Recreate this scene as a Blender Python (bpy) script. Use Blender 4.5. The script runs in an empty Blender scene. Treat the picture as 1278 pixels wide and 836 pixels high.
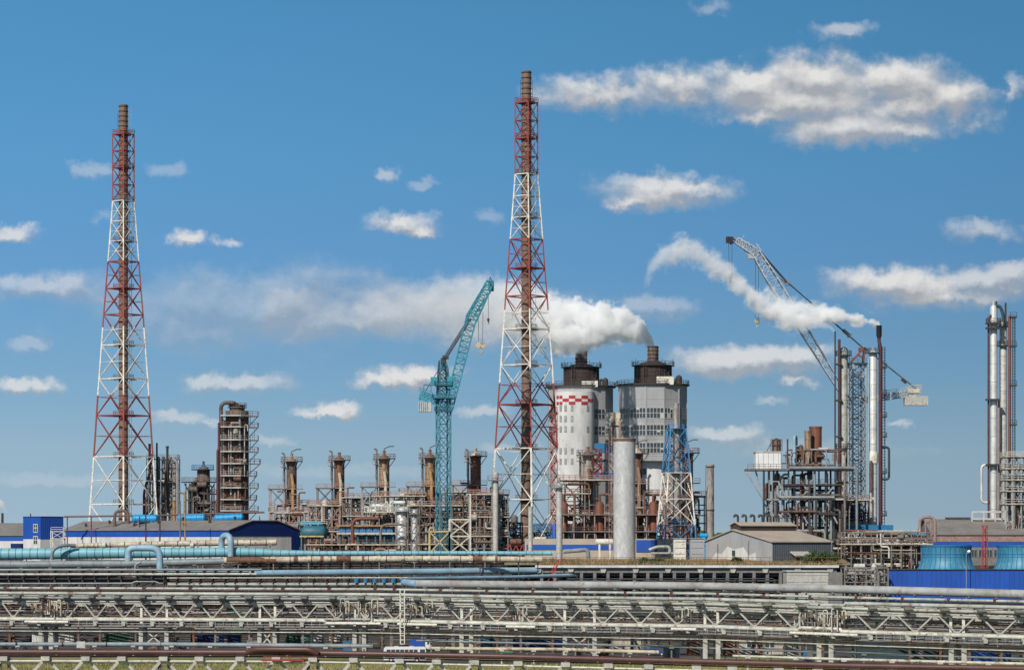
import bpy, math, random
from mathutils import Vector, Matrix, noise
R = math.radians
rnd = random.Random(11)
F = 3550.0; HOR = 672.0; H = 24.0          # focal length in photo pixels, horizon row, eye height in metres
def X(px, d): return (px - 639.0) * d / F
def Z(py, d): return H - (py - HOR) * d / F
def P(px, py, d): return Vector((X(px, d), d, Z(py, d)))
def S(n, d): return n * d / F
sc = bpy.context.scene
COL = sc.collection
def lerp(a, b, t): return a + (b - a) * t
def interp(tab, x):
    if x <= tab[0][0]: return tab[0][1]
    for (a, u), (b, v) in zip(tab, tab[1:]):
        if x <= b: return u + (v - u) * (x - a) / (b - a)
    return tab[-1][1]
GZ = [(0, 0), (655, 0), (700, 7), (742, 9), (772, 16.5), (800, 17), (900, 17.6), (2000, 18), (20000, 18)]
def gz(d): return interp(GZ, d)

# ------------------------------------------------------------------ materials
M = {}
def mat(key, rgb, rough=.65, metal=0.0, var=.3, rust=0.0, rcol=(.13, .05, .025), scale=.6, streak=1.0, bump=0.0, fine=3.0):
    m = bpy.data.materials.new(key); m.use_nodes = True; M[key] = m
    nt = m.node_tree; N = nt.nodes; L = nt.links
    b = N['Principled BSDF']
    b.inputs['Roughness'].default_value = rough; b.inputs['Metallic'].default_value = metal
    tc = N.new('ShaderNodeTexCoord'); mp = N.new('ShaderNodeMapping')
    mp.inputs['Scale'].default_value = (1, 1, streak)
    L.new(tc.outputs['Object'], mp.inputs['Vector'])
    n1 = N.new('ShaderNodeTexNoise'); n1.inputs['Scale'].default_value = scale; n1.inputs['Detail'].default_value = 7; n1.inputs['Roughness'].default_value = .65
    L.new(mp.outputs[0], n1.inputs['Vector'])
    mr = N.new('ShaderNodeMapRange'); mr.inputs['From Min'].default_value = .3; mr.inputs['From Max'].default_value = .7
    mr.inputs['To Min'].default_value = 1 - var; mr.inputs['To Max'].default_value = 1 + var * .6
    L.new(n1.outputs['Fac'], mr.inputs['Value'])
    mx = N.new('ShaderNodeMix'); mx.data_type = 'RGBA'; mx.blend_type = 'MULTIPLY'; mx.inputs['Factor'].default_value = 1
    mx.inputs['A'].default_value = (*rgb, 1); L.new(mr.outputs[0], mx.inputs['B'])
    out = mx.outputs['Result']
    if rust > 0:
        n2 = N.new('ShaderNodeTexNoise'); n2.inputs['Scale'].default_value = scale * fine; n2.inputs['Detail'].default_value = 8; n2.inputs['Roughness'].default_value = .7
        L.new(mp.outputs[0], n2.inputs['Vector'])
        m2 = N.new('ShaderNodeMapRange'); c = .5 + (.5 - rust) * .35
        m2.inputs['From Min'].default_value = c - .06; m2.inputs['From Max'].default_value = c + .09
        L.new(n2.outputs['Fac'], m2.inputs['Value'])
        m3 = N.new('ShaderNodeMix'); m3.data_type = 'RGBA'; L.new(m2.outputs[0], m3.inputs['Factor'])
        L.new(out, m3.inputs['A']); m3.inputs['B'].default_value = (*rcol, 1); out = m3.outputs['Result']
    L.new(out, b.inputs['Base Color'])
    if bump:
        bp = N.new('ShaderNodeBump'); bp.inputs['Strength'].default_value = bump; bp.inputs['Distance'].default_value = .15
        L.new(n1.outputs['Fac'], bp.inputs['Height']); L.new(bp.outputs[0], b.inputs['Normal'])
    return m
def ribbed(key, rgb, pitch=1.0, axis=0, depth=.35, **k):
    """cladding sheet with ribs across one axis"""
    m = mat(key, rgb, **k); nt = m.node_tree; N = nt.nodes; L = nt.links; b = N['Principled BSDF']
    tc = N.new('ShaderNodeTexCoord'); w = N.new('ShaderNodeTexWave'); w.wave_type = 'BANDS'; w.bands_direction = 'XYZ'[axis]
    w.inputs['Scale'].default_value = .314 / pitch; L.new(tc.outputs['Object'], w.inputs['Vector'])
    bp = N.new('ShaderNodeBump'); bp.inputs['Strength'].default_value = depth; bp.inputs['Distance'].default_value = .1
    L.new(w.outputs['Fac'], bp.inputs['Height']); L.new(bp.outputs[0], b.inputs['Normal'])
    return m
mat('white', (.7, .67, .58), .55, rust=.22, var=.2)
mat('white_clean', (.72, .72, .7), .5, var=.12)
mat('white_tower', (.78, .74, .66), .6, rust=.25, rcol=(.22, .1, .06), scale=.5)
mat('red_tower', (.3, .045, .035), .6, rust=.3, rcol=(.16, .05, .035), scale=.5)
mat('red', (.42, .03, .03), .5, var=.2)
mat('grey', (.3, .31, .31), .55, rust=.2, var=.3)
mat('grey_light', (.52, .5, .45), .55, rust=.15, var=.25)
mat('pipe_pale', (.4, .41, .36), .5, rust=.24, var=.4, scale=.25)
mat('pipe_pale2', (.55, .53, .44), .5, rust=.26, var=.4, scale=.3)
mat('pipe_grey', (.22, .255, .27), .5, rust=.2, var=.35, scale=.3)
mat('pipe_blue', (.27, .42, .52), .5, rust=.2, rcol=(.3, .2, .18), var=.3, scale=.22)
mat('pipe_cyan', (.19, .43, .5), .45, rust=.1, rcol=(.3, .4, .42), var=.25, scale=.2)
mat('pipe_concrete', (.34, .35, .34), .8, rust=.28, rcol=(.25, .17, .14), var=.35, scale=.2)
mat('pipe_cream', (.55, .48, .36), .6, rust=.3, rcol=(.16, .09, .06), var=.35, scale=.3)
mat('pipe_brown', (.095, .038, .033), .45, rust=.25, rcol=(.08, .035, .03), var=.3, scale=.3)
mat('pipe_rust', (.2, .09, .05), .75, rust=.4, rcol=(.07, .035, .03), var=.4, scale=.4)
mat('pipe_orange', (.46, .25, .09), .55, rust=.25, var=.3)
mat('maroon', (.1, .03, .032), .5, var=.25)
mat('silver', (.62, .61, .58), .45, .15, var=.28, rust=.12, rcol=(.3, .26, .22), scale=.35)
mat('silver_rough', (.52, .5, .46), .5, .12, var=.3, rust=.25, rcol=(.24, .2, .17), scale=.8)
mat('dark', (.045, .04, .038), .7, rust=.3, rcol=(.1, .05, .035), var=.4)
mat('dark_blue_steel', (.03, .06, .075), .6, rust=.2, var=.3)
mat('steel_brown', (.15, .11, .085), .7, rust=.35, rcol=(.2, .1, .06), var=.4)
mat('steel_mix', (.2, .19, .18), .65, rust=.35, rcol=(.16, .08, .05), var=.45)
mat('steel_pink', (.33, .2, .165), .65, rust=.3, rcol=(.36, .3, .26), var=.4)
mat('shell_rust', (.2, .085, .045), .7, rust=.45, rcol=(.09, .05, .04), var=.5, scale=.5, streak=.15)
mat('shell_red', (.22, .07, .04), .7, rust=.35, rcol=(.1, .05, .04), var=.45, scale=.5, streak=.15)
mat('shell_tan', (.33, .22, .13), .7, rust=.42, rcol=(.14, .07, .05), var=.45, scale=.5, streak=.15)
mat('shell_grey', (.36, .33, .3), .65, rust=.4, rcol=(.14, .08, .06), var=.4, scale=.5, streak=.2)
mat('shell_dark', (.09, .065, .06), .65, rust=.4, rcol=(.2, .13, .1), var=.5, scale=.5, streak=.2)
mat('shell_brown', (.1, .075, .063), .7, rust=.4, rcol=(.2, .1, .06), var=.5, scale=.5, streak=.2)
mat('stack_silver', (.56, .56, .55), .5, .15, var=.3, rust=.36, rcol=(.42, .41, .4), scale=.7, streak=.35)
mat('crane_grey', (.4, .43, .46), .5, rust=.25, rcol=(.22, .15, .12), var=.25)
mat('truss_grey', (.42, .41, .36), .6, rust=.25, rcol=(.25, .18, .13), var=.35)
mat('black', (.012, .012, .012), .7, var=.2)
mat('soot', (.035, .02, .02), .8, rust=.3, rcol=(.075, .03, .025), var=.5, scale=.4)
mat('chimney', (.19, .12, .085), .8, rust=.3, rcol=(.12, .07, .055), var=.35, scale=.5)
mat('chimney_band', (.09, .06, .05), .8)
mat('concrete', (.47, .45, .4), .85, rust=.25, rcol=(.24, .22, .2), var=.25, bump=.2)
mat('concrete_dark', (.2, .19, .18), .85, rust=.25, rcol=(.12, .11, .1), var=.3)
mat('plaster', (.62, .61, .59), .8, rust=.26, rcol=(.44, .42, .4), var=.22, scale=.25, streak=.25)
mat('clad_grey', (.36, .36, .36), .6, var=.22, rust=.15, rcol=(.24, .24, .24), scale=.2, streak=.3)
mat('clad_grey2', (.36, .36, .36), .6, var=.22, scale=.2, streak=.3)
mat('glass', (.05, .065, .08), .18, var=.3, scale=1.5)
mat('turq', (.035, .27, .35), .5, rust=.15, rcol=(.03, .12, .15), var=.35)
mat('turq_mid', (.03, .2, .26), .5, var=.35)
mat('turq_dark', (.03, .13, .18), .55, var=.35)
ribbed('royal', (.01, .075, .38), .5, 0, .35, rough=.55, var=.18, scale=.25, rust=.15, rcol=(.02, .07, .28), streak=.3)
mat('royal_plain', (.01, .08, .4), .55, var=.2, rust=.22, rcol=(.025, .075, .28), scale=.3, streak=.25)
mat('navy', (.006, .024, .13), .45, var=.15)  # base deepened to carry the shade on the long hall's end gable
mat('tank_blue', (.01, .3, .62), .4, var=.15, rust=.06, rcol=(.05, .22, .35))
mat('lattice_blue', (.04, .2, .42), .5, var=.2)
mat('panel_blue', (.02, .17, .36), .5, var=.2)
mat('fan_blue', (.05, .23, .34), .5, var=.25, rust=.2, rcol=(.2, .4, .48), scale=.5, streak=.2)
mat('roof', (.21, .195, .18), .85, rust=.2, rcol=(.15, .14, .13), var=.25, scale=.25)
mat('roof_tan', (.44, .37, .3), .85, rust=.2, rcol=(.34, .28, .23), var=.18, scale=.2)
ribbed('clad_shaded', (.1, .115, .13), .6, 0, .5, rough=.6, var=.15)  # shade of the shed's long side put into the base colour
mat('yellow', (.55, .44, .2), .6, rust=.25, var=.25)
mat('cream', (.6, .57, .48), .6, rust=.2, var=.2)
mat('green', (.03, .2, .08), .55, var=.2)
mat('green_dark', (.02, .09, .06), .55, var=.2)
mat('brick', (.3, .12, .07), .85, var=.3, scale=1.5)
mat('tyre', (.02, .02, .02), .8, var=.2)
mat('leaf', (.05, .1, .02), .7, var=.4, scale=2)
mat('grass_blade', (.24, .26, .06), .8, var=.4, scale=1)
mat('dry_leaf', (.34, .24, .12), .85, var=.4, scale=1.2)
mat('bark', (.1, .07, .05), .9, var=.3)
mat('rope', (.06, .06, .065), .6, var=.1)

# ------------------------------------------------------------------ mesh builder
OFF = {}
class MB:
    def __init__(s): s.v = []; s.f = []
    def ring(s, c, u, w, r, n, ph=0):
        i = len(s.v)
        for k in range(n):
            a = ph + 2 * math.pi * k / n
            s.v.append(c + u * (r * math.cos(a)) + w * (r * math.sin(a)))
        return list(range(i, i + n))
    def bridge(s, a, b):
        n = len(a)
        for k in range(n): s.f.append((a[k], a[(k + 1) % n], b[(k + 1) % n], b[k]))
    def box(s, c, size, rz=0):
        c = Vector(c); x, y, z = [q / 2 for q in size]; i = len(s.v); co, si = math.cos(rz), math.sin(rz)
        for dz in (-z, z):
            for dx, dy in ((-x, -y), (x, -y), (x, y), (-x, y)):
                s.v.append(c + Vector((dx * co - dy * si, dx * si + dy * co, dz)))
        s.f += [(i+3, i+2, i+1, i), (i+4, i+5, i+6, i+7), (i, i+1, i+5, i+4), (i+1, i+2, i+6, i+5), (i+2, i+3, i+7, i+6), (i+3, i, i+4, i+7)]
        return s
    def frame_of(s, t):
        t = t.normalized(); up = Vector((0, 0, 1)) if abs(t.z) < .95 else Vector((0, 1, 0))
        u = t.cross(up).normalized(); w = t.cross(u).normalized(); return u, w
    def bar(s, a, b, w):
        return s.tube(a, b, w * .7071, 4, ph=math.pi / 4)
    def tube(s, a, b, r, n=8, r2=None, ph=0, caps=True):
        a = Vector(a); b = Vector(b); t = b - a
        if t.length < 1e-6: return s
        u, w = s.frame_of(t)
        p = s.ring(a, u, w, r, n, ph); q = s.ring(b, u, w, r if r2 is None else r2, n, ph)
        s.bridge(p, q)
        if caps: s.f.append(tuple(reversed(p))); s.f.append(tuple(q))
        return s
    def path(s, pts, r, n=8, bend=0):
        pts = [Vector(p) for p in pts]
        if bend: pts = round_path(pts, bend)
        prev = None; u = w = None
        for i, p in enumerate(pts):
            t = (pts[min(i + 1, len(pts) - 1)] - pts[i]).normalized() + (pts[i] - pts[max(i - 1, 0)]).normalized()
            if t.length < 1e-6: continue
            t.normalize()
            if u is None: u, w = s.frame_of(t)
            else:
                u = (u - t * u.dot(t)).normalized(); w = t.cross(u).normalized()
            rr = r[i] if isinstance(r, (list, tuple)) else r
            q = s.ring(p, u, w, rr, n)
            if prev: s.bridge(prev, q)
            else: s.f.append(tuple(reversed(q)))
            prev = q
        s.f.append(tuple(prev)); return s
    def lathe(s, c, prof, n=16, ph=0, cap0=True, cap1=True):
        c = Vector(c); u = Vector((1, 0, 0)); w = Vector((0, 1, 0)); prev = None
        for k, (r, z) in enumerate(prof):
            q = s.ring(c + Vector((0, 0, z)), u, w, max(r, .01), n, ph)
            if prev: s.bridge(prev, q)
            elif cap0: s.f.append(tuple(reversed(q)))
            prev = q
        if cap1: s.f.append(tuple(prev))
        return s
    def hcyl(s, a, b, r, n=14, dome=.35):
        a = Vector(a); b = Vector(b); t = (b - a).normalized()
        prev = None; u, w = s.frame_of(t); L = (b - a).length
        for k, (x, q) in enumerate([(0, .35), (dome * r * .4, .75), (dome * r, 1), (L - dome * r, 1), (L - dome * r * .4, .75), (L, .35)]):
            g = s.ring(a + t * x, u, w, r * q, n)
            if prev: s.bridge(prev, g)
            else: s.f.append(tuple(reversed(g)))
            prev = g
        s.f.append(tuple(prev)); return s
    def quad(s, *p):
        i = len(s.v); s.v += [Vector(q) for q in p]; s.f.append(tuple(range(i, i + len(p)))); return s
    def prism(s, poly, z0, z1):
        i = len(s.v); n = len(poly)
        for z in (z0, z1):
            for p in poly: s.v.append(Vector((p[0], p[1], z)))
        s.bridge(list(range(i, i + n)), list(range(i + n, i + 2 * n)))
        s.f.append(tuple(reversed(range(i, i + n)))); s.f.append(tuple(range(i + n, i + 2 * n))); return s
    def extrude(s, poly, vec):
        """closed 3-D polygon pushed along vec"""
        i = len(s.v); n = len(poly); vec = Vector(vec)
        s.v += [Vector(p) for p in poly] + [Vector(p) + vec for p in poly]
        s.bridge(list(range(i, i + n)), list(range(i + n, i + 2 * n)))
        s.f.append(tuple(reversed(range(i, i + n)))); s.f.append(tuple(range(i + n, i + 2 * n))); return s
    def rail(s, pts, h=1.1, r=.045, closed=False, step=2.0):
        pts = [Vector(p) for p in pts]
        if closed: pts = pts + [pts[0]]
        up = Vector((0, 0, 1))
        for a, b in zip(pts, pts[1:]):
            L = (b - a).length
            for q in (h, h * .5): s.bar(a + up * q, b + up * q, r * 2)
            n = max(1, int(L / step))
            for k in range(n): 
                p = a.lerp(b, k / n); s.bar(p, p + up * h, r * 2)
        e = pts[-1]; s.bar(e, e + up * h, r * 2); return s
    def ladder(s, a, b, side=(1, 0, 0), w=.6, r=.05, cage=0, out=(0, -1, 0)):
        a = Vector(a); b = Vector(b); sd = Vector(side).normalized() * w / 2; o = Vector(out).normalized()
        for k in (-1, 1): s.bar(a + sd * k, b + sd * k, r * 2)
        n = int((b - a).length / .8)
        for k in range(n + 1):
            p = a.lerp(b, k / max(n, 1)); s.bar(p - sd, p + sd, r * 1.6)
            if cage and k % 2 == 0 and k > 2:
                c = [p - sd * 1.2, p - sd * 1.2 + o * cage, p + sd * 1.2 + o * cage, p + sd * 1.2]
                for x, y in zip(c, c[1:]): s.bar(x, y, r * 1.4)
        if cage:
            for q in (-1.2, 1.2): s.bar(a + sd * q + o * cage + Vector((0, 0, 2.5)), b + sd * q + o * cage, r * 1.4)
        return s
    def lattice(s, a, b, w0, w1, n, leg, br, yaw=0, style='x', ring=True):
        a = Vector(a); b = Vector(b); t = (b - a).normalized()
        if abs(t.z) > .9: u = Vector((math.cos(yaw), math.sin(yaw), 0)); w = t.cross(u).normalized(); u = w.cross(t).normalized()
        else: u, w = s.frame_of(t)
        def crn(k):
            f = k / n; c = a.lerp(b, f); h = lerp(w0, w1, f) / 2
            return [c + u * h * i + w * h * j for i, j in ((-1, -1), (1, -1), (1, 1), (-1, 1))]
        A, B = crn(0), crn(n)
        for p, q in zip(A, B): s.bar(p, q, leg)
        for k in range(n):
            C, D = crn(k), crn(k + 1)
            for i in range(4):
                j = (i + 1) % 4
                if ring: s.bar(D[i], D[j], br)
                if style == 'x': s.bar(C[i], D[j], br); s.bar(C[j], D[i], br)
                elif (k + i) % 2: s.bar(C[i], D[j], br)
                else: s.bar(C[j], D[i], br)
        return s
    def build(s, name, m, parent=None, origin=None, smooth=True):
        if parent is not None: o0 = OFF[parent.name]
        else: o0 = Vector(origin) if origin is not None else Vector((0, 0, 0))
        me = bpy.data.meshes.new(name); me.from_pydata([p - o0 for p in s.v], [], s.f)
        if isinstance(m, (list, tuple)):
            for q in m: me.materials.append(M[q])
        else: me.materials.append(M[m])
        if smooth:
            me.shade_smooth(); me.set_sharp_from_angle(angle=R(38))
        o = bpy.data.objects.new(name, me); COL.objects.link(o)
        if parent is not None: o.parent = parent
        else: o.location = o0
        OFF[o.name] = o0
        return o
def round_path(pts, rad, n=5):
    out = [pts[0]]
    for a, b, c in zip(pts, pts[1:], pts[2:]):
        u = a - b; v = c - b; q = min(rad, u.length * .48, v.length * .48)
        if u.normalized().dot(v.normalized()) < -.995: out.append(b); continue
        p0 = b + u.normalized() * q; p2 = b + v.normalized() * q
        for k in range(n + 1):
            t = k / n; out.append(p0 * (1 - t) ** 2 + b * (2 * t * (1 - t)) + p2 * t * t)
    out.append(pts[-1]); return out
def tag(o, label, cat, group=None, kind=None):
    o['label'] = label; o['category'] = cat
    if group: o['group'] = group
    if kind: o['kind'] = kind
    return o
def thing(name, label, cat, loc, group=None):
    o = bpy.data.objects.new(name, None); COL.objects.link(o); o.location = loc; o.empty_display_size = .5
    OFF[o.name] = Vector(loc); return tag(o, label, cat, group)
def single(mb, name, m, label, cat, origin, group=None, smooth=True):
    return tag(mb.build(name, m, None, origin, smooth), label, cat, group)
def struct(mb, name, m, smooth=False):
    o = mb.build(name, m, smooth=smooth); o['kind'] = 'structure'; return o
def dup(root, delta, label, rot=0):
    delta = Vector(delta)
    def cp(o, par):
        c = o.copy(); COL.objects.link(c)
        if par: c.parent = par
        for ch in list(o.children): cp(ch, c)
        return c
    r = cp(root, None); r.location = root.location + delta; r['label'] = label; OFF[r.name] = OFF[root.name] + delta
    if rot: r.rotation_euler[2] += rot
    return r
def repaint(root, part, m):
    for ch in root.children:
        if ch.name.split('.')[0] == part:
            ch.material_slots[0].link = 'OBJECT'; ch.material_slots[0].material = M[m]
def circ(c, r, n=12, a0=0, a1=2 * math.pi):
    full = abs(a1 - a0) > 6.28; k = n if full else n + 1
    return [Vector((c[0] + r * math.cos(a0 + (a1 - a0) * i / n), c[1] + r * math.sin(a0 + (a1 - a0) * i / n), c[2])) for i in range(k)]
def ringdeck(mb, c, r0, r1, th=.18, n=14):
    c = Vector(c); q = []
    for r, z in ((r0, 0), (r1, 0), (r1, th), (r0, th)):
        i = len(mb.v); mb.v += circ(c + Vector((0, 0, z)), r, n); q.append(list(range(i, i + n)))
    for a, b in ((1, 0), (2, 1), (3, 2), (0, 3)): mb.bridge(q[a], q[b])
    return mb
def pxl(pts, d):
    return [P(x, y, d(x) if callable(d) else d) for x, y in pts]
# ------------------------------------------------------------------ ground
def ground_mat():
    m = bpy.data.materials.new('ground_soil'); m.use_nodes = True; M['ground'] = m
    N = m.node_tree.nodes; L = m.node_tree.links; b = N['Principled BSDF']; b.inputs['Roughness'].default_value = .95
    tc = N.new('ShaderNodeTexCoord')
    a = N.new('ShaderNodeTexNoise'); a.inputs['Scale'].default_value = .05; a.inputs['Detail'].default_value = 8
    c = N.new('ShaderNodeTexNoise'); c.inputs['Scale'].default_value = .6; c.inputs['Detail'].default_value = 6
    for n in (a, c): L.new(tc.outputs['Object'], n.inputs['Vector'])
    r1 = N.new('ShaderNodeValToRGB'); e = r1.color_ramp.elements
    e[0].position = .38; e[0].color = (.13, .16, .035, 1); e[1].position = .62; e[1].color = (.3, .25, .11, 1)
    q = e.new(.5); q.color = (.2, .21, .055, 1)
    L.new(a.outputs['Fac'], r1.inputs[0])
    mr = N.new('ShaderNodeMapRange'); mr.inputs['From Min'].default_value = .3; mr.inputs['From Max'].default_value = .7; mr.inputs['To Min'].default_value = .6; mr.inputs['To Max'].default_value = 1.25
    L.new(c.outputs['Fac'], mr.inputs[0])
    mx = N.new('ShaderNodeMix'); mx.data_type = 'RGBA'; mx.blend_type = 'MULTIPLY'; mx.inputs['Factor'].default_value = 1
    L.new(r1.outputs[0], mx.inputs['A']); L.new(mr.outputs[0], mx.inputs['B']); L.new(mx.outputs['Result'], b.inputs['Base Color'])
ground_mat()
g = MB(); ds = [-200, 100, 300, 400, 450, 480, 500, 520, 540, 560, 600, 655, 665, 680, 700, 725, 742, 755, 772, 790, 850, 900, 1200, 2000, 5000, 16000]
xs = [-6000, -1500, -500, -250, -120, -60, 0, 60, 120, 250, 500, 1500, 6000]
for d in ds:
    for x in xs: g.v.append(Vector((x, d, gz(d) if d > 0 else 0)))
W = len(xs)
for j in range(len(ds) - 1):
    for i in range(W - 1): g.f.append((j*W+i, j*W+i+1, (j+1)*W+i+1, (j+1)*W+i))
struct(g, 'ground', 'ground')
mat('asphalt', (.06, .06, .06), .9, var=.2); mat('yard', (.065, .06, .055), .9, var=.35, rust=.3, rcol=(.14, .13, .12), scale=.15)
g = MB(); g.quad((-400, 546, .006), (400, 546, .006), (400, 562, .006), (-400, 562, .006)); struct(g, 'road', 'asphalt')
g = MB(); g.quad((-400, 546.6, .011), (400, 546.6, .011), (400, 546.8, .011), (-400, 546.8, .011)); struct(g, 'road_marking', 'white_clean')
g = MB(); g.quad((-400, 575, .006), (400, 575, .006), (400, 650, .006), (-400, 650, .006)); struct(g, 'yard_pavement', 'yard')
g = MB(); dd_ = [782, 790, 850, 900, 1000]
mat('plant_soil', (.12, .1, .085), .95, var=.4, rust=.3, rcol=(.07, .06, .05), scale=.15)
for a, b in zip(dd_, dd_[1:]): g.quad((-260, a, gz(a) + .03), (260, a, gz(a) + .03), (260, b, gz(b) + .03), (-260, b, gz(b) + .03))
struct(g, 'plant_yard', 'plant_soil')
# far wood on the horizon: one mass nobody could count
t = MB(); r2 = random.Random(5)
for i in range(2600):
    x = r2.uniform(-1100, 1100); d = r2.uniform(3300, 3600); s = r2.uniform(3, 8); h = 18 + r2.random() * (5 + 4 * noise.noise(Vector((x * .01, 0, 0))))
    a = r2.uniform(0, 3.14); u = Vector((math.cos(a), math.sin(a), 0)) * s; z = r2.uniform(18, h + 4)
    t.quad(Vector((x, d, z)) - u, Vector((x, d, z)) + u, Vector((x, d, z + s * 1.1)) + u * .6, Vector((x, d, z + s * 1.1)) - u * .7)
o = t.build('treeline', 'leaf', smooth=False); o['kind'] = 'stuff'; o['label'] = 'far off dark green wood along the flat horizon'
# ------------------------------------------------------------------ two tall guyed-look lattice stacks
LV = [(129, 14.3), (151, 14.3), (173.6, 14.3), (196, 14.3), (218, 14.3), (245, 16.3), (272, 18.4), (299, 20.6), (335, 23.2), (370, 26.2), (411, 29.0), (456, 32.4), (505, 35.6), (560, 39.2), (623.5, 43.6), (690, 48.5)]
RED = lambda y: y < 218 or 297 < y < 386 or 478 < y < 559
def lattice_stack(px, d, label, zbase):
    s0 = 855 / F
    ztop = lambda y: zbase + (690 - y) * s0
    c = Vector((X(px, d), d, zbase)); t = thing('lattice_stack', label, 'chimney', c, 'tall red and white lattice chimneys')
    hwt = [(y, h) for y, h in LV]
    def crn(y):
        h = interp(hwt, y) * s0; return [Vector((c.x + h * math.cos(R(8) + k * math.pi / 2), c.y + h * math.sin(R(8) + k * math.pi / 2), ztop(y))) for k in range(4)]
    segs = []
    ys = [y for y, _ in LV]; allb = sorted(set(ys + [387, 478]))
    secs = [(129, 218), (218, 299), (299, 387), (387, 478), (478, 560), (560, 690)]
    for i, (y0, y1) in enumerate(secs):
        mb = MB(); red = i % 2 == 0
        lw = .34 + .08 * (i > 1) + .08 * (i > 3); bw = .17 + .04 * (i > 1) + .05 * (i > 3)
        A, B = crn(y0), crn(y1)
        cut = sorted([y0, y1] + [y for y in ys if y0 < y < y1])
        for a, b in zip(cut, cut[1:]):
            for p, q in zip(crn(a), crn(b)): mb.bar(p, q, lw)
        for a, b in zip(ys, ys[1:]):
            lo, hi = max(a, y0), min(b, y1)
            if hi - lo < 1: continue
            C, D = crn(a), crn(b); n = 4
            def cl(p, q):   # part of brace p->q (from level a to b) inside lo..hi
                f0 = (lo - a) / (b - a); f1 = (hi - a) / (b - a); return p.lerp(q, f0), p.lerp(q, f1)
            for k in range(4):
                j = (k + 1) % 4
                for p, q in ((C[k], D[j]), (C[j], D[k])):
                    u, v = cl(p, q); mb.bar(u, v, bw)
                ym = (a + b) / 2
                if y0 <= ym < y1 and b - a > 25: E_ = crn(ym); mb.bar(E_[k], E_[j], bw * .6)
                if y0 <= a < y1: mb.bar(C[k], C[j], bw * 1.35)
            if y0 <= a < y1 and a > 100:
                mb.bar(C[0], C[2], bw * .8); mb.bar(C[1], C[3], bw * .8)
        if i == 5:
            D = crn(690)
            for k in range(4):
                mb.box(D[k] + Vector((0, 0, .3)), (1.6, 1.6, .8))
        mb.build('lattice_section', 'red_tower' if red else 'white_tower', t, smooth=False)
    ch = MB(); r = 6.1 * s0
    ch.lathe(c, [(r * 1.06, 0), (r * 1.06, ztop(560) - zbase), (r, ztop(559) - zbase), (r, ztop(128) - zbase), (r * .95, ztop(127) - zbase), (r * .95, ztop(89) - zbase)], 20)
    sh = ch.build('chimney_flue', 'chimney', t)
    bd = MB(); y = 91
    while y < 686:
        bd.lathe(c + Vector((0, 0, ztop(y) - zbase - .12)), [(r * 1.09, 0), (r * 1.09, .24)], 20); y += 6.6 if y < 300 else 11
    b = bd.build('stiffening_ring', 'chimney_band', sh); b['kind'] = 'stuff'
    ld = MB(); ld.ladder(c + Vector((r + .5, -1.0, 3)), c + Vector((r + .5, -1.0, ztop(96) - zbase)), (0, 1, 0), .7, .05, .8, (1, 0, 0)); ld.build('ladder', 'grey', t)
    for y in (129, 173.6, 218, 272, 335, 411, 456, 505, 560, 623.5):
        big = y <= 218
        h = interp(hwt, y) * s0
        pm = MB(); z = ztop(y) + .05
        rr = h * .98 if big else r + 1.9
        if big:
            pts = [Vector((p.x, p.y, z)) for p in crn(y)]
            pts = [c + (p - c) * 1.04 + Vector((0, 0, 0)) for p in pts]; pts = [Vector((p.x, p.y, z)) for p in pts]
            pm.prism([(p.x, p.y) for p in pts], z, z + .3)
            pm.rail([p + Vector((0, 0, .3)) for p in pts], 1.2, .06, True, 1.6)
        else:
            ringdeck(pm, (c.x, c.y, z), r, rr, .2, 14); pm.rail(circ((c.x, c.y, z + .2), rr - .1, 12), 1.2, .05, True, 2)
        pm.build('platform', 'red_tower' if RED(y) else 'steel_mix', t, smooth=False)
    for q in (-1, 1):
        mb = MB(); mb.bar(c + Vector((q * (r + .3), 0, ztop(127) - zbase)), c + Vector((q * (r + .3), 0, ztop(100) - zbase)), .14); mb.build('lightning_rod', 'dark', t)
    return t
lattice_stack(657, 855, 'tall red and white lattice chimney beside the turquoise crane, nearest the two grey silo towers', Z(690, 855))
lattice_stack(154, 918, 'tall red and white lattice chimney behind the blue block building at far left', Z(691, 918))

# ------------------------------------------------------------------ small blue and white lattice stack
d = 790; c = Vector((X(844, d), d, gz(d))); t = thing('lattice_chimney', 'slim grey flue inside a short blue and white lattice frame right of the silver stack', 'chimney', c)
def zz(y): return Z(y, d)
W0 = [(505, 9), (535, 12.5), (590, 18), (655, 23.5), (694, 26.5), (720, 29)]
for y0, y1, m in ((535, 590, 'lattice_blue'), (590, 655, 'white_tower'), (655, 718, 'lattice_blue')):
    mb = MB(); n = 2 if y1 - y0 > 55 else 2
    mb.lattice((c.x, c.y, zz(y1)), (c.x, c.y, zz(y0)), S(interp(W0, y1) * 1.6, d), S(interp(W0, y0) * 1.6, d), n, .36, .2, R(12))
    mb.build('lattice_section', m, t, smooth=False)
fl = MB(); fl.lathe(c, [(.95, 0), (.95, zz(535) - c.z), (.72, zz(532) - c.z), (.72, zz(505) - c.z), (.8, zz(505) - c.z + .05), (.8, zz(503) - c.z)], 16); fl.build('flue', 'shell_grey', t)
for y in (535, 590, 652):
    pm = MB(); ringdeck(pm, (c.x, c.y, zz(y)), 1, 2.6, .15); pm.rail(circ((c.x, c.y, zz(y) + .15), 2.5, 10), 1.1, .05, True); pm.build('platform', 'lattice_blue', t)

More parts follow.
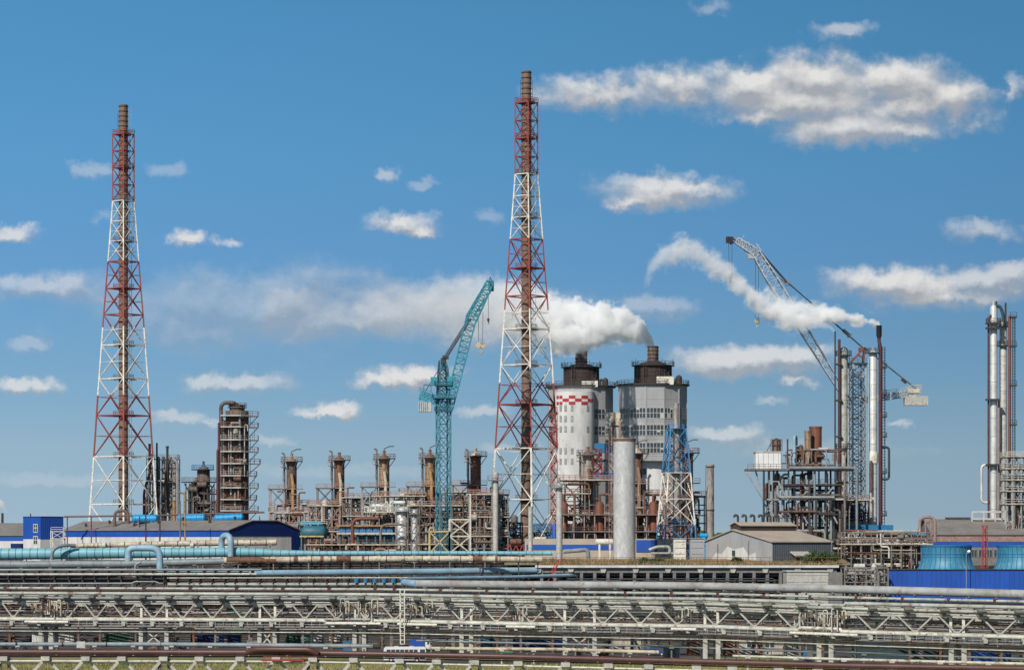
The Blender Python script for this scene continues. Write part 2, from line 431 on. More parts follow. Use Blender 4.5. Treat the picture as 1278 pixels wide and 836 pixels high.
# ------------------------------------------------------------------ polygonal silo towers with sooty caps
def octo(c, r, n=8, ph=R(22.5)): return [(c[0] + r * math.cos(ph + k * 2 * math.pi / n), c[1] + r * math.sin(ph + k * 2 * math.pi / n)) for k in range(n)]
def cap(t, px, d, yroof, ydrum, ych0, ych, rd, rc, rr):
    c = Vector((X(px, d), d, Z(yroof, d)))
    mb = MB(); h = Z(ydrum, d) - c.z
    mb.lathe(c, [(rd, .2), (rd, h), (rd * .98, h + .1), (rc * 1.25, Z(ych0, d) - c.z)], 24); o = mb.build('drum', 'soot', t)
    hp = MB()
    for k in range(5):
        z = h * (k + .6) / 5; hp.lathe(c + Vector((0, 0, z)), [(rd * 1.015, 0), (rd * 1.015, .25)], 24)
    for k in range(20):
        a = k * 2 * math.pi / 20; q = Vector((math.cos(a) * rd * 1.01, math.sin(a) * rd * 1.01, 0)); hp.bar(c + q + Vector((0, 0, .2)), c + q + Vector((0, 0, h)), .16)
    hp.build('hoop', 'dark', o)
    mb = MB(); z0 = Z(ych0, d); mb.lathe((c.x, c.y, z0 - .5), [(rc, 0), (rc, Z(ych, d) - z0 + .5), (rc * .93, Z(ych, d) - z0 + .5), (rc * .93, Z(ych, d) - z0)], 18, cap1=True); o = mb.build('stack', 'shell_dark', t)
    hp = MB()
    for k in range(4): hp.lathe((c.x, c.y, lerp(z0, Z(ych, d), (k + .8) / 4) - .15), [(rc * 1.06, 0), (rc * 1.06, .25)], 18)
    hp.build('hoop', 'soot', o)
    mb = MB(); ringdeck(mb, (c.x, c.y, c.z + h), rd, rd + 1.0, .15, 20); mb.rail(circ((c.x, c.y, c.z + h + .15), rd + .9, 18), 1.2, .06, True)
    for k in range(9):
        a = k * .7 + .2; q = Vector((c.x + (rd + .9) * math.cos(a), c.y + (rd + .9) * math.sin(a), c.z + h)); mb.bar(q, q + Vector((0, 0, 2.2)), .12)
    mb.build('gallery', 'dark', t)
    mb = MB(); mb.ladder(c + Vector((-rd * .5, -rd * .9 - .3, .2)), c + Vector((-rd * .5, -rd * .9 - .3, h)), (1, 0, 0), .8, .06, .8); mb.build('ladder', 'dark', t)
    mb = MB()
    for q in range(6):
        a = c + Vector((lerp(rd * .2, rd * .85, q / 6), -rd - .4, lerp(.2, h * .5, q / 6))); b = c + Vector((lerp(rd * .2, rd * .85, (q + 1) / 6), -rd - .4, lerp(.2, h * .5, (q + 1) / 6)))
        mb.bar(a, b, .2); mb.bar(a + Vector((0, 0, 1)), b + Vector((0, 0, 1)), .1); mb.bar(a, a + Vector((0, 0, 1)), .08)
    mb.build('stair', 'dark', t)
def window_grid(mbf, mbg, c, r, k, n, ph, z0, z1, cols, rows=2, skip=None, seed=0):
    """window band on face k of a regular polygon, panes set back, frame proud"""
    a0 = ph + k * 2 * math.pi / n; a1 = ph + (k + 1) * 2 * math.pi / n
    p = Vector((c[0] + r * math.cos(a0), c[1] + r * math.sin(a0), 0)); q = Vector((c[0] + r * math.cos(a1), c[1] + r * math.sin(a1), 0))
    mid = (a0 + a1) / 2; nn = Vector((math.cos(mid), math.sin(mid), 0)); rs = random.Random(seed + k)
    u = (q - p); L = u.length; u.normalize(); p = p + u * .15; L -= .3
    for i in range(cols):
        for j in range(rows):
            w = L / cols; h = (z1 - z0) / rows
            o = p + u * (w * (i + .5)) + nn * .04 + Vector((0, 0, z0 + h * (j + .5)))
            if rs.random() < .03: mbf.box(o + nn * .03, (w, .1, h), math.atan2(u.y, u.x))
            else:
                mbg.box(o, (w * .98, .08, h * .98), math.atan2(u.y, u.x))
                if rs.random() < .12: mbf.box(o + nn * .08 + Vector((0, 0, h * .3)), (w * .9, .06, h * .3), math.atan2(u.y, u.x))
    for i in range(cols + 1):
        o = p + u * (L * i / cols) + nn * .06; mbf.bar(o + Vector((0, 0, z0)), o + Vector((0, 0, z1)), .15)
    for j in range(rows + 1):
        o = p + nn * .065 + Vector((0, 0, lerp(z0, z1, j / rows))); mbf.bar(o, o + u * L, .17)
D2 = 925
c2 = Vector((X(814.5, D2), D2, gz(D2)))
t = thing('silo_tower', 'grey many sided tower with bands of grid windows and a rusty steaming drum on top', 'tower', c2)
r8 = S(43, D2); ph = R(16.4); NS = 12
zr, zb = Z(482, D2), Z(576, D2)
mb = MB(); mb.prism(octo(c2, r8, NS, ph), zb, zr); mb.build('wall', 'clad_grey', t, smooth=False)
for wi, (y0, y1) in enumerate(((523.5, 510.5), (545, 531.5), (566.5, 553.5))):
    for k in range(6, 11):
        f_, g_ = MB(), MB(); window_grid(f_, g_, c2, r8, k, NS, ph, Z(y0, D2), Z(y1, D2), 5, 2, seed=wi * 31)
        w_ = f_.build('window', 'grey_light', t, smooth=False); g_.build('pane', 'glass', w_, smooth=False)
mb = MB()
for k in range(NS):
    a = ph + k * 2 * math.pi / NS; mb.bar((c2.x + r8 * math.cos(a), c2.y + r8 * math.sin(a), zb), (c2.x + r8 * math.cos(a), c2.y + r8 * math.sin(a), zr), .28)
for y in (500, 527, 549, 570): mb.prism(octo(c2, r8 + .06, NS, ph), Z(y, D2), Z(y, D2) + .22)
mb.build('trim', 'clad_grey2', t, smooth=False)
mb = MB(); rs_ = S(31, D2); mb.lathe(c2, [(rs_, 0), (rs_, zb - c2.z - .02)], 32); mb.build('shaft', 'plaster', t)
for px_, y in ((803, 589), (826, 589), (803, 608), (830, 620)):
    mb = MB(); x = X(px_, D2) - c2.x; yy = -math.sqrt(max(rs_**2 - x*x, .1)); mb.box((c2.x + x, c2.y + yy - .02, Z(y, D2)), (1.1, .3, 1.9), math.atan2(-x, -yy) * -1); mb.build('window', 'glass', t, smooth=False)
mb = MB(); mb.extrude([(c2.x - rs_ * .55, c2.y - rs_ - 8, c2.z), (c2.x + rs_ * 1.02, c2.y - rs_ - 8, c2.z)] + [(c2.x - rs_ * .55 + rs_ * 1.57 * (1 - math.sin(a * math.pi / 14)), c2.y - rs_ - 8, c2.z + (Z(610, D2) - c2.z) * (1 - math.cos(a * math.pi / 14))) for a in range(0, 8)][::1], (0, 5, 0)); mb.build('curved_duct', 'plaster', t)
mb = MB(); mb.prism(octo(c2, r8 + 1.0, NS, ph), zr + .01, zr + .5); mb.rail([Vector((*p, zr + .5)) for p in octo(c2, r8 + .8, NS, ph)], 1.2, .06, True, 1.6)
mb.build('roof', 'dark', t, smooth=False)
cap(t, 815, D2, 480.5, 457, 451, 432, S(23, D2), S(6.8, D2), r8)
mb = MB(); mb.box((X(828, D2), D2 - 9.5, Z(477, D2)), (5.4, 2.6, 2.6)); mb.build('roof_cabin', 'white', t)
mb = MB(); mb.path([(X(842, D2), D2 - 6, Z(480, D2)), (X(842, D2), D2 - 6, Z(474, D2)), (X(847, D2), D2 - 6, Z(474, D2)), (X(847, D2), D2 - 6, Z(480, D2))], .5, 8, .8); mb.lathe((X(846, D2), D2 - 6, Z(480, D2)), [(1, 0), (1, 2.2), (.3, 2.8)], 10); mb.build('vent', 'dark', t)
D1 = 940
c1 = Vector((X(724.5, D1), D1, gz(D1)))
t = thing('silo_tower', 'white and grey tower with red chequered band and a black sooty drum on top', 'tower', c1)
r1 = S(41.5, D1); zr = Z(484, D1)
mb = MB(); mb.prism(octo(c1, r1, NS, ph), c1.z, zr); mb.build('wall', 'clad_grey', t, smooth=False)
for wi, (y0, y1) in enumerate(((524, 512), (544, 533))):
    for k in (5, 6, 9, 10):
        f_, g_ = MB(), MB(); window_grid(f_, g_, c1, r1, k, NS, ph, Z(y0, D1), Z(y1, D1), 4, 2, seed=99 + wi * 7)
        w_ = f_.build('window', 'clad_grey2', t, smooth=False); g_.build('pane', 'glass', w_, smooth=False)
mb = MB(); mb.prism(octo(c1, r1 + 1.0, NS, ph), zr + .01, zr + .5); mb.rail([Vector((*p, zr + .5)) for p in octo(c1, r1 + .8, NS, ph)], 1.2, .06, True, 1.6); mb.build('roof', 'dark', t, smooth=False)
cap(t, 725.5, D1, 482.5, 459, 455, 438.5, S(21.8, D1), S(7.4, D1), r1)
mb = MB(); mb.box((X(735, D1), D1 - 9.5, Z(481, D1)), (5.2, 2.4, 2.0)); mb.build('roof_cabin', 'white', t)
mb = MB()
for q in (741, 748): mb.path([(X(q, D1), D1 - 5, Z(483, D1)), (X(q, D1), D1 - 5, Z(475, D1)), (X(q + 4, D1), D1 - 5, Z(475, D1)), (X(q + 4, D1), D1 - 5, Z(483, D1))], .4, 8, .7)
mb.lathe((X(755, D1), D1 - 5, Z(483, D1)), [(.9, 0), (.9, 2.2), (.3, 2.8)], 10)
mb.build('vent', 'dark', t)
# white stair tower against it
DS = 929; cs = Vector((X(717, DS), DS, gz(DS))); rs1 = S(24.5, DS)
mb = MB(); prof = [(cs.x + rs1 * math.cos(a), cs.y + rs1 * .75 * math.sin(a)) for a in [math.pi + k * math.pi / 10 for k in range(11)]]; prof = prof + [(cs.x + rs1, cs.y + 12), (cs.x - rs1, cs.y + 12)]
mb.prism(prof, cs.z, Z(489, DS)); st = mb.build('stair_shaft', 'plaster', t)
for px_ in (699.5, 705.5, 713.5, 733):
    for y in (510, 523, 536, 563, 576):
        if px_ == 733 and y in (523, 563): continue
        x = X(px_, DS) - cs.x; q = math.sqrt(max(1 - (x / rs1) ** 2, .05)); a = math.atan2(-x * .75 / rs1, q)
        wv = MB(); wv.box((cs.x + x, cs.y - rs1 * .75 * q - .02, Z(y, DS)), (S(3.2, DS) if px_ < 720 else .8, .16, S(7.5, DS)), -a if False else math.atan2(x * .75 / rs1 / max(q, .3), 1)); w_ = wv.build('window', 'grey', st, smooth=False)
# chequered red band: raised plates
mb = MB()
for i in range(12):
    for j in range(3):
        if (i // 2 + j) % 2: continue
        px_ = 694.0 + i * 3.9; x = X(px_ + 1.95, DS) - cs.x
        q = math.sqrt(max(1 - (x / rs1) ** 2, .04)); mb.box((cs.x + x, cs.y - rs1 * .75 * q - .02, Z(496 + j * 3.8, DS)), (S(4.1, DS), .2, S(3.6, DS)), math.atan2(x * .75 / rs1 / max(q, .3), 1))
mb.build('red_chequer', 'red', st, smooth=False)
# connecting gallery between the towers
t = thing('bridge_gallery', 'grey connecting bridge with two dark blue bands between the two silo towers', 'bridge', (X(754.5, 915), 915, Z(599, 915)))
cx = X(754.5, 915); w = S(24, 915)
for y0, y1, m in ((565, 553, 'panel_blue'), (589.5, 565.2, 'clad_grey'), (599, 589.7, 'panel_blue')):
    mb = MB(); mb.box((cx, 918, (Z(y0, 915) + Z(y1, 915)) / 2), (w, 6 if m == 'clad_grey' else 6.1, Z(y1, 915) - Z(y0, 915))); mb.build('band' if m == 'panel_blue' else 'wall', m, t, smooth=False)
mb = MB(); mb.box((cx - 1, 914.9, Z(574.5, 915)), (w * .7, .2, S(3, 915))); mb.build('window', 'glass', t, smooth=False)
mb = MB()
for q in (-2.5, 2.5): mb.bar((cx + q, 918, gz(918)), (cx + q, 918, Z(599.2, 915)), .5)
mb.build('support_post', 'dark', t)
# cyclone filter house
t = thing('dust_filter', 'rust streaked white ducts and cyclones high beside the grey many sided tower', 'filter', (X(764, 900), 900, Z(556, 900)))
for px_, y0, y1, w_, m_s in ((759, 535, 523, 7, 'silver_rough'), (768, 531, 521, 10, 'pipe_cream'), (758, 549, 537, 5, 'pipe_cream'), (769, 551, 533, 6, 'silver_rough')):
    mb = MB(); mb.box((X(px_, 900), 900, (Z(y0, 900) + Z(y1, 900)) / 2), (S(w_, 900), 2.6, Z(y1, 900) - Z(y0, 900))); mb.build('filter_box', m_s, t, smooth=False)
for px_ in (763.5, 774):
    mb = MB(); mb.path([P(px_, 556, 898), P(px_, 527, 898), P(px_ + 3, 524, 898)], .35, 8, .6); mb.build('duct', 'steel_pink', t)
mb = MB(); mb.box((X(764.5, 900), 900.5, Z(519, 900)), (4.9, 2.6, 2.2)); mb.box((X(768, 900), 901.5, Z(537, 900)), (3, 1.6, 5)) ; mb.build('header_duct', 'pipe_cream', t)
mb = MB(); mb.lattice((X(766, 900), 901, gz(900)), (X(766, 900), 901, Z(553, 900)), 4.6, 4.6, 6, .3, .18); mb.build('support_frame', 'steel_pink', t)

# big plain silver stack
d = 765; c = Vector((X(779.3, d), d, gz(d))); t = thing('silver_stack', 'plain fat silver cylindrical stack in front of the silo towers', 'chimney', c)
r = S(13.8, d); hh = Z(547, d) - c.z
mb = MB(); mb.lathe(c, [(r, 0), (r, hh), (r * .93, hh), (r * .93, hh - 2)], 40); o = mb.build('shell', 'stack_silver', t)
mb = MB()
for k in range(1, 12): mb.lathe(c + Vector((0, 0, hh * k / 12)), [(r * 1.004, -.03), (r * 1.004, .03)], 40)
mb.build('weld_seam', 'silver_rough', o)
mb = MB(); mb.lathe(c + Vector((0, 0, hh - .8)), [(r * 1.03, 0), (r * 1.03, .7)], 40); mb.build('rim', 'pipe_rust', t)
mb = MB(); mb.ladder(c + Vector((-r - .4, -.3, 0)), c + Vector((-r - .4, -.3, hh)), (0, 1, 0), .7, .06, .8, (-1, 0, 0)); mb.build('ladder', 'steel_pink', t)
# grey slim chimney and two thin poles with platforms
d = 788; c = Vector((X(886.5, d), d, gz(d)))
t = thing('slim_chimney', 'slim plain grey chimney standing alone between the blue lattice and the grey shed', 'chimney', c)
mb = MB(); mb.lathe(c, [(1.1, 0), (.98, Z(582, d) - c.z), (1.12, Z(582, d) - c.z), (1.12, Z(579.5, d) - c.z)], 18); mb.build('shell', 'shell_grey', t)
mb = MB()
for y in (583, 637): mb.lathe((c.x, c.y, Z(y, d)), [(1.18, 0), (1.18, .3)], 18)
mb.build('hoop', 'dark', t)
mb = MB(); mb.ladder(c + Vector((-1.3, -.2, 1)), c + Vector((-1.3, -.2, Z(581, d) - c.z)), (0, 1, 0), .5, .04); mb.build('ladder', 'dark', t)
for px_, y, dd, lab in ((662, 632, 770, 'thin pale grey vent stack right at the foot of the nearest lattice chimney'), (698, 603, 750, 'grey vent stack with small round platform on top, at the end of the concrete deck')):
    c = Vector((X(px_, dd), dd, gz(dd))); t = thing('vent_stack', lab, 'chimney', c, 'grey vent stacks'); r = S(4 if px_ > 680 else 2.8, dd); h = Z(y, dd) - c.z
    mb = MB(); mb.lathe(c, [(r, 0), (r, h), (r * .7, h), (r * .7, h - 1)], 18); mb.build('shell', 'silver_rough', t)
    if px_ > 680:
        mb = MB(); ringdeck(mb, c + Vector((0, 0, h - 1.2)), r, r + 1.2); mb.rail(circ(c + Vector((0, 0, h - 1)), r + 1.1, 10), 1, .05, True); mb.tube(c + Vector((0, 0, h - .5)), c + Vector((0, 0, h + 1.5)), .3, 8); mb.build('platform', 'grey', t)
# red zigzag stair tower beside white silo
d = 880; c = Vector((X(691.5, d), d, gz(d))); t = thing('stair_tower', 'narrow bright red zigzag stair tower in front of the white silo tower', 'stair', c)
mb = MB(); mb.lattice(c, (c.x, c.y, Z(508, d)), 2.0, 2.0, 22, .14, .09, 0, 'z'); mb.build('frame', 'red', t, smooth=False)
mb = MB(); z = c.z + 2; k = 0
while z < Z(515, d):
    s_ = 1 if k % 2 else -1; mb.bar((c.x - s_ * .9, c.y - .5, z), (c.x + s_ * .9, c.y - .5, z + 2.4), .4); mb.box((c.x + s_ * .9, c.y, z + 2.4), (1.2, 2.0, .12)); mb.bar((c.x - s_ * .9, c.y - .9, z + 1), (c.x + s_ * .9, c.y - .9, z + 3.4), .12); z += 2.4; k += 1
mb.build('flight', 'red', t, smooth=False)
d = 890; c = Vector((X(746, d), d, Z(598, d))); mb = MB(); t = thing('stair_tower', 'short red stair frame hung between the white silo tower and the bridge', 'stair', c)
mb.lattice(c, (c.x, c.y, Z(560, d)), 2.6, 2.6, 6, .22, .16); mb.build('frame', 'red', t, smooth=False)
mb = MB()
for k in range(5):
    s_ = 1 if k % 2 else -1; z = c.z + k * 1.9; mb.bar((c.x - s_ * 1.1, c.y - .5, z), (c.x + s_ * 1.1, c.y - .5, z + 1.9), .5)
mb.build('flight', 'red', t, smooth=False)
# ------------------------------------------------------------------ helpers for plant
def hall(name, label, cat, A, B, dep, z0, ze, zr, mw, mr, flat=.3, band=None, low=None, eave=.5, mend=None):
    """gabled hall: A,B front corners (x,y); dep metres back; gables at A and B ends; ridge parallel to A-B"""
    A = Vector((*A, 0)); B = Vector((*B, 0)); u = (B - A).normalized(); n = Vector((-u.y, u.x, 0)); L = (B - A).length
    t = thing(name, label, cat, Vector((A.x, A.y, z0)))
    def pt(a, b, z): return A + u * a + n * b + Vector((0, 0, z))
    f0, f1 = dep * (.5 - flat / 2), dep * (.5 + flat / 2)
    mb = MB(); mb.prism([pt(0, 0, 0)[:2], pt(L, 0, 0)[:2], pt(L, dep, 0)[:2], pt(0, dep, 0)[:2]], z0, ze); mb.build('wall', mw, t, smooth=False)
    for a, q in ((-.02, .25), (L - .23, .25)):
        mb = MB(); mb.extrude([pt(a, 0, ze), pt(a, dep, ze), pt(a, f1, zr), pt(a, f0, zr)], u * q); mb.build('gable', mend or mw, t, smooth=False)
    mb = MB(); e = eave
    for (b0, za, b1, zb) in ((-e, ze - e * (zr - ze) / f0, f0, zr), (f0, zr, f1, zr), (f1, zr, dep + e, ze - e * (zr - ze) / f0)):
        if abs(b1 - b0) < .05: continue
        mb.extrude([pt(-e, b0, za + .05), pt(-e, b1, zb + .05), pt(-e, b1, zb + .3), pt(-e, b0, za + .3)], u * (L + 2 * e))
    mb.build('roof', mr, t, smooth=False)
    if band:
        for m, a, b in band:
            mb = MB(); p = pt(L / 2, -.06, (a + b) / 2); mb.box(p, (L + .1, .1, b - a), math.atan2(u.y, u.x)); mb.build('wall_band', m, t, smooth=False)
    return t, pt, L
def railed_deck(t, x0, x1, y0, y1, z, m='steel_mix', mrl='steel_mix', rail=True, th=.3):
    mb = MB(); mb.box(((x0 + x1) / 2, (y0 + y1) / 2, z - th / 2), (abs(x1 - x0), abs(y1 - y0), th)); o = mb.build('deck', m, t, smooth=False)
    if rail:
        mb = MB(); mb.rail([(x0, y0, z), (x1, y0, z), (x1, y1, z), (x0, y1, z)], 1.2, .055, True, 1.7); mb.build('railing', mrl, o, smooth=False)
    return o
def rack_frame(t, xs, ys, z0, levels, m, w=.35, brace=True, seed=0):
    """open steel frame, each column its own mesh, beams per level"""
    r_ = random.Random(seed)
    for x in xs:
        for y in ys:
            mb = MB(); mb.bar((x, y, z0), (x, y, levels[-1]), w); mb.build('column', m, t, smooth=False)
    for z in levels:
        mb = MB()
        for y in ys: mb.bar((xs[0], y, z), (xs[-1], y, z), w * .8)
        for x in xs: mb.bar((x, ys[0], z), (x, ys[-1], z), w * .8)
        mb.build('floor_beams', m, t, smooth=False)
    if brace:
        lv = [z0] + list(levels)
        for a, b in zip(xs, xs[1:]):
            mb = MB(); k = 0
            for z, q in zip(lv, lv[1:]):
                if r_.random() < .75:
                    mb.bar((a, ys[0], z), (b, ys[0], q), w * .5)
                    if r_.random() < .7: mb.bar((b, ys[0], z), (a, ys[0], q), w * .5)
                    k = 1
            if k: mb.build('brace', m, t, smooth=False)
def clutter(t, x0, x1, y0, y1, z0, z1, n, mats, seed=0, rmax=.35, vert=.4, drums=0, dm='steel_mix'):
    """pipe runs with elbows, each a mesh, plus small horizontal drums"""
    r_ = random.Random(seed)
    for i in range(n):
        m = r_.choice(mats); r = r_.uniform(.1, rmax); y = r_.uniform(y0, y1); mb = MB()
        if r_.random() < vert:
            x = r_.uniform(x0, x1); a = r_.uniform(z0, lerp(z0, z1, .4)); b = r_.uniform(lerp(z0, z1, .5), z1); p = [(x, y, a), (x, y, b)]
            if r_.random() < .6:
                q = x + r_.choice((-1, 1)) * r_.uniform(1, 4); q = min(max(q, x0), x1); p.append((q, y, b))
                if r_.random() < .6: p.append((q, y, max(a, b - r_.uniform(1, 6))))
        else:
            z = r_.uniform(z0, z1); a = r_.uniform(x0, lerp(x0, x1, .5)); b = r_.uniform(lerp(x0, x1, .4), x1); p = [(a, y, z), (b, y, z)]
            if r_.random() < .5: p.append((b, y, max(z0, z - r_.uniform(1, 5))))
            if r_.random() < .4: p.insert(0, (a, y, min(z1, z + r_.uniform(1, 4))))
        mb.path(p, r, 7, r * 3); mb.build('pipe', m, t)
    for i in range(drums):
        x = r_.uniform(x0 + 1, x1 - 1); y = r_.uniform(y0, y1); z = r_.uniform(z0, z1); mb = MB(); r = r_.uniform(.5, 1.1); l = r_.uniform(1.5, 4)
        if r_.random() < .6: mb.hcyl((x - l / 2, y, z), (x + l / 2, y, z), r)
        else: mb.lathe((x, y, z - l / 2), [(r * .3, -.3), (r, .2), (r, l), (r * .5, l + .5), (.15, l + .6)], 12)
        mb.build('drum', r_.choice(dm) if isinstance(dm, list) else dm, t)

# ------------------------------------------------------------------ far left buildings
d = 900
t, pt, L = hall('hall', 'low grey roofed hall with blue and white wall running off the left edge', 'building', (X(-60, d), d), (X(30, d - 10), d - 10), 26, gz(d), Z(668, d), Z(653.5, d), 'plaster', 'roof', .1, [('royal_plain', Z(674.5, d), Z(667.5, d))])
d = 860
A = Vector((X(26, d), d + 4, 0)); Bx = Vector((X(53, d), d - 3.5, 0)); u = (Bx - A).normalized(); n_ = Vector((-u.y, u.x, 0)); Lb = (Bx - A).length; W = 10
t = thing('block_building', 'bright blue box building with white framed windows beside the long grey roofed hall', 'building', (A.x, A.y, gz(d)))
W = S(25, d) / n_.x if n_.x > .2 else 12
q = [A, Bx, Bx + n_ * W, A + n_ * W]
mb = MB(); mb.prism([p[:2] for p in q], Z(672.5, d), Z(645, d)); mb.build('upper_wall', 'royal', t, smooth=False)
mb = MB(); q2 = [A - u * -.1, Bx - u * .1, Bx + n_ * W, A + n_ * W]; mb.prism([p[:2] for p in q2], gz(d), Z(672.5, d) - .01); mb.build('lower_wall', 'plaster', t, smooth=False)
mb = MB(); mb.prism([(p + (p - (A + Bx + n_ * W) / 2).normalized() * .15)[:2] for p in q], Z(645, d) + .01, Z(644.2, d)); mb.build('roof', 'navy', t, smooth=False)
for f, y in ((.72, 659), (.72, 674)):
    p = A + u * Lb * f + Vector((0, 0, Z(y, d))) - n_ * .03; ag = math.atan2(u.y, u.x)
    mb = MB(); hw, hh = 1.15, 1.2
    for sx in (-1, 0, 1): mb.box(p + u * sx * hw, (.16, .14, hh * 2 + .15), ag)
    for sz in (-1, 0.1, 1): mb.box(p + Vector((0, 0, sz * hh)), (hw * 2, .13, .16), ag)
    w_ = mb.build('window', 'white_clean', t, smooth=False); mb = MB(); mb.box(p, (hw * 2, .06, hh * 2), ag); mb.build('pane', 'glass', w_, smooth=False)
mb = MB(); mb.box(A + u * (-2.2) + Vector((0, 0, Z(681, d))), (3.4, 4, S(6, d)), math.atan2(u.y, u.x)); mb.build('porch', 'navy', t, smooth=False)
mb = MB(); mb.bar((X(36, d), d + 3, Z(645, d)), (X(36, d), d + 3, Z(640.5, d)), .3); mb.build('vent', 'dark', t)
# long hall with grey roof and blue gable end, its shade put into the navy
A = (X(78, 905), 905); B = (X(286, 845), 845)
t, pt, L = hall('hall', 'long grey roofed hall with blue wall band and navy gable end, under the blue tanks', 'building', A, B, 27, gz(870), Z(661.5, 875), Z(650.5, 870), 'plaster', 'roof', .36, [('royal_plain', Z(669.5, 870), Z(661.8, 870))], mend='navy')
mb = MB(); ze = Z(661.5, 875)
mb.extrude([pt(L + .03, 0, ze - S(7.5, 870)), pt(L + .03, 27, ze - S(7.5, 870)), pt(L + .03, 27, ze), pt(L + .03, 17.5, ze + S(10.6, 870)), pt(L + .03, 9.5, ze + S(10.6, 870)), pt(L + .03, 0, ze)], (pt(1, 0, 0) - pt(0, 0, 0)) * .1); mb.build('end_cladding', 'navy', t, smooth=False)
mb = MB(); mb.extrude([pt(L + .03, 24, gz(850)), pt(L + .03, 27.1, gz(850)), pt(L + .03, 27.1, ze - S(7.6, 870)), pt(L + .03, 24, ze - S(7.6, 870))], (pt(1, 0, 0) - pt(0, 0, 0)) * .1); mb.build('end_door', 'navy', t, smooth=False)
for k in range(9):
    p = pt(L * (.1 + k * .1), 3 + (k % 3) * 3, 0); zz0 = ze + (3 + (k % 3) * 3) / (27 * .32) * (Z(650.5, 870) - ze)
    mb = MB(); mb.tube((p.x, p.y, zz0), (p.x, p.y, zz0 + 1.0), .35, 8); mb.lathe((p.x, p.y, zz0 + 1), [(.6, 0), (.2, .4)], 8); mb.build('roof_vent', 'dark', t)
# blue horizontal tanks on frames behind it
t0 = None
for i, (a, b, lab) in enumerate(((165, 197.5, 'bright blue tank on stand, leftmost of three along the long grey roof'), (221, 257, 'bright blue tank on stand, middle one of three along the long grey roof'), (267, 304.5, 'bright blue tank on stand, nearest the navy gable end'))):
    d = 884 - i * 3; r = S(5.2, d); A = P(a, 647, d); B = P(b, 647 - i * .8, d)
    t = thing('storage_tank', lab, 'tank', (A.x, d, gz(d)), 'bright blue horizontal tanks'); mb = MB(); mb.hcyl(A, B, r, 18, .5); o = mb.build('shell', 'tank_blue', t)
    mb = MB()
    for f in (.15, .32, .5, .68, .85): p = A.lerp(B, f); mb.tube(p - Vector((.06, 0, 0)), p + Vector((.06, 0, 0)), r * 1.02, 18)
    mb.build('seam', 'panel_blue', o)
    for f in (.25, .75):
        p = A.lerp(B, f); mb = MB(); mb.box((p.x, d, (gz(d) + p.z - r * .7) / 2), (.5, 2 * r * .8, p.z - r * .7 - gz(d))); mb.build('support', 'concrete_dark', t, smooth=False)
# white stair frame left of the hall
d = 822; c = Vector((X(71, d), d, gz(d))); t = thing('stair_tower', 'small white steel stair frame in front of the blue block building', 'stair', c)
rack_frame(t, [X(64.5, d), X(80, d)], [d - 1.5, d + 1.5], c.z, [Z(672, d), Z(663, d)], 'white', .24, True, 3)
mb = MB(); mb.rail([(X(64.5, d), d - 1.5, Z(663, d)), (X(80, d), d - 1.5, Z(663, d)), (X(80, d), d + 1.5, Z(663, d))], 1.2, .06); mb.build('railing', 'white', t); railed_deck(t, X(65, d), X(79.5, d), d - 1.4, d + 1.4, Z(672.3, d), 'white', rail=False)
# ------------------------------------------------------------------ dark reactor block
d = 930; c = Vector((X(203, d), d, gz(d))); t = thing('reactor_block', 'dark sooty reactor frame with tall vent pipes behind the long grey roof', 'plant unit', c)
for px_ in (189.5, 197, 204.5, 212, 218.5):
    mb = MB(); r = S(2.5, d); x = X(px_, d); y = d + (1.5 if px_ in (197, 212) else -1); h = Z(573, d) - c.z; mb.lathe((x, y, c.z), [(r, 0), (r, h), (r * .6, h + .8), (.2, h + 1)], 14); o = mb.build('vessel', 'shell_grey', t)
    hp = MB()
    for k in range(6): hp.lathe((x, y, lerp(c.z, Z(575, d), (k + .5) / 6)), [(r * 1.08, 0), (r * 1.08, .35)], 14)
    hp.build('flange', 'dark', o)
rack_frame(t, [X(184.5, d), X(197, d), X(209, d), X(222.5, d)], [d - 3, d + 4], c.z, [Z(628, d), Z(614, d), Z(599, d), Z(586, d), Z(573, d)], 'steel_mix', .3, False, 5)
mb = MB(); mb.rail([(X(184.5, d), d - 3, Z(573, d)), (X(222.5, d), d - 3, Z(573, d)), (X(222.5, d), d + 4, Z(573, d))], 1.4, .06); mb.build('railing', 'pipe_rust', t)
for pts, r, m in (([(181.5, 660), (181.5, 615), (184, 605), (188.5, 592), (188.5, 554)], 1.6, 'maroon'), ([(197.5, 640), (197.5, 553)], 1.1, 'black'), ([(210.5, 640), (210.5, 557)], 1.5, 'dark'), ([(223, 650), (223, 577), (217, 573)], 1.7, 'grey'), ([(218.5, 655), (218.5, 625)], 1.7, 'pipe_orange'), ([(191, 650), (191, 600), (207, 600)], .9, 'grey_light'), ([(224, 615), (232, 615), (232, 650)], 1.2, 'steel_mix')):
    mb = MB(); mb.path([p + Vector((0, -3.6, 0)) for p in pxl(pts, d)], S(r, d), 8, 1.2); mb.build('pipe', m, t)
mb = MB(); mb.tube(P(210.5, 563, d) + Vector((0, -3.6, 0)), P(210.5, 557, d) + Vector((0, -3.6, 0)), S(1.2, d), 8, S(2.2, d)); mb.build('vent_cowl', 'dark', t)
clutter(t, X(185, d), X(222, d), d - 4, d - 3, c.z, Z(580, d), 12, ['dark', 'steel_mix', 'grey', 'steel_brown'], 8, .25, .6)
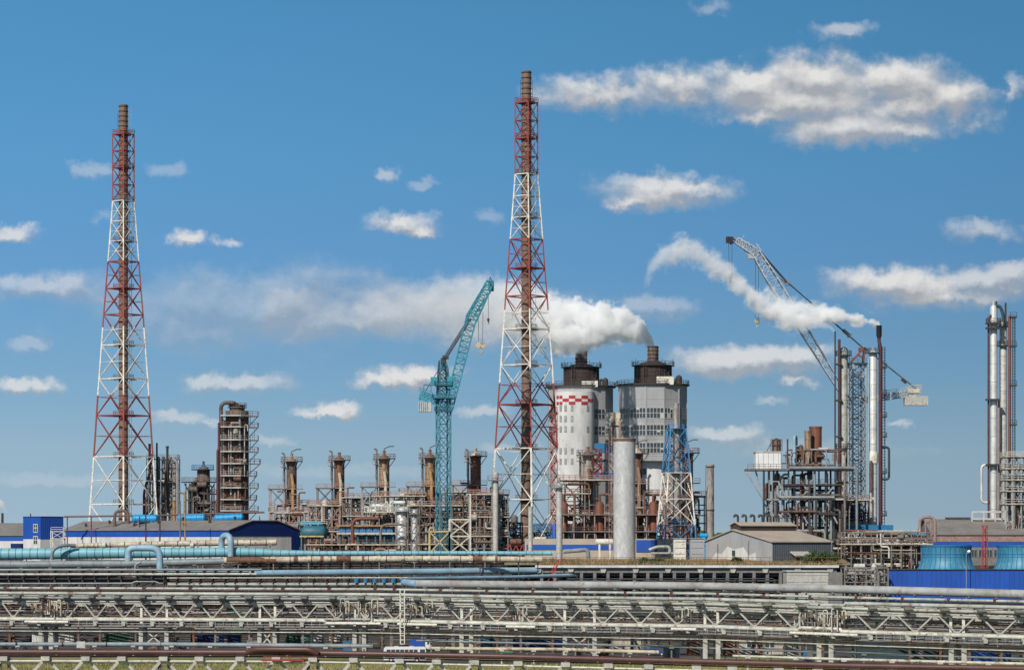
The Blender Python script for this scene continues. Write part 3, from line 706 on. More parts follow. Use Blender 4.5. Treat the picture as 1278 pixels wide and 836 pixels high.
# ------------------------------------------------------------------ squat regenerator
d = 915; c = Vector((X(252, d), d, gz(d))); t = thing('regenerator', 'squat dark vessel on round platform with blue top railing, between the two dark columns', 'plant unit', c)
r = S(8, d); h = Z(587, d) - c.z
mb = MB(); mb.lathe((X(254, d), d, c.z), [(r, 0), (r, h), (r * .7, h + 1), (.4, h + 1.6), (.4, h + 3)], 20); mb.build('vessel', 'shell_dark', t)
for px_, y, rr in ((241, 607, 4.5), (246, 600, 3)):
    mb = MB(); mb.lathe((X(px_, d), d - 3, c.z + 4), [(S(rr, d), 0), (S(rr, d), Z(y, d) - c.z - 4), (.3, Z(y, d) - c.z - 3)], 14); mb.build('drum', 'shell_dark', t)
for y, r0, r1, px_, m in ((602, 0, S(22, d), 248, 'dark'), (586.5, r, r + 1.6, 253, 'lattice_blue'), (632, r, r + 3, 256, 'dark'), (617, r, r + 2.4, 258, 'dark')):
    mb = MB(); ringdeck(mb, (X(px_, d), d, Z(y, d)), max(r0, .3), r1, .3); o = mb.build('platform', 'dark', t); mb = MB(); mb.rail(circ((X(px_, d), d, Z(y, d) + .3), r1 - .1, 14), 1.3, .06, True); mb.build('railing', m if y < 590 else 'steel_mix', o)
mb = MB()
for a in (230, 236, 262, 268): mb.bar(P(a, 603, d), P(249 + (a - 249) * .45, 622, d), .3)
for a in (233, 244, 260, 268): mb.bar((X(a, d), d - 2, c.z), (X(a, d), d - 2, Z(603, d)), .3)
mb.build('support_frame', 'dark', t)
clutter(t, X(232, d), X(272, d), d - 6, d - 4, c.z, Z(595, d), 30, ['dark', 'steel_mix', 'shell_dark', 'dark'], 21, .45, .6, 3, 'shell_dark')
# ------------------------------------------------------------------ big column with eight galleries
d = 905; c = Vector((X(296, d), d, gz(d))); t = thing('column_tower', 'tall rusty column ringed by eight railed galleries, with a pipe looping over its top', 'plant unit', c)
r = S(14.5, d); h = Z(514, d) - c.z
mb = MB(); mb.lathe(c, [(r, 0), (r, h), (r * .95, h + .35), (S(9.5, d), h + .4), (S(9.5, d), Z(507, d) - c.z), (S(10.5, d), Z(506.5, d) - c.z), (S(10.5, d), Z(505, d) - c.z)], 26); mb.build('vessel', 'shell_brown', t)
yl = [520, 534, 550, 564.5, 579.5, 594.5, 609.5, 624, 638]
for i, y in enumerate(yl):
    z = Z(y, d); mb = MB(); x0, x1 = X(277.5, d), X(322 - (2 if i in (5, 7) else 0) + (2.5 if i == 4 else 0), d)
    q = [(x0, d - r - 2.2), (X(303, d), d - r - 2.6), (x1 - 1.5, d - r * .7), (x1, d - 1.5), (x1, d + 2), (x0, d + r)]
    mb.prism(q, z, z + .35); o = mb.build('gallery', 'grey_light', t, smooth=False)
    mb = MB(); mb.rail([Vector((*p, z + .35)) for p in q[:5]], 1.3, .06, False, 1.4); mb.build('railing', ['steel_mix', 'pipe_rust', 'grey'][i % 3], o, smooth=False)
    mb = MB()
    for f in (.0, .35, .7): a = lerp(x0, x1, f); mb.bar((a, d - r - .6, z), (lerp(a, c.x, .3), d - r * .9, z - 2.2), .2)
    mb.bar((x1, d - 1, z), (lerp(x0, x1, .7), d - r - .6, z), .2); mb.bar((x1, d - 1, z), (X(311, d), d - 1, z - 3), .22); mb.bar((x0, d - r - .6, z), (x1, d - r - .6, z), .2); mb.build('bracket', 'steel_brown', o)
    if i < 8:
        mb = MB(); a = X(313 + (i % 2) * 5, d); mb.ladder((a, d - 2, Z(yl[i + 1], d) if i < 8 else c.z), (a, d - 2, z + 1.2), (0, 1, 0), .7, .05); mb.build('ladder', 'steel_mix', o)
mb = MB(); mb.path([(X(277, d), d - 3, c.z), (X(277, d), d - 3, Z(503, d)), (X(293, d), d - 3, Z(503, d)), (X(297, d), d - 1, Z(506, d))], S(2.4, d), 10, 2); mb.build('overhead_pipe', 'shell_dark', t)
mb = MB(); mb.path([(X(273.3, d), d - 3.6, c.z), (X(273.3, d), d - 3.6, Z(563, d)), (X(275, d), d - 3.6, Z(560, d)), (X(275, d), d - 3.6, Z(528, d))], S(1.8, d), 10, 1); mb.build('pipe', 'maroon', t)
mb = MB(); mb.path([(X(281.5, d), d - r, c.z), (X(281.5, d), d - r, Z(525, d))], S(1.5, d), 8); mb.build('pipe', 'pipe_rust', t)
mb = MB(); mb.path([(X(301, d), d - r - 1, Z(560, d)), (X(301, d), d - r - 1, Z(521, d)), (X(306, d), d - r - 1, Z(521, d))], S(1.3, d), 8, 1); mb.build('pipe', 'shell_grey', t)
mb = MB(); ringdeck(mb, (c.x, d, Z(509, d)), .5, S(12, d), .2); mb.rail(circ((c.x, d, Z(509, d) + .2), S(11.5, d), 10), 1.3, .06, True); mb.build('top_platform', 'steel_mix', t)
clutter(t, X(281, d), X(311, d), d - r - 1.4, d - r - .6, Z(640, d), Z(522, d), 20, ['steel_mix', 'pipe_rust', 'shell_grey', 'dark', 'steel_pink', 'pipe_brown', 'grey_light'], 4, .3, .35, 6, ['shell_grey', 'pipe_rust'])
# thin tall poles in front of the hall
for px_, y0, y1, dd, m, lab in ((182, 620, 690, 835, 'maroon', 'thin dark red pole by the leftmost blue tank'), (199.5, 618, 690, 836, 'dark', 'thin blackish vent pole just right of the leftmost blue tank'), (225, 625, 690, 838, 'steel_mix', 'thin pale mast with little cross bars at the middle blue tank'), (231, 613, 690, 839, 'pipe_orange', 'thin orange brown mast in front of the middle blue tank'), (174, 644, 662, 880, 'dark', 'short black post standing on the roofline behind the leftmost blue tank')):
    b = Vector((X(px_, dd), dd, gz(dd))); mb = MB(); mb.tube(b, (b.x, dd, Z(y0, dd)), .28, 8, .16)
    mb.box((b.x, dd, b.z + .2), (.9, .9, .4)); mb.bar((b.x - .7, dd, Z(y0 + 5, dd)), (b.x + .7, dd, Z(y0 + 5, dd)), .14)
    single(mb, 'pole', m, lab, 'pole', b)
# far left little chimney
d = 1480; b = Vector((X(3, d), d, gz(d))); mb = MB(); mb.lathe(b, [(.9, 0), (.6, Z(640, d) - b.z)], 12); single(mb, 'far_chimney', 'dark', 'tiny far chimney under a wisp of steam at the left edge', 'chimney', b)
# brown overhead pipe line on the roof horizon
d = 890; t = thing('roof_pipe', 'dark brown pipe on short posts running along the skyline behind the blue tanks', 'pipe', (X(80, d), d, gz(d)))
mb = MB(); mb.path(pxl([(80, 644.5), (190, 643), (330, 639)], d), S(1.1, d), 8); mb.build('pipe', 'pipe_brown', t)
for px_ in range(84, 330, 30):
    mb = MB(); mb.bar((X(px_, d), d, gz(d)), (X(px_, d), d, Z(644, d)), .3); mb.build('post', 'pipe_brown', t)
mb = MB(); mb.path([P(143, 660, d), P(143, 637, d), P(160, 637, d), P(160, 660, d)], S(2.0, d), 8, 2); mb.build('pipe_loop', 'steel_brown', t)
# ------------------------------------------------------------------ eight furnace stacks, one kind
def furnace(px, d, ytop):
    c = Vector((X(px, d), d, gz(d))); t = thing('furnace_stack', '', 'furnace', c, 'row of domed rusty furnace stacks')
    r = S(6.6, 850); s = 850 / F; zt = Z(ytop, d)            # ytop: top gallery row
    def z(dy): return zt - dy * s
    mb = MB(); mb.lathe(c, [(r * 1.1, 0), (r * 1.1, z(66) - c.z), (r, z(64) - c.z), (r, zt - c.z + .2)], 20); mb.build('shell', 'shell_rust', t)
    mb = MB(); mb.lathe((c.x, c.y, zt + .2), [(r * .98, 0), (r * .85, .45), (r * .55, .85), (.45, 1.05), (.4, 2.0), (.52, 2.0), (.52, 2.3)], 18); mb.build('dome', 'shell_tan', t)
    mb = MB()
    for k in range(9): mb.lathe((c.x, c.y, z(6 + k * 7)), [(r * 1.03, 0), (r * 1.03, .12)], 20)
    mb.build('weld_band', 'steel_brown', t)
    rp = S(14.5, 850)
    mb = MB(); ringdeck(mb, (c.x, c.y, zt), r * .9, rp, .25, 12); o = mb.build('top_gallery', 'steel_mix', t)
    mb = MB(); mb.rail(circ((c.x, c.y, zt + .25), rp - .1, 12), 1.2, .055, True); mb.build('railing', 'steel_mix', o)
    mb = MB()
    for a in range(6): q = Vector((math.cos(a * 1.05), math.sin(a * 1.05), 0)); mb.bar(c + q * rp * .95 + Vector((0, 0, zt - c.z)), c + q * r + Vector((0, 0, zt - c.z - 2.4)), .2)
    mb.build('bracket', 'steel_brown', o)
    for dy, w in ((7, 9), (36, 15), (56, 13)):
        mb = MB(); mb.prism([(c.x - S(w, 850), c.y - r - 1), (c.x + S(w * .95, 850), c.y - r - 1), (c.x + S(w * .95, 850), c.y + r), (c.x - S(w, 850), c.y + r)], z(dy), z(dy) + .25)
        if dy == 7: mb = MB(); mb.box((c.x - r - 1, c.y - .5, z(dy)), (1.6, 2, .2))
        o = mb.build('side_gallery', 'steel_pink' if dy == 36 else 'steel_mix', t, smooth=False); mb = MB()
        xs = (c.x - S(w, 850), c.x + S(w * .95, 850)) if dy > 10 else (c.x - r - 1.8, c.x - r - .2)
        mb.rail([(xs[0], c.y - r - 1, z(dy) + .25), (xs[1], c.y - r - 1, z(dy) + .25)], 1.2, .055); mb.build('railing', 'steel_pink', o)
    mb = MB(); x = c.x + r * .35; mb.path([(x - .4, c.y - r - .5, z(16)), (x, c.y - r - .6, z(28)), (x, c.y - r - .6, z(62)), (x + .3, c.y - r - .6, z(76))], .5, 8); mb.build('downcomer', 'pipe_orange', t)
    mb = MB(); x = c.x - r - .7; mb.path([(x, c.y, z(40)), (x, c.y, z(-10)), (x - .8, c.y, z(-11.5))], .26, 8, .5); mb.build('vent_pipe', 'steel_mix', t)
    mb = MB(); mb.path([(c.x, c.y, z(-7)), (c.x, c.y, z(-13)), (c.x + 1.6, c.y, z(-16)), (c.x + 3, c.y, z(-16))], .14, 6); mb.build('davit', 'dark', t)
    mb = MB(); mb.ladder((c.x - r - .35, c.y - 1, z(36)), (c.x - r - .35, c.y - 1, z(2)), (0, 1, 0), .6, .05, .7, (-1, 0, 0)); mb.build('ladder', 'steel_brown', t)
    x0, x1 = c.x - S(28, 850), c.x - S(9, 850)
    mb = MB()
    for (a, b) in ((x0, x1),):
        for y in (c.y - 3, c.y + 3):
            for x in (a, b): mb.bar((x, y, c.z), (x, y, z(35)), .28)
            zz_ = [c.z, z(76), z(56), z(36)]
            for u, v in zip(zz_, zz_[1:]): mb.bar((a, y, u), (b, y, v), .18); mb.bar((b, y, u), (a, y, v), .18); mb.bar((a, y, v), (b, y, v), .2)
    mb.build('support_frame', 'steel_pink', t)
    mb = MB(); mb.box(((x0 + x1) / 2, c.y, z(35.5)), (x1 - x0 + 1, 7, .3)); o = mb.build('working_deck', 'steel_mix', t, smooth=False); mb = MB(); mb.rail([(x0 - .4, c.y - 3.4, z(35)), (x1 + .4, c.y - 3.4, z(35))], 1.2, .055); mb.rail([(x0 - .4, c.y + 3.4, z(35)), (x1 + .4, c.y + 3.4, z(35))], 1.2, .055); mb.build('railing', 'steel_pink', o)
    rr = random.Random(2)
    for k in range(9):
        mb = MB(); x = rr.uniform(x0, c.x + 3); y = c.y - r - rr.uniform(.4, 2); a = rr.uniform(70, 100); b = rr.uniform(38, 66); mb.path([(x, y, z(a)), (x, y, z(b)), (x + rr.uniform(-3, 3), y, z(b))], rr.uniform(.14, .32), 7, .6); mb.build('pipe', rr.choice(['steel_mix', 'steel_pink', 'pipe_rust', 'grey']), t)
    return t
FS = [(364, 886, 576, 'shell_dark', 'dark brown domed furnace stack, leftmost in the row, nearest the galleried column'), (423.5, 876, 574.5, 'shell_rust', 'mottled rust brown domed furnace stack directly above the big red brown pipe'), (479.5, 866, 572.6, 'shell_tan', 'pale tan and brown domed furnace stack above the silvery drums'),
      (536.7, 856, 571.4, 'shell_tan', 'tan domed furnace stack partly hidden by the turquoise crane mast'), (593.6, 846, 569.5, 'shell_red', 'red brown domed furnace stack between turquoise crane and nearest lattice chimney'), (734, 826, 568, 'shell_grey', 'greyish domed furnace stack in front of the white silo tower'),
      (795, 816, 566.3, 'shell_rust', 'rusty domed furnace stack hidden behind the fat silver stack'), (858, 806, 565.5, 'shell_rust', 'rusty domed furnace stack behind the blue and white lattice frame')]
def vary(f_, seed):
    r_ = random.Random(seed); repaint(f_, 'support_frame', r_.choice(['steel_pink', 'steel_mix', 'steel_brown', 'grey'])); repaint(f_, 'downcomer', r_.choice(['pipe_orange', 'pipe_cream', 'pipe_rust', 'shell_tan'])); repaint(f_, 'dome', r_.choice(['shell_tan', 'pipe_cream', 'shell_rust']))
    ps = [c for c in f_.children if c.name.split('.')[0] == 'pipe']
    for c in r_.sample(ps, 4): bpy.data.objects.remove(c)
    for c in ps[:]:
        try: c.location.x += r_.uniform(-2, 2); c.location.z += r_.uniform(-2, 1.5)
        except ReferenceError: pass
    for c in list(f_.children):
        n = c.name.split('.')[0]
        if n == 'davit' and r_.random() < .5: bpy.data.objects.remove(c)
        elif n == 'vent_pipe': c.location.z += r_.uniform(-2, .5); c.scale.z = 1
f0_ = furnace(*FS[0][:3]); f0_['label'] = FS[0][4]; repaint(f0_, 'shell', FS[0][3])
for px_, d_, y_, m_s, lab in FS[1:]:
    zt0 = Z(FS[0][2], FS[0][1]); dz = Z(y_, d_) - zt0
    f_ = dup(f0_, (X(px_, d_) - X(FS[0][0], FS[0][1]), d_ - FS[0][1], dz), lab); repaint(f_, 'shell', m_s); vary(f_, int(px_))
# ------------------------------------------------------------------ process yard between 380 and 640
MIX = ['steel_mix', 'pipe_rust', 'grey_light', 'grey', 'pipe_brown', 'pipe_cream', 'dark', 'grey_light', 'steel_pink', 'turq_dark', 'pipe_pale']
def unit(label, x0, x1, d, y0, ys, ncol, mcol, n, seed, mats=MIX, drums=4, dep=7, decks=(), rail='steel_pink', rmax=.35, z0=None, dm=None, vert=.45, brace=True):
    c = Vector((X((x0 + x1) / 2, d), d, gz(d))); t = thing('process_unit', label, 'plant unit', c)
    xs = [X(lerp(x0, x1, k / ncol), d) for k in range(ncol + 1)]; lv = sorted(Z(y, d) for y in ys)
    rack_frame(t, xs, [d - dep / 2, d + dep / 2], c.z, lv, mcol, .34, brace, seed)
    for i in decks: railed_deck(t, xs[0] - .4, xs[-1] + .4, d - dep / 2 - .5, d + dep / 2 + .5, lv[i] + .4, 'pipe_cream', rail)
    clutter(t, xs[0], xs[-1], d - dep / 2 - .6, d + dep / 2, c.z + .5, lv[-1] + .5, n, mats, seed, rmax, vert, drums, dm or ['steel_mix', 'shell_grey', 'pipe_rust', 'grey_light'])
    return t
unit('low rust brown pipe frame at the foot of the leftmost furnace stack', 338, 386, 870, 690, [640, 655, 668], 4, 'steel_pink', 24, 31, decks=(2,))
unit('reddish brown pipe frame beside the green round tank', 386, 425, 850, 690, [632, 648, 664, 676], 4, 'steel_pink', 34, 32, decks=(1, 3))
unit('long low rust coloured frame with thin railing in front of the blue coolers', 385, 505, 800, 690, [688, 680.5], 12, 'pipe_rust', 40, 33, drums=2, decks=(1,), rail='pipe_rust', dep=5)
unit('dense grey brown pipe frame behind the silver drums', 466, 530, 852, 690, [672, 655, 642, 632, 620], 5, 'steel_mix', 46, 34, decks=(0, 2, 4))
unit('brown clutter of pipes and valves at the foot of the turquoise crane', 510, 592, 840, 690, [680, 664, 645, 632], 6, 'steel_brown', 60, 35, decks=(0, 3))
unit('tall dense grey steel frame packed with pipes left of the nearest lattice chimney', 585, 634, 822, 690, [684, 670, 658, 646, 632, 618], 5, 'steel_mix', 80, 36, mats=['steel_mix', 'grey', 'steel_brown', 'grey_light', 'pipe_rust', 'pipe_pale2', 'dark'], decks=(1, 3, 5), rmax=.45, drums=8)
unit('grey and dark blue pipe frame standing right under the nearest lattice chimney', 618, 652, 838, 690, [684, 668, 652], 3, 'dark_blue_steel', 26, 37, mats=['dark_blue_steel', 'lattice_blue', 'grey', 'steel_mix'])
# yellow braced frame
d = 800; c = Vector((X(574, d), d, gz(d))); t = thing('braced_frame', 'pale yellow cross braced steel frame below the turquoise crane', 'frame', c)
for a, b, y in ((536, 561, 663), (561, 587, 621 if False else 648)):
    mb = MB(); zt = Z(y, d)
    for yy_ in (d - 2.5, d + 2.5):
        for x in (a, b): mb.bar((X(x, d), yy_, c.z), (X(x, d), yy_, zt), .42)
        n = 1 if y > 650 else 2
        for k in range(n):
            z0_, z1_ = lerp(Z(690, d), zt, k / n), lerp(Z(690, d), zt, (k + 1) / n); mb.bar((X(a, d), yy_, z0_), (X(b, d), yy_, z1_), .26); mb.bar((X(b, d), yy_, z0_), (X(a, d), yy_, z1_), .26); mb.bar((X(a, d), yy_, z1_), (X(b, d), yy_, z1_), .36)
    mb.build('frame', 'yellow' if a < 550 else 'cream', t, smooth=False)
mb = MB(); mb.bar((X(587, d), d - 2.5, c.z), (X(587, d), d - 2.5, Z(616, d)), .45); mb.build('post', 'cream', t)
# blue air coolers
d = 835; t = thing('air_cooler', 'row of bright blue air cooler bays on a rusty stand', 'cooler', (X(456, d), d, gz(d)))
for k in range(8):
    a = 424 + k * 8.4; mb = MB(); mb.box(((X(a, d) + X(a + 7.6, d)) / 2, d, Z(660.5, d)), (S(7.4, d), 5, S(7, d))); o = mb.build('cooler_bay', 'lattice_blue', t, smooth=False)
    mb = MB(); mb.box(((X(a, d) + X(a + 7.6, d)) / 2, d - 2.55, Z(659, d)), (S(1.6, d), .2, S(6, d))); mb.build('bay_column', 'steel_mix', o, smooth=False)
mb = MB(); mb.box((X(458, d), d, Z(665.5, d)), (S(74, d), 6, S(2.2, d))); mb.build('deck', 'grey_light', t, smooth=False)
mb = MB(); mb.box((X(458, d), d - .5, Z(655.8, d)), (S(74, d), 6, S(1.6, d))); mb.build('header_beam', 'pipe_orange', t, smooth=False)
for k in range(7):
    mb = MB(); mb.bar((X(425 + k * 11, d), d - 2, gz(d)), (X(425 + k * 11, d), d - 2, Z(666, d)), .4); mb.build('leg', 'turq_dark', t)
mb = MB(); mb.box((X(470, d), d + 1, Z(673, d)), (S(50, d), 3, S(11, d))); mb.build('cooler_plenum', 'turq_dark', t, smooth=False)
# red-brown hooked pipes
for px_, w, y0, y1, m, lab, dd in ((440, 24, 647, 685, 'shell_red', 'thick red brown pipe with a tall right angle bend before the blue coolers', 815), (475, 22, 654, 686, 'steel_mix', 'pale rusty hooked pipe right of the thick red brown one', 812)):
    mb = MB(); mb.path([P(px_, y1 + 12, dd), P(px_, y0, dd), P(px_ + w, y0, dd), P(px_ + w + 8, y0, dd)], S(2.2 if m == 'shell_red' else 1.5, dd), 10, 2.2); single(mb, 'hooked_pipe', m, lab, 'pipe', P(px_, y1 + 12, dd))
# silver drums
t = None
for px_, y0, y1, r, lab in ((501.5, 637, 692, 6.6, 'wide silver upright vessel, the larger of two beside the yellow frame'), (517, 640, 690, 3.2, 'slim silver upright vessel just right of the wider silver one')):
    d = 818; c = Vector((X(px_, d), d, gz(d))); rr = S(r, d); h = Z(y0, d) - c.z; t = thing('upright_vessel', lab, 'vessel', c, 'silver upright vessels'); mb = MB(); mb.lathe(c, [(rr, 0), (rr, h), (rr * .6, h + .8), (.2, h + 1)], 22); mb.build('shell', 'silver', t)
    mb = MB()
    for k in range(1, 5): mb.lathe(c + Vector((0, 0, h * k / 5)), [(rr * 1.02, 0), (rr * 1.02, .15)], 22)
    mb.lattice(c, c + Vector((0, 0, h)), rr * 2.3, rr * 2.3, 5, .14, .1); mb.build('cage', 'grey', t)
    mb = MB(); ringdeck(mb, c + Vector((0, 0, h - .3)), rr, rr + 1.3); mb.rail(circ(c + Vector((0, 0, h)), rr + 1.2, 10), 1.1, .05, True); mb.build('platform', 'grey', t)
# silver horizontal vessels and ducts on a high deck
d = 845; t = thing('heat_exchanger', 'bundle of shiny silver pipes and horizontal drums on the deck between two tan furnace stacks', 'exchanger', (X(475, d), d, gz(d)))
for a, b, y, r in ((462, 488, 631, 2.8), (458, 470, 637, 2.2), (486, 506, 627, 2.4), (500, 522, 634, 2)):
    mb = MB(); mb.hcyl(P(a, y, d - 3), P(b, y, d - 3), S(r, d), 12); mb.build('drum', 'silver', t)
rr = random.Random(9)
for k in range(16):
    x = rr.uniform(460, 525); mb = MB(); mb.path([P(x, 642, d - 3.5), P(x, rr.uniform(622, 634), d - 3.5), P(x + rr.uniform(-14, 14), rr.uniform(624, 636), d - 3.5)], rr.uniform(.15, .3), 7, .8); mb.build('pipe', rr.choice(['silver', 'grey_light', 'pipe_pale']), t)
railed_deck(t, X(455, d), X(524, d), d - 6, d + 2, Z(637.5, d) - .2, 'grey_light', 'grey_light')
for px_ in (458, 474, 490, 506, 521):
    mb = MB(); mb.bar((X(px_, d), d - 4, gz(d)), (X(px_, d), d - 4, Z(638, d)), .3); mb.build('leg', 'steel_mix', t)
# green round tank
d = 828; t = thing('storage_tank', 'dull green rounded horizontal tank at the left of the pipe frames', 'tank', (X(392, d), d, gz(d)))
mb = MB(); mb.hcyl(P(376, 664, d), P(408, 664, d), S(8.5, d), 20, .6); mb.build('shell', 'turq_dark', t); mb = MB()
for a in (381, 402): mb = MB(); mb.box((X(a, d), d, (gz(d) + Z(668, d)) / 2), (.6, 3, Z(668, d) - gz(d))); mb.build('support', 'concrete_dark', t)
mb = MB(); mb.rail([P(376, 655, d), P(408, 655, d)], 1.1, .05); mb.build('railing', 'cream', t)
mb = MB(); mb.box((X(390, d), d - 3, Z(669, d)), (S(30, d), 1.6, .4)); mb.build('walkway', 'yellow', t)
# turquoise strip canopy
d = 845; mb = MB(); mb.box((X(388, d), d, Z(652.5, d)), (S(30, d), 5, S(3.6, d))); 
for a in (376, 400): mb.bar((X(a, d), d, gz(d)), (X(a, d), d, Z(654, d)), .3)
single(mb, 'canopy', 'turq', 'small turquoise canopy above the dull green tank', 'canopy', (X(388, d), d, gz(d)))
# pipe column right of yellow frame
d = 815; c = Vector((X(618.5, d), d, gz(d))); t = thing('vent_stack', 'grey stack with small square platform left of the nearest lattice chimney', 'chimney', c)
mb = MB(); mb.lathe(c, [(.85, 0), (.85, Z(590, d) - c.z), (.6, Z(589, d) - c.z)], 14); mb.build('shell', 'silver_rough', t); railed_deck(t, c.x - 2.2, c.x + 2.2, d - 1.6, d + 1.6, Z(598.5, d), 'steel_mix', 'steel_pink')
mb = MB(); mb.ladder(c + Vector((-1.2, 0, 1)), c + Vector((-1.2, 0, Z(600, d) - c.z)), (0, 1, 0), .6, .05); mb.build('ladder', 'steel_pink', t)
# long compressor gallery before the silo towers
d = 812; t = thing('pipe_gallery', 'long two level rusty gallery with vessels at the foot of the silo towers', 'plant unit', (X(780, d), d, gz(d)))
xs = [X(690 + k * 12.9, d) for k in range(15)]
rack_frame(t, xs, [d - 4, d + 4], gz(d), [Z(664, d), Z(643, d)], 'steel_pink', .32, False, 40)
for y in (664, 643): railed_deck(t, xs[0] - .5, xs[-1] + .5, d - 4.6, d + 4.6, Z(y, d) + .35, 'steel_mix', 'pipe_rust')
clutter(t, xs[0], xs[-1], d - 4, d + 3, gz(d), Z(640, d), 44, ['pipe_rust', 'grey', 'dark', 'steel_mix', 'maroon', 'grey_light'], 41, .35, .55, 8, ['pipe_rust', 'steel_brown', 'dark'])
for px_ in (703, 748, 815, 852):
    mb = MB(); c = Vector((X(px_, d), d - 1, gz(d))); h = Z(630, d) - c.z; mb.lathe(c, [(1.3, 0), (1.3, h), (.9, h + .8), (.4, h + 1), (.4, h + 2)], 14); mb.build('vessel', 'shell_red', t); mb = MB(); mb.path([c + Vector((0, 0, h + 2)), c + Vector((0, 0, h + 3)), c + Vector((3.2, 0, h + 3)), c + Vector((3.2, 0, h - 3))], .35, 8, .9); mb.build('pipe', 'pipe_rust', t)
for x0, x1, ya, seed in ((697, 762, 600, 51), (700, 735, 617, 52), (800, 835, 618, 53), (845, 880, 620, 54)):
    c_ = Vector((X((x0 + x1) / 2, 818), 818, gz(818)))
    tt = unit({51: 'rusty upper frame round the greyish furnace stack in front of the white silo', 52: 'short rusty frame left of the greyish furnace stack, before the white silo', 53: 'rusty frame between the silver stack and the blue lattice', 54: 'rusty frame right behind the blue and white lattice frame'}[seed], x0, x1, 822, 690, [643, 630, ya], 2, 'steel_mix', 9, seed, mats=['pipe_rust', 'grey', 'steel_mix', 'grey_light'], decks=(2,), drums=1, brace=False)
# blue wall strips of a low hall behind
d = 790; t = thing('hall', 'low tan walled hall with blue band behind the fat silver stack', 'building', (X(745, d), d, gz(d)))
mb = MB(); mb.box((X(750, d), d + 4, (gz(d) + Z(672, d)) / 2), (S(190, d), 8, Z(672, d) - gz(d))); mb.build('wall', 'roof_tan', t, smooth=False)
mb = MB(); mb.box((X(715, d), d - .08, Z(682.5, d)), (S(116, d), .2, S(6.5, d))); mb.build('wall_band', 'royal_plain', t, smooth=False)
mb = MB(); mb.box((X(807, d), d - .1, Z(681, d)), (S(26, d), .24, S(15, d))); mb.build('wall_panel', 'royal_plain', t, smooth=False)
d = 778; mb = MB(); mb.hcyl(P(743, 676, d), P(766, 676, d), S(4, d), 16, .3); mb.box((X(748, d), d, (gz(d) + Z(679, d)) / 2), (.5, 1.4, Z(679, d) - gz(d))); mb.box((X(761, d), d, (gz(d) + Z(679, d)) / 2), (.5, 1.4, Z(679, d) - gz(d)))
single(mb, 'storage_tank', 'white', 'small off white horizontal tank left of the fat silver stack', 'tank', (X(754, d), d, gz(d)))
d = 772; mb = MB(); mb.path([P(703, 688, d), P(734, 685.5, d), P(734, 696, d), P(734, 705, d)], S(2.8, d), 10, 1.6); single(mb, 'hooked_pipe', 'pipe_grey', 'grey pipe bending down beside the foot of the fat silver stack', 'pipe', P(734, 705, d))
d = 800; mb = MB(); c = Vector((X(692, d), d, gz(d))); mb.lathe(c, [(S(3, d), 0), (S(3, d), Z(656, d) - c.z), (.3, Z(653, d) - c.z)], 16); single(mb, 'upright_vessel', 'royal_plain', 'narrow deep blue upright vessel beside the nearest lattice chimney', 'vessel', c)
# long blue shed roof behind
d = 900; mb = MB(); mb.box((X(690, d), d, (gz(d) + Z(653, d)) / 2), (S(150, d), 8, Z(653, d) - gz(d))); single(mb, 'shed', 'panel_blue', 'long low blue shed seen through the legs of the nearest lattice chimney', 'building', (X(690, d), d, gz(d)))
# red base frame at the lattice chimney foot
d = 808; t = thing('base_frame', 'low red steel truss at the foot of the nearest lattice chimney', 'frame', (X(665, d), d, gz(d)))
mb = MB(); 
for k in range(9): 
    a, b = X(632 + k * 8, d), X(640 + k * 8, d); mb.bar((a, d, Z(689, d)), ((a + b) / 2, d, Z(680, d)), .3); mb.bar(((a + b) / 2, d, Z(680, d)), (b, d, Z(689, d)), .3)
mb.bar(P(632, 680, d), P(704, 680, d), .4); mb.bar(P(632, 689, d), P(704, 689, d), .4)
for a in (634, 668, 702): mb.bar((X(a, d), d, gz(d)), P(a, 689, d), .4)
mb.build('frame', 'red_tower', t)
for px_, w in ((641, 5), (648, 4)):
    mb = MB(); mb.hcyl(P(px_ - w, 676, d), P(px_ + w, 676, d), S(4, d), 14); mb.build('drum', 'pipe_rust', t)

# ------------------------------------------------------------------ turquoise crane
d = 820; c = Vector((X(553.5, d), d, gz(d))); t = thing('tower_crane', 'turquoise luffing tower crane with steep lattice jib and grey counterweight', 'crane', c)
w = S(14.5, d)
mb = MB(); mb.lattice(c, (c.x, d, Z(512, d)), w, w, 11, .34, .16, R(20)); mb.build('mast', 'turq_mid', t, smooth=False)
mb = MB(); mb.lattice((c.x, d, Z(512, d)), (X(553, d), d, Z(462, d)), w * 1.0, w * .7, 5, .4, .2, R(20)); mb.lattice((X(553, d), d, Z(462, d)), (X(551.5, d), d, Z(450, d)), w * .7, w * .4, 2, .35, .22, R(20)); mb.build('tower_head', 'turq_dark', t, smooth=False)
for y in (513, 497, 481):
    mb = MB(); q = w * .62 + (1 if y == 497 else .4); mb.box((c.x, d, Z(y, d)), (q * 2, q * 2, .3)); o = mb.build('platform', 'turq_dark', t); mb = MB(); mb.rail([(c.x - q, d - q, Z(y, d)), (c.x + q, d - q, Z(y, d)), (c.x + q, d + q, Z(y, d)), (c.x - q, d + q, Z(y, d))], 1.2, .06, True); mb.build('railing', 'turq', o)
mb = MB(); mb.box((c.x - w * .8, d - 1, Z(476, d)), (2.0, 2, 2.4)); mb.box((c.x + w * .7, d - 1, Z(478, d)), (2.2, 2, 3.4)); mb.build('cab', 'turq', t)
J0, J1, J2 = P(560, 510, d), P(588, 398, d), P(612, 352, d)
mb = MB(); mb.lattice(J0, J1, 2.2, 2.9, 16, .38, .17, 0, 'z', True); mb.build('jib', 'turq', t, smooth=False)
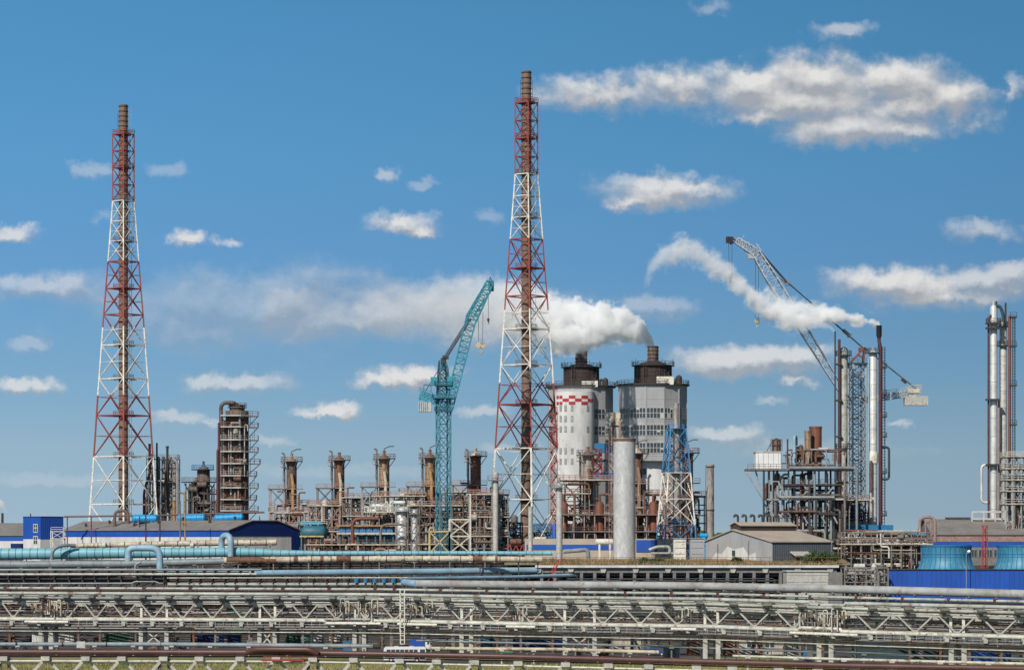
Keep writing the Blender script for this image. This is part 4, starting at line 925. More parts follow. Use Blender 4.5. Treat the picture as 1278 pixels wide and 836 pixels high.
mb = MB(); mb.lattice(J1, J2, 3.2, 2.0, 7, .38, .2, 0, 'x'); mb.bar(P(584, 396, d), P(606, 356, d), .4); mb.bar(P(592, 393, d), P(612, 364, d), .5); mb.build('jib_head', 'turq', t, smooth=False)
mb = MB(); mb.box(P(613, 357, d), (1.6, 1.4, 3)); mb.bar(P(609, 356, d), P(612, 346, d), .3); mb.bar(P(612, 346, d), P(616, 357, d), .3); mb.build('sheave_block', 'turq_dark', t)
CJ0, CJ1 = P(552, 503, d), P(525, 492, d)
mb = MB(); mb.lattice(CJ0, CJ1, 2.0, 2.2, 6, .4, .24); mb.bar(P(524, 491, d), P(524, 500, d), .3); mb.build('counter_jib', 'turq', t, smooth=False)
mb = MB(); mb.rail([P(524, 489, d) + Vector((0, -1, 0)), P(540, 495, d) + Vector((0, -1, 0))], 1.2, .06); mb.bar(P(529, 489, d), P(529, 480, d), .2); mb.bar(P(529, 480, d), P(538, 481, d), .3); mb.bar(P(538, 481, d), P(538, 490, d), .2); mb.build('railing', 'turq_dark', t)
mb = MB(); mb.box(P(530.5, 508, d), (S(16, d), 3, S(12, d))); o = mb.build('counterweight', 'silver_rough', t, smooth=False); mb = MB()
for k in range(5): mb.box(P(523.5 + k * 2.4, 508, d) + Vector((0, -1.55, 0)), (.12, .2, S(12.6, d)))
mb.build('counterweight_frame', 'turq', o)
mb = MB(); a = P(586, 398, d); b = P(553, 450, d)
for q in (-.8, -.3, .2, .7, 1.1): mb.tube(a + Vector((q * .5, q, 0)), b + Vector((q * .5, q, 0)), .1, 5)
mb.build('luffing_rope', 'rope', t)
mb = MB(); mb.box(P(556, 446, d), (1.8, 1.6, 1.0), 0); mb.box(P(553.5, 450, d), (1.6, 1.6, 1.4)); mb.build('pulley_block', 'dark', t)
mb = MB()
for q in (-.6, .6): mb.tube(P(551, 455, d) + Vector((0, q, 0)), P(530, 490, d) + Vector((0, q, 0)), .08, 5)
mb.build('stay_rope', 'rope', t)
for px_, y0, y1, big in ((599.8, 390, 427, 1), (609.5, 368, 400, 0)):
    mb = MB()
    for q in ((-.7, .7) if big else (0,)): mb.tube((X(px_, d) + q, d, Z(y0, d)), (X(px_, d) + q * .8, d, Z(y1, d)), .07, 5)
    o = mb.build('hoist_rope', 'rope', t); mb = MB(); z = Z(y1, d)
    if big:
        mb.box((X(px_, d), d, z - .6), (2.0, .7, 1.2)); mb.tube((X(px_, d) - .7, d - .4, z - 1), (X(px_, d) - .7, d + .4, z - 1), .75, 12); mb.tube((X(px_, d) + .7, d - .4, z - 1), (X(px_, d) + .7, d + .4, z - 1), .75, 12); mb.path([(X(px_, d), d, z - 1.4), (X(px_, d), d, z - 2.2), (X(px_, d) + .5, d, z - 2.7), (X(px_, d) + .1, d, z - 3.1), (X(px_, d) - .5, d, z - 2.7)], .22, 6)
    else: mb.tube((X(px_, d), d, z + .6), (X(px_, d), d, z - .4), .4, 8, .25); mb.path([(X(px_, d), d, z - .4), (X(px_, d) + .2, d, z - .8), (X(px_, d) - .2, d, z - 1.0)], .12, 6)
    mb.build('hook_block', 'pipe_cream' if big else 'dark', o)
# second row of process frames filling the gaps between the furnaces
FILL = ['dark', 'steel_brown', 'grey_light', 'steel_mix', 'grey', 'pipe_cream', 'steel_pink', 'pipe_pale', 'shell_tan']
unit('dark brown pipe frame between the leftmost furnace stack and the mottled rust brown one', 378, 418, 884, 690, [668, 655, 644, 630], 4, 'steel_brown', 40, 141, mats=FILL, decks=(1, 3))
unit('dense dark frame between the mottled rust brown and the pale tan furnace stack', 428, 474, 874, 690, [668, 655, 645, 634, 622], 4, 'steel_brown', 54, 142, mats=FILL, decks=(2, 4))
unit('crowded rusty frame just left of the turquoise crane mast, behind the yellow frame', 500, 548, 866, 690, [668, 655, 642, 630, 616], 5, 'steel_brown', 60, 143, mats=FILL, decks=(1, 3, 4))
unit('crowded brown frame between the turquoise crane mast and the red brown furnace stack', 556, 606, 858, 690, [668, 652, 640, 628, 615], 5, 'steel_brown', 60, 144, mats=FILL, decks=(1, 4))
unit('low rusty frame between the nearest lattice chimney and the white silo', 640, 700, 858, 690, [676, 664], 5, 'steel_mix', 36, 145, mats=FILL, decks=(1,))
d = 915; t = thing('shed', 'long low dark brown shed behind the row of furnace stacks', 'building', (X(480, d), d, gz(d)))
mb = MB(); mb.box((X(490, d), d + 4, (gz(d) + Z(664, d)) / 2), (S(240, d), 8, Z(664, d) - gz(d))); mb.build('wall', 'steel_brown', t, smooth=False); mb = MB(); mb.box((X(490, d), d + 4, Z(663, d)), (S(243, d), 9, .4)); mb.build('roof', 'roof', t, smooth=False)
# ------------------------------------------------------------------ twin absorber columns with flare, white crane between
d = 812; B0 = gz(d)
def column(label, px, w, ytop, d, m, hoops, group, seamed=True, cap=True):
    c = Vector((X(px, d), d, gz(d))); t = thing('absorber_column', label, 'column', c, group); r = S(w / 2, d); h = Z(ytop, d) - c.z
    mb = MB(); mb.lathe(c, [(r * 1.05, 0), (r * 1.05, h * .08), (r, h * .1), (r, h), (r * .7, h + .9), (.35, h + 1.3), (.35, h + 2.2)], 24); o = mb.build('shell', m, t)
    mb = MB(); n = 14
    for k in range(1, n): mb.lathe(c + Vector((0, 0, h * k / n)), [(r * 1.015, -.06), (r * 1.015, .06)], 24)
    mb.build('insulation_seam', 'grey', o)
    for y in hoops:
        mb = MB(); ringdeck(mb, (c.x, c.y, Z(y, d)), r * .95, r + 1.2, .22, 12); o = mb.build('gallery', 'dark_blue_steel', t); mb = MB(); mb.rail(circ((c.x, c.y, Z(y, d) + .2), r + 1.1, 11), 1.2, .06, True); mb.build('railing', 'dark', o)
    return t, c, r, h
g_ = 'twin pale columns with galleries'
t, c, r, h = column('left grey column of the pair flanking the white crane mast', 1053, 9.6, 444, d, 'pipe_pale', (444, 560), g_)
mb = MB(); mb.tube((X(1046.7, d), d - 1.5, B0), (X(1046.7, d), d - 1.5, Z(424, d)), S(1.7, d), 10); mb.build('pipe', 'maroon', t)
mb = MB(); mb.tube((X(1041.3, d), d - 1.8, B0), (X(1041.3, d), d - 1.8, Z(414, d)), S(1.0, d), 8); mb.build('vent_pipe', 'dark_blue_steel', t)
mb = MB(); mb.path(pxl([(1050, 444), (1049, 436), (1053, 433), (1058, 436), (1058, 446)], d), S(.9, d), 8, .6); mb.build('overhead_pipe', 'dark_blue_steel', t)
mb = MB(); mb.ladder((X(1059.5, d), d - 1, B0), (X(1059.5, d), d - 1, Z(444, d)), (0, 1, 0), .7, .05, .8, (1, 0, 0)); mb.build('ladder', 'dark_blue_steel', t)
for y in (455, 500, 545, 600):
    mb = MB(); mb.box((X(1045.5, d), d - 1.3, Z(y, d)), (S(9, d), 1.6, .5)); mb.build('pipe_clamp', 'dark', t)
t, c, r, h = column('right white column with black flare pipe, flanking the white crane mast', 1089.5, 10.5, 443, d, 'silver', (441,), g_)
mb = MB(); mb.path([(X(1098, d), d - 1, B0), (X(1098, d), d - 1, Z(432, d)), (X(1096.5, d), d - 1, Z(426, d)), (X(1096.5, d), d - 1, Z(422, d))], S(2.2, d), 12); mb.build('flare_riser', 'maroon', t)
mb = MB(); mb.lathe((X(1096.5, d), d - 1, Z(434, d)), [(S(1.4, d), 0), (S(1.5, d), Z(425, d) - Z(434, d)), (S(3.4, d), Z(419, d) - Z(434, d)), (S(3.5, d), Z(407, d) - Z(434, d)), (S(3.8, d), Z(406.5, d) - Z(434, d)), (S(3.2, d), Z(406.5, d) - Z(434, d)), (S(3.2, d), Z(412, d) - Z(434, d))], 16); mb.build('flare_tip', 'black', t)
mb = MB(); mb.ladder((X(1102.5, d), d, Z(655, d)), (X(1102.5, d), d, Z(433, d)), (1, 0, 0), S(3.0, d), .08, .9); mb.build('caged_ladder', 'dark_blue_steel', t)
for y in (459, 492, 520, 545, 590, 643):
    mb = MB(); mb.box((X(1102.8, d), d - .6, Z(y, d)), (S(7, d), 1.8, .4)); mb.rail([(X(1099.5, d), d - 1.4, Z(y, d)), (X(1106, d), d - 1.4, Z(y, d)), (X(1106, d), d + .3, Z(y, d))], 1.2, .06); mb.build('rest_platform', 'dark', t)
mb = MB(); mb.path([P(1101, 558, d - .0), P(1109.5, 558, d), P(1109.5, 598, d), P(1101, 598, d)], S(1.5, d), 8, 1.2); mb.build('pipe_loop', 'dark_blue_steel', t)
mb = MB(); mb.tube((X(1083.5, d), d - 1, B0), (X(1083.5, d), d - 1, Z(446, d)), S(1.1, d), 8); mb.build('pipe', 'pipe_blue', t)
for y in (575, 620):
    mb = MB(); mb.tube((X(1086, d), d - 2.2, Z(y + 40, d)), (X(1086, d), d - 2.2, Z(y, d)), S(1.6, d), 8); mb.build('pipe', 'pipe_rust' if y == 575 else 'pipe_cream', t)
mb = MB(); mb.lathe((c.x, c.y, Z(578, d)), [(r * 1.2, 0), (r * 1.25, 1), (r * 1.25, S(11, d)), (r * 1.05, S(15, d))], 24); mb.build('insulation_collar', 'white', t)
# white crane: lattice mast between the columns
d = 822; c = Vector((X(1069.5, d), d, gz(d))); t = thing('tower_crane', 'grey white luffing tower crane with long jib reaching left and concrete counterweight on the right', 'crane', c)
w = S(17, d); mb = MB(); mb.lattice(c, (c.x, d, Z(455, d)), w, w, 20, .38, .18, R(14)); mb.build('mast', 'crane_grey', t, smooth=False)
mb = MB()
for y in range(470, 660, 26): mb.box((c.x, d, Z(y, d)), (w * .9, w * .9, .25))
mb.build('rest_platform', 'pipe_cream', t, smooth=False)
mb = MB(); mb.ladder((c.x + w * .2, d - w * .3, c.z), (c.x + w * .2, d - w * .3, Z(455, d)), (1, 0, 0), .8, .06); mb.build('ladder', 'steel_mix', t)
mb = MB(); mb.box((c.x, d, Z(454, d)), (w * 1.5, w * 1.3, .5)); o = mb.build('slewing_platform', 'dark_blue_steel', t); mb = MB(); mb.rail([(c.x - w * .75, d - w * .6, Z(453, d)), (c.x + w * .75, d - w * .6, Z(453, d))], 1.2, .06); mb.build('railing', 'dark', o)
mb = MB(); 
for q in (-1, 1):
    mb.bar((X(1062, d), d + q, Z(452, d)), (X(1079, d), d + q, Z(434, d)), .5); mb.bar((X(1079, d), d + q, Z(434, d)), (X(1077, d), d + q, Z(453, d)), .5); mb.bar((X(1070, d), d + q, Z(443, d)), (X(1078, d), d + q, Z(446, d)), .3)
mb.box((X(1076, d), d, Z(436, d)), (S(8, d), 2.4, 1)); mb.build('top_frame', 'shell_red', t)
A, Bq, C_ = P(1062, 506, d), P(960, 343, d), P(943, 315, d)
mb = MB(); mb.lattice(A, Bq, 1.5, 3.0, 22, .3, .13, 0, 'z', True); mb.lattice(Bq, C_, 3.0, 2.2, 4, .32, .16, 0, 'x'); mb.build('jib', 'crane_grey', t, smooth=False)
mb = MB(); mb.lattice(C_, P(919, 300, d), 2.2, 1.6, 5, .3, .15, 0, 'x'); mb.bar(P(936, 321, d), P(921, 300, d), .6); mb.box(P(939, 320, d), (2.4, 1.6, 1.4)); mb.bar(P(945, 318, d), P(934, 303, d), .3); mb.bar(P(934, 303, d), P(918, 298, d), .3); mb.bar(P(925, 299, d), P(929, 293, d), .2); mb.bar(P(950, 313, d), P(944, 304, d), .3); mb.build('jib_head', 'crane_grey', t, smooth=False)
mb = MB(); mb.box(P(910.5, 299.5, d), (1.8, 1.4, 1.8), .3); mb.bar(P(919, 300, d), P(908, 296, d), .4); mb.bar(P(919, 301, d), P(911, 305, d), .35); mb.build('sheave_block', 'dark', t)
mb = MB()
for q in (-.9, -.3, .3, .9): mb.tube(P(980, 350, d) + Vector((q * .4, q, 0)), P(1078, 435, d) + Vector((q * .4, q, 0)), .1, 5); mb.tube(P(947, 312, d) + Vector((0, q, 0)), P(980, 350, d) + Vector((0, q, 0)), .16, 5)
mb.build('luffing_rope', 'dark_blue_steel', t)
for (x, y) in ((979, 350), (1056, 415)):
    mb = MB(); a = P(x - 4, y - 3.4, d); b = P(x + 4, y + 3.6, d); mb.bar(a, b, .9); mb.box(P(x + 4, y + 4, d), (1.0, 1.6, 1.0)); mb.build('pulley_block', 'steel_mix', t)
mb = MB()
for q in (-.8, .8): mb.tube(P(1080, 435, d) + Vector((0, q, 0)), P(1143, 485, d) + Vector((0, q, 0)), .09, 5)
mb.build('stay_rope', 'rope', t)
mb = MB(); mb.bar(P(1125, 473, d), P(1131, 478, d), .7); mb.build('stay_block', 'dark', t)
mb = MB(); mb.lattice(P(1076, 500, d), P(1146, 489, d), 1.5, 1.7, 12, .34, .16, 0, 'x'); mb.rail([P(1100, 493, d), P(1148, 485, d)], 1.1, .05); mb.build('counter_jib', 'crane_grey', t, smooth=False)
mb = MB(); mb.box(P(1140, 488, d), (S(16, d), 2.4, 1.2)); mb.rail([P(1132, 487, d) + Vector((0, -1.2, 0)), P(1149, 486, d) + Vector((0, -1.2, 0))], 1.3, .06); mb.build('winch_platform', 'pipe_cream', t)
mb = MB(); mb.box(P(1143, 500, d), (S(29, d), 3, S(11.5, d))); mb.build('counterweight', 'concrete', t, smooth=False)
for px_, y0, y1, big in ((944.8, 318, 398, 1), (911.5, 304, 342, 0)):
    mb = MB()
    for q in (-.5, .5): mb.tube((X(px_, d) + q, d, Z(y0, d)), (X(px_, d) + q * .7, d, Z(y1, d)), .075, 5)
    o = mb.build('hoist_rope', 'rope', t)
    mb = MB(); z = Z(y1, d); mb.box((X(px_, d), d, z - .6), (1.3, .8, 1.4)); mb.tube((X(px_, d), d - .5, z - .5), (X(px_, d), d + .5, z - .5), .8, 12); mb.path([(X(px_, d), d, z - 1.2), (X(px_, d), d, z - 1.9), (X(px_, d) + .35, d, z - 2.2), (X(px_, d), d, z - 2.5), (X(px_, d) - .3, d, z - 2.2)], .17, 6); mb.build('hook_block', 'pipe_cream' if big else 'dark', o)
# ------------------------------------------------------------------ right process structure with white cabin and rust stacks
d = 780; c = Vector((X(995, d), d, gz(d))); t = thing('process_unit', 'tall dark leg frame carrying a white cabin and two rust brown stacks', 'plant unit', c)
B0 = c.z; zt = Z(585, d)
mb = MB(); mb.box(((X(931, d) + X(1066, d)) / 2, d, zt - .25), (S(135, d), 12, .5)); o = mb.build('deck', 'steel_mix', t, smooth=False)
mb = MB(); mb.rail([(X(931, d), d - 6, zt), (X(1066, d), d - 6, zt)], 1.2, .06, False, 1.5); mb.build('railing', 'steel_mix', o, smooth=False)
mb = MB(); mb.path([(X(982, d), d - 6.2, zt + .1), (X(1063, d), d - 6.2, zt + .1), (X(1066, d), d - 6.2, zt - 1), (X(1066, d), d - 6.2, B0)], .36, 8, 1); mb.build('pipe', 'pipe_grey', t)
for i, (px_, w_, m) in enumerate(((951, 2.6, 'dark_blue_steel'), (958.5, 3, 'grey'), (965.5, 2.6, 'grey'), (971, 3.2, 'pipe_grey'), (982.5, 2.2, 'steel_mix'), (991, 3.2, 'grey'), (1002, 2.2, 'dark'), (1014.5, 3.0, 'pipe_grey'), (1030, 3.6, 'grey'), (1045.5, 3.2, 'pipe_grey'), (1051.5, 3.2, 'steel_mix'), (1008, 2, 'dark'), (1022, 2, 'dark'), (1038, 2.4, 'dark'))):
    y = d - 5.5 + (i * 2.7) % 9; mb = MB(); mb.tube((X(px_, d), y, B0), (X(px_, d), y, zt - .2), S(w_ / 2, d), 10); mb.build('leg', m, t)
mb = MB(); 
for a, b in (((931, 588), (951, 621)), ((951, 612), (943, 588)), ((971, 600), (982, 623)), ((1000, 600), (1014, 623)), ((1014, 600), (1000, 623)), ((1014, 623), (1030, 653)), ((1030, 623), (1045, 653)), ((1045, 600), (1030, 620)), ((951, 650), (965, 623)), ((991, 623), (1008, 653)), ((951, 623), (982, 623)), ((971, 650), (951, 625))):
    mb.bar(P(*a, d - 4), P(*b, d - 4), .42)
mb.build('brace', 'grey', t)
for y, a, b in ((623, 986, 1056), (640, 985, 1040), (605, 975, 1050)):
    mb = MB(); mb.box((X((a + b) / 2, d), d, Z(y, d)), (S(b - a, d), 9, .45)); o = mb.build('lower_deck', 'grey_light' if y == 623 else 'dark', t, smooth=False); mb = MB(); mb.rail([(X(a, d), d - 4.5, Z(y, d) + .2), (X(b, d), d - 4.5, Z(y, d) + .2)], 1.2, .06); mb.build('railing', 'dark', o)
# cabin
cb_ = MB(); x0, x1 = X(941.5, d), X(972.5, d); cb_.box(((x0 + x1) / 2, d - 1, (zt + Z(565, d)) / 2), (x1 - x0, 7, Z(565, d) - zt)); o = cb_.build('cabin', 'white_clean', t, smooth=False)
mb = MB(); mb.prism([(x0 - .2, d - 4.7), (x1 + .2, d - 4.7), (x1 + .2, d + 2.7), (x0 - .2, d + 2.7)], Z(565, d) + .01, Z(563.6, d)); mb.build('roof', 'grey_light', o, smooth=False)
mb = MB(); 
for k in range(5): mb.box((lerp(x0, x1, (k + .5) / 5), d - 4.53, (zt + Z(565, d)) / 2), (.08, .06, Z(566, d) - zt))
mb.build('panel_seam', 'grey', o)
mb = MB(); mb.lathe((X(969, d), d, Z(563, d)), [(S(5.5, d), 0), (S(5.5, d), 2.8), (S(3, d), 3.3), (.3, 3.6)], 14); mb.build('drum', 'shell_dark', t)
mb = MB(); mb.rail(circ((X(969, d), d, Z(563, d)), S(7, d), 8), 3.2, .07, True); mb.bar((X(957, d), d, Z(563, d)), (X(964, d), d, Z(550, d)), .2); mb.build('drum_cage', 'maroon', t)
for px_, w_, y0, m in ((1018.3, 15.5, 532, 'shell_red'), (1007.2, 8.6, 537.5, 'shell_tan')):
    cc_ = (X(px_, d), d + (1 if w_ > 10 else -2.5), zt); r = S(w_ / 2, d); h = Z(y0, d) - zt; mb = MB(); mb.lathe(cc_, [(r, 0), (r, h - .5), (r * 1.06, h - .5), (r * 1.06, h), (r * .92, h), (r * .92, h - 1.5)], 22); o = mb.build('rust_stack', m, t); mb = MB()
    for k in range(3): mb.lathe((cc_[0], cc_[1], zt + h * (k + 1) / 4), [(r * 1.02, 0), (r * 1.02, .2)], 22)
    mb.build('hoop', 'steel_brown', o)
mb = MB(); mb.path([(X(990, d), d - 3, zt), (X(990, d), d - 3, Z(545, d)), (X(993, d), d - 1, Z(545, d)), (X(993, d), d - 1, Z(556, d))], S(2.1, d), 10, .8); mb.build('overhead_pipe', 'pipe_blue', t)
mb = MB(); mb.tube((X(982, d), d - 2, zt), (X(982, d), d - 2, Z(548, d)), S(1, d), 8); mb.build('vent_pipe', 'dark', t)
clutter(t, X(975, d), X(1055, d), d - 5.5, d + 4, zt + .3, Z(560, d), 40, ['steel_mix', 'pipe_rust', 'grey', 'pipe_rust', 'steel_brown', 'dark', 'grey'], 61, .26, .5, 7, ['steel_mix', 'pipe_rust', 'grey_light', 'pipe_blue'])
clutter(t, X(955, d), X(1058, d), d - 5.5, d + 4, B0, zt - 1, 84, ['steel_mix', 'dark', 'grey', 'dark_blue_steel', 'dark', 'pipe_rust', 'grey_light'], 62, .4, .6, 8, ['dark', 'grey', 'steel_brown'])
# dark backing frame between the legs and columns
unit('dark grey pipe frame at the foot of the left grey column', 1038, 1082, 800, 690, [672, 655, 640, 625], 4, 'dark', 34, 63, mats=['dark', 'grey', 'dark_blue_steel', 'steel_mix'], decks=(1, 3))
unit('cream and rust pipe frame between the columns and the cooling tower', 1048, 1160, 765, 690, [690, 680, 671, 664], 9, 'steel_mix', 80, 64, mats=['pipe_cream', 'pipe_rust', 'pipe_pale2', 'steel_mix', 'pipe_cream', 'grey', 'white'], decks=(1,), drums=6, vert=.3, rmax=.28, brace=False, dm=['pipe_cream', 'steel_mix', 'grey_light'])
d = 800
for x0, x1, y0, y1, m, lab in ((1054, 1109, 655, 664, 'panel_blue', 'flat blue building block under the white column'), (1092, 1147, 664, 668, 'tank_blue', 'long light blue canopy right of the columns')):
    t = thing('block_building' if y0 < 660 else 'canopy', lab, 'building', (X((x0 + x1) / 2, d), d, gz(d))); mb = MB(); mb.box((X((x0 + x1) / 2, d), d - 6, (Z(y0, d) + Z(y1, d)) / 2), (S(x1 - x0, d), 8, S(y1 - y0, d))); mb.build('upper_wall', m, t, smooth=False)
    mb = MB(); mb.box((X((x0 + x1) / 2, d), d - 5.8, (gz(d) + Z(y1, d)) / 2 - .01), (S(x1 - x0 - 2, d), 7, Z(y1, d) - gz(d))); mb.build('lower_wall', 'concrete_dark', t, smooth=False)
d = 770; mb = MB(); mb.path([P(1148, 700, d), P(1148, 645, d), P(1167, 645, d), P(1167, 676, d)], S(1.9, d), 10, 1.8); mb.path([P(1155, 690, d), P(1155, 650, d), P(1162, 650, d), P(1162, 690, d)], S(1, d), 8, 1); single(mb, 'hooked_pipe', 'steel_pink', 'grey brown pipe arch standing left of the right hand hall roof', 'pipe', P(1148, 700, d))
# ------------------------------------------------------------------ far right silver columns
d = 800; B0 = gz(d); g2 = 'silver columns at the right edge'
t, c, r, h = column('tallest silver column by the right edge, with a U shaped pipe on its left side', 1240, 9, 386, d, 'silver', (404,), g2)
mb = MB(); mb.path([P(1236.5, 580, d), P(1225, 580, d), P(1225, 627, d), P(1237, 627, d)], S(1.8, d), 10, 1.4); mb.build('u_pipe', 'silver', t)
mb = MB(); mb.path([(X(1233, d), d - 1, B0), (X(1233, d), d - 1, Z(396, d)), (X(1236, d), d - 1, Z(393, d))], S(1.3, d), 8, .6); mb.build('pipe', 'maroon', t)
mb = MB(); mb.path(pxl([(1240, 388), (1241, 382), (1248, 382), (1252, 392), (1252, 402)], d), S(2, d), 10, 1.2); mb.build('overhead_pipe', 'dark_blue_steel', t)
for px_, y in ((1243.5, 376), (1255, 378)):
    mb = MB(); mb.tube((X(px_, d), d, Z(402, d)), (X(px_, d), d, Z(y, d)), .28, 6); mb.build('vent_pipe', 'dark', t)
for y in (404, 410, 499, 580): 
    mb = MB(); mb.box((X(1238, d), d - 1.4, Z(y, d)), (S(17, d), 2, .5)); mb.build('pipe_clamp', 'dark', t)
t, c, r, h = column('shorter silver column just right of the tallest one, by the right edge', 1252, 9, 402, d + 3, 'silver_rough', (408, 432), g2)
mb = MB(); mb.tube((X(1260, d), d, B0), (X(1260, d), d, Z(394, d)), S(1.9, d), 10); mb.build('pipe', 'shell_red', t)
mb = MB(); mb.tube((X(1246.5, d), d, B0), (X(1246.5, d), d, Z(500, d)), S(1.3, d), 8); mb.build('pipe', 'steel_pink', t)
mb = MB(); mb.ladder((X(1265, d), d, B0), (X(1265, d), d, Z(395, d)), (1, 0, 0), S(2.5, d), .08, .9); mb.build('caged_ladder', 'dark_blue_steel', t)
for y in (396, 432, 481, 530):
    mb = MB(); mb.box((X(1264, d), d, Z(y, d)), (S(9, d), 2.4, .4)); mb.rail([(X(1260, d), d - 1.2, Z(y, d)), (X(1268, d), d - 1.2, Z(y, d))], 1.3, .06); mb.build('rest_platform', 'dark', t)
unit('grey steel frame with pipes at the right edge beside the silver columns', 1253, 1300, 790, 650, [630, 614, 600, 586, 571], 5, 'grey', 44, 65, mats=['grey', 'dark', 'steel_mix', 'pipe_rust', 'grey_light'], decks=(0, 1, 2, 3, 4), rail='grey_light')
# ------------------------------------------------------------------ right hall
d = 782; A = (X(1164, d), d); Bq = (X(1330, d), d)
t, pt, L = hall('hall', 'grey roofed hall with blue wall band at right, behind the cooling tower', 'building', A, Bq, 30, gz(d), Z(667, d), Z(648.5, d), 'concrete_dark', 'roof', .06, [('royal_plain', Z(682, d), Z(676, d)), ('steel_pink', Z(675.5, d), Z(668, d))])
for k in range(9):
    x = X(1206 + k * 9.5, d); mb = MB(); mb.box((x, d - .08, Z(690, d)), (S(7.6, d), .2, S(10, d))); w_ = mb.build('window', 'grey', t, smooth=False)
    for s_ in (-1, 1): mb = MB(); mb.box((x + s_ * S(1.8, d), d - .15, Z(690, d)), (S(3.0, d), .14, S(8.6, d))); mb.build('pane', 'glass', w_, smooth=False)
mb = MB(); mb.box((X(1206, d), d + 15, Z(648, d)), (S(30, d), 3, 1.4)); mb.build('roof_monitor', 'dark', t, smooth=False)
mb = MB(); a, b = X(1222, d), X(1310, d); z = Z(647, d); mb.bar((a, d + 12, z), (b, d + 12, z), .5); mb.bar((a, d + 12, Z(638, d)), (b, d + 12, Z(638, d)), .5)
for k in range(7): mb.bar((lerp(a, b, k / 6), d + 12, z - 2), (lerp(a, b, k / 6), d + 12, Z(638, d)), .4)
mb.build('roof_gantry', 'grey_light', t)
mb = MB(); mb.tube((X(1268, d), d + 5, Z(664, d)), (X(1266, d), d + 5, Z(655, d)), .8, 8); mb.tube((X(1273, d), d + 5, Z(664, d)), (X(1272, d), d + 5, Z(658, d)), .6, 8); mb.build('roof_vent', 'shell_red', t)
d = 765; c = Vector((X(1229, d), d, gz(d))); mb = MB(); mb.lattice(c, (c.x, d, Z(655, d)), S(5, d), S(5, d), 8, .15, .08, .3, 'z'); single(mb, 'lattice_mast', 'red', 'short red lattice mast standing between the two blue cooling fan stacks', 'mast', c)
# ------------------------------------------------------------------ cooling tower
d = 722; t = thing('cooling_tower', 'blue walled cooling tower carrying two flared light blue fan stacks', 'cooling tower', (X(1200, d), d, 6))
x0, x1 = X(1107.5, d), X(1345, d); zt = Z(711, d)
mb = MB(); mb.box(((x0 + x1) / 2, d + 8.5, (6 + zt) / 2), (x1 - x0, 17, zt - 6)); mb.build('wall', 'royal_plain', t, smooth=False)
mb = MB(); 
for k in range(40): mb.box((lerp(x0, x1, k / 39), d - .03, (zt + 6) / 2), (.07, .1, zt - 6.2))
mb.build('cladding_rib', 'royal_plain', t, smooth=False)
mb = MB(); mb.box((x0 - .1, d + 8.4, (6 + zt) / 2), (.3, 17.2, zt - 5.9)); mb.box(((x0 + x1) / 2, d + 8.4, zt + .1), (x1 - x0 + .4, 17.4, .18)); mb.build('edge_trim', 'dark', t, smooth=False)
for px_, w_ in ((1181, 66), (1276, 66)):
    c = Vector((X(px_, d + 8.5), d + 8.5, zt + .2)); r = S(32, d); h = Z(681.5, d) - zt
    prof = [(r * 1.12, 0), (r * 1.04, h * .12), (r * .97, h * .35), (r * .945, h * .6), (r * .96, h * .85), (r * .99, h), (r * .93, h), (r * .9, h * .5)]
    mb = MB(); mb.lathe(c, prof, 48, cap1=False); o = mb.build('fan_stack', 'fan_blue', t)
    for k in range(32):
        a = k * math.pi / 16; rb = MB(); e = Vector((math.cos(a), math.sin(a), 0)); rb.path([c + e * (q + .05) + Vector((0, 0, z)) for q, z in prof[:6]], .09, 4)
        rb.build('rib', 'panel_blue', o)
    mb = MB()
    for f in (.5, .62): mb.lathe(c + Vector((0, 0, h * f)), [(r * .965, 0), (r * .965, .14)], 48)
    mb.lathe(c + Vector((0, 0, h - .02)), [(r * 1.01, -.2), (r * 1.01, .1)], 48, cap0=False, cap1=False); mb.build('hoop', 'panel_blue', o)
    mb = MB(); mb.lathe(c + Vector((0, 0, h * .45)), [(1.0, 0), (.8, .8), (.2, 1.0)], 16); o2 = mb.build('fan_hub', 'grey', t)
    for k in range(6):
        a = k * 1.047; e = Vector((math.cos(a), math.sin(a), 0)); s_ = Vector((-e.y, e.x, 0)); q = c + Vector((0, 0, h * .45 + .4)); mb = MB(); mb.extrude([q + e * .7 - s_ * .4 - Vector((0, 0, .2)), q + e * r * .85 - s_ * .5, q + e * r * .85 + s_ * .4 + Vector((0, 0, .2)), q + e * .7 + s_ * .4 + Vector((0, 0, .3))], (0, 0, .1)); mb.build('fan_blade', 'grey_light', o2)
d = 719; t = thing('street_lamp', 'small white headed lamp post in front of the left blue fan stack', 'lamp', (X(1206, d), d, 7.5)); mb = MB(); mb.path([(X(1206, d), d, 7.5), (X(1206, d), d, Z(692, d)), (X(1207.5, d), d, Z(689, d))], .1, 6); mb.build('post', 'grey', t); mb = MB(); mb.hcyl((X(1207, d), d - .3, Z(689, d)), (X(1211, d), d - .3, Z(687, d)), .4, 8); mb.build('lamp_head', 'white_clean', t)
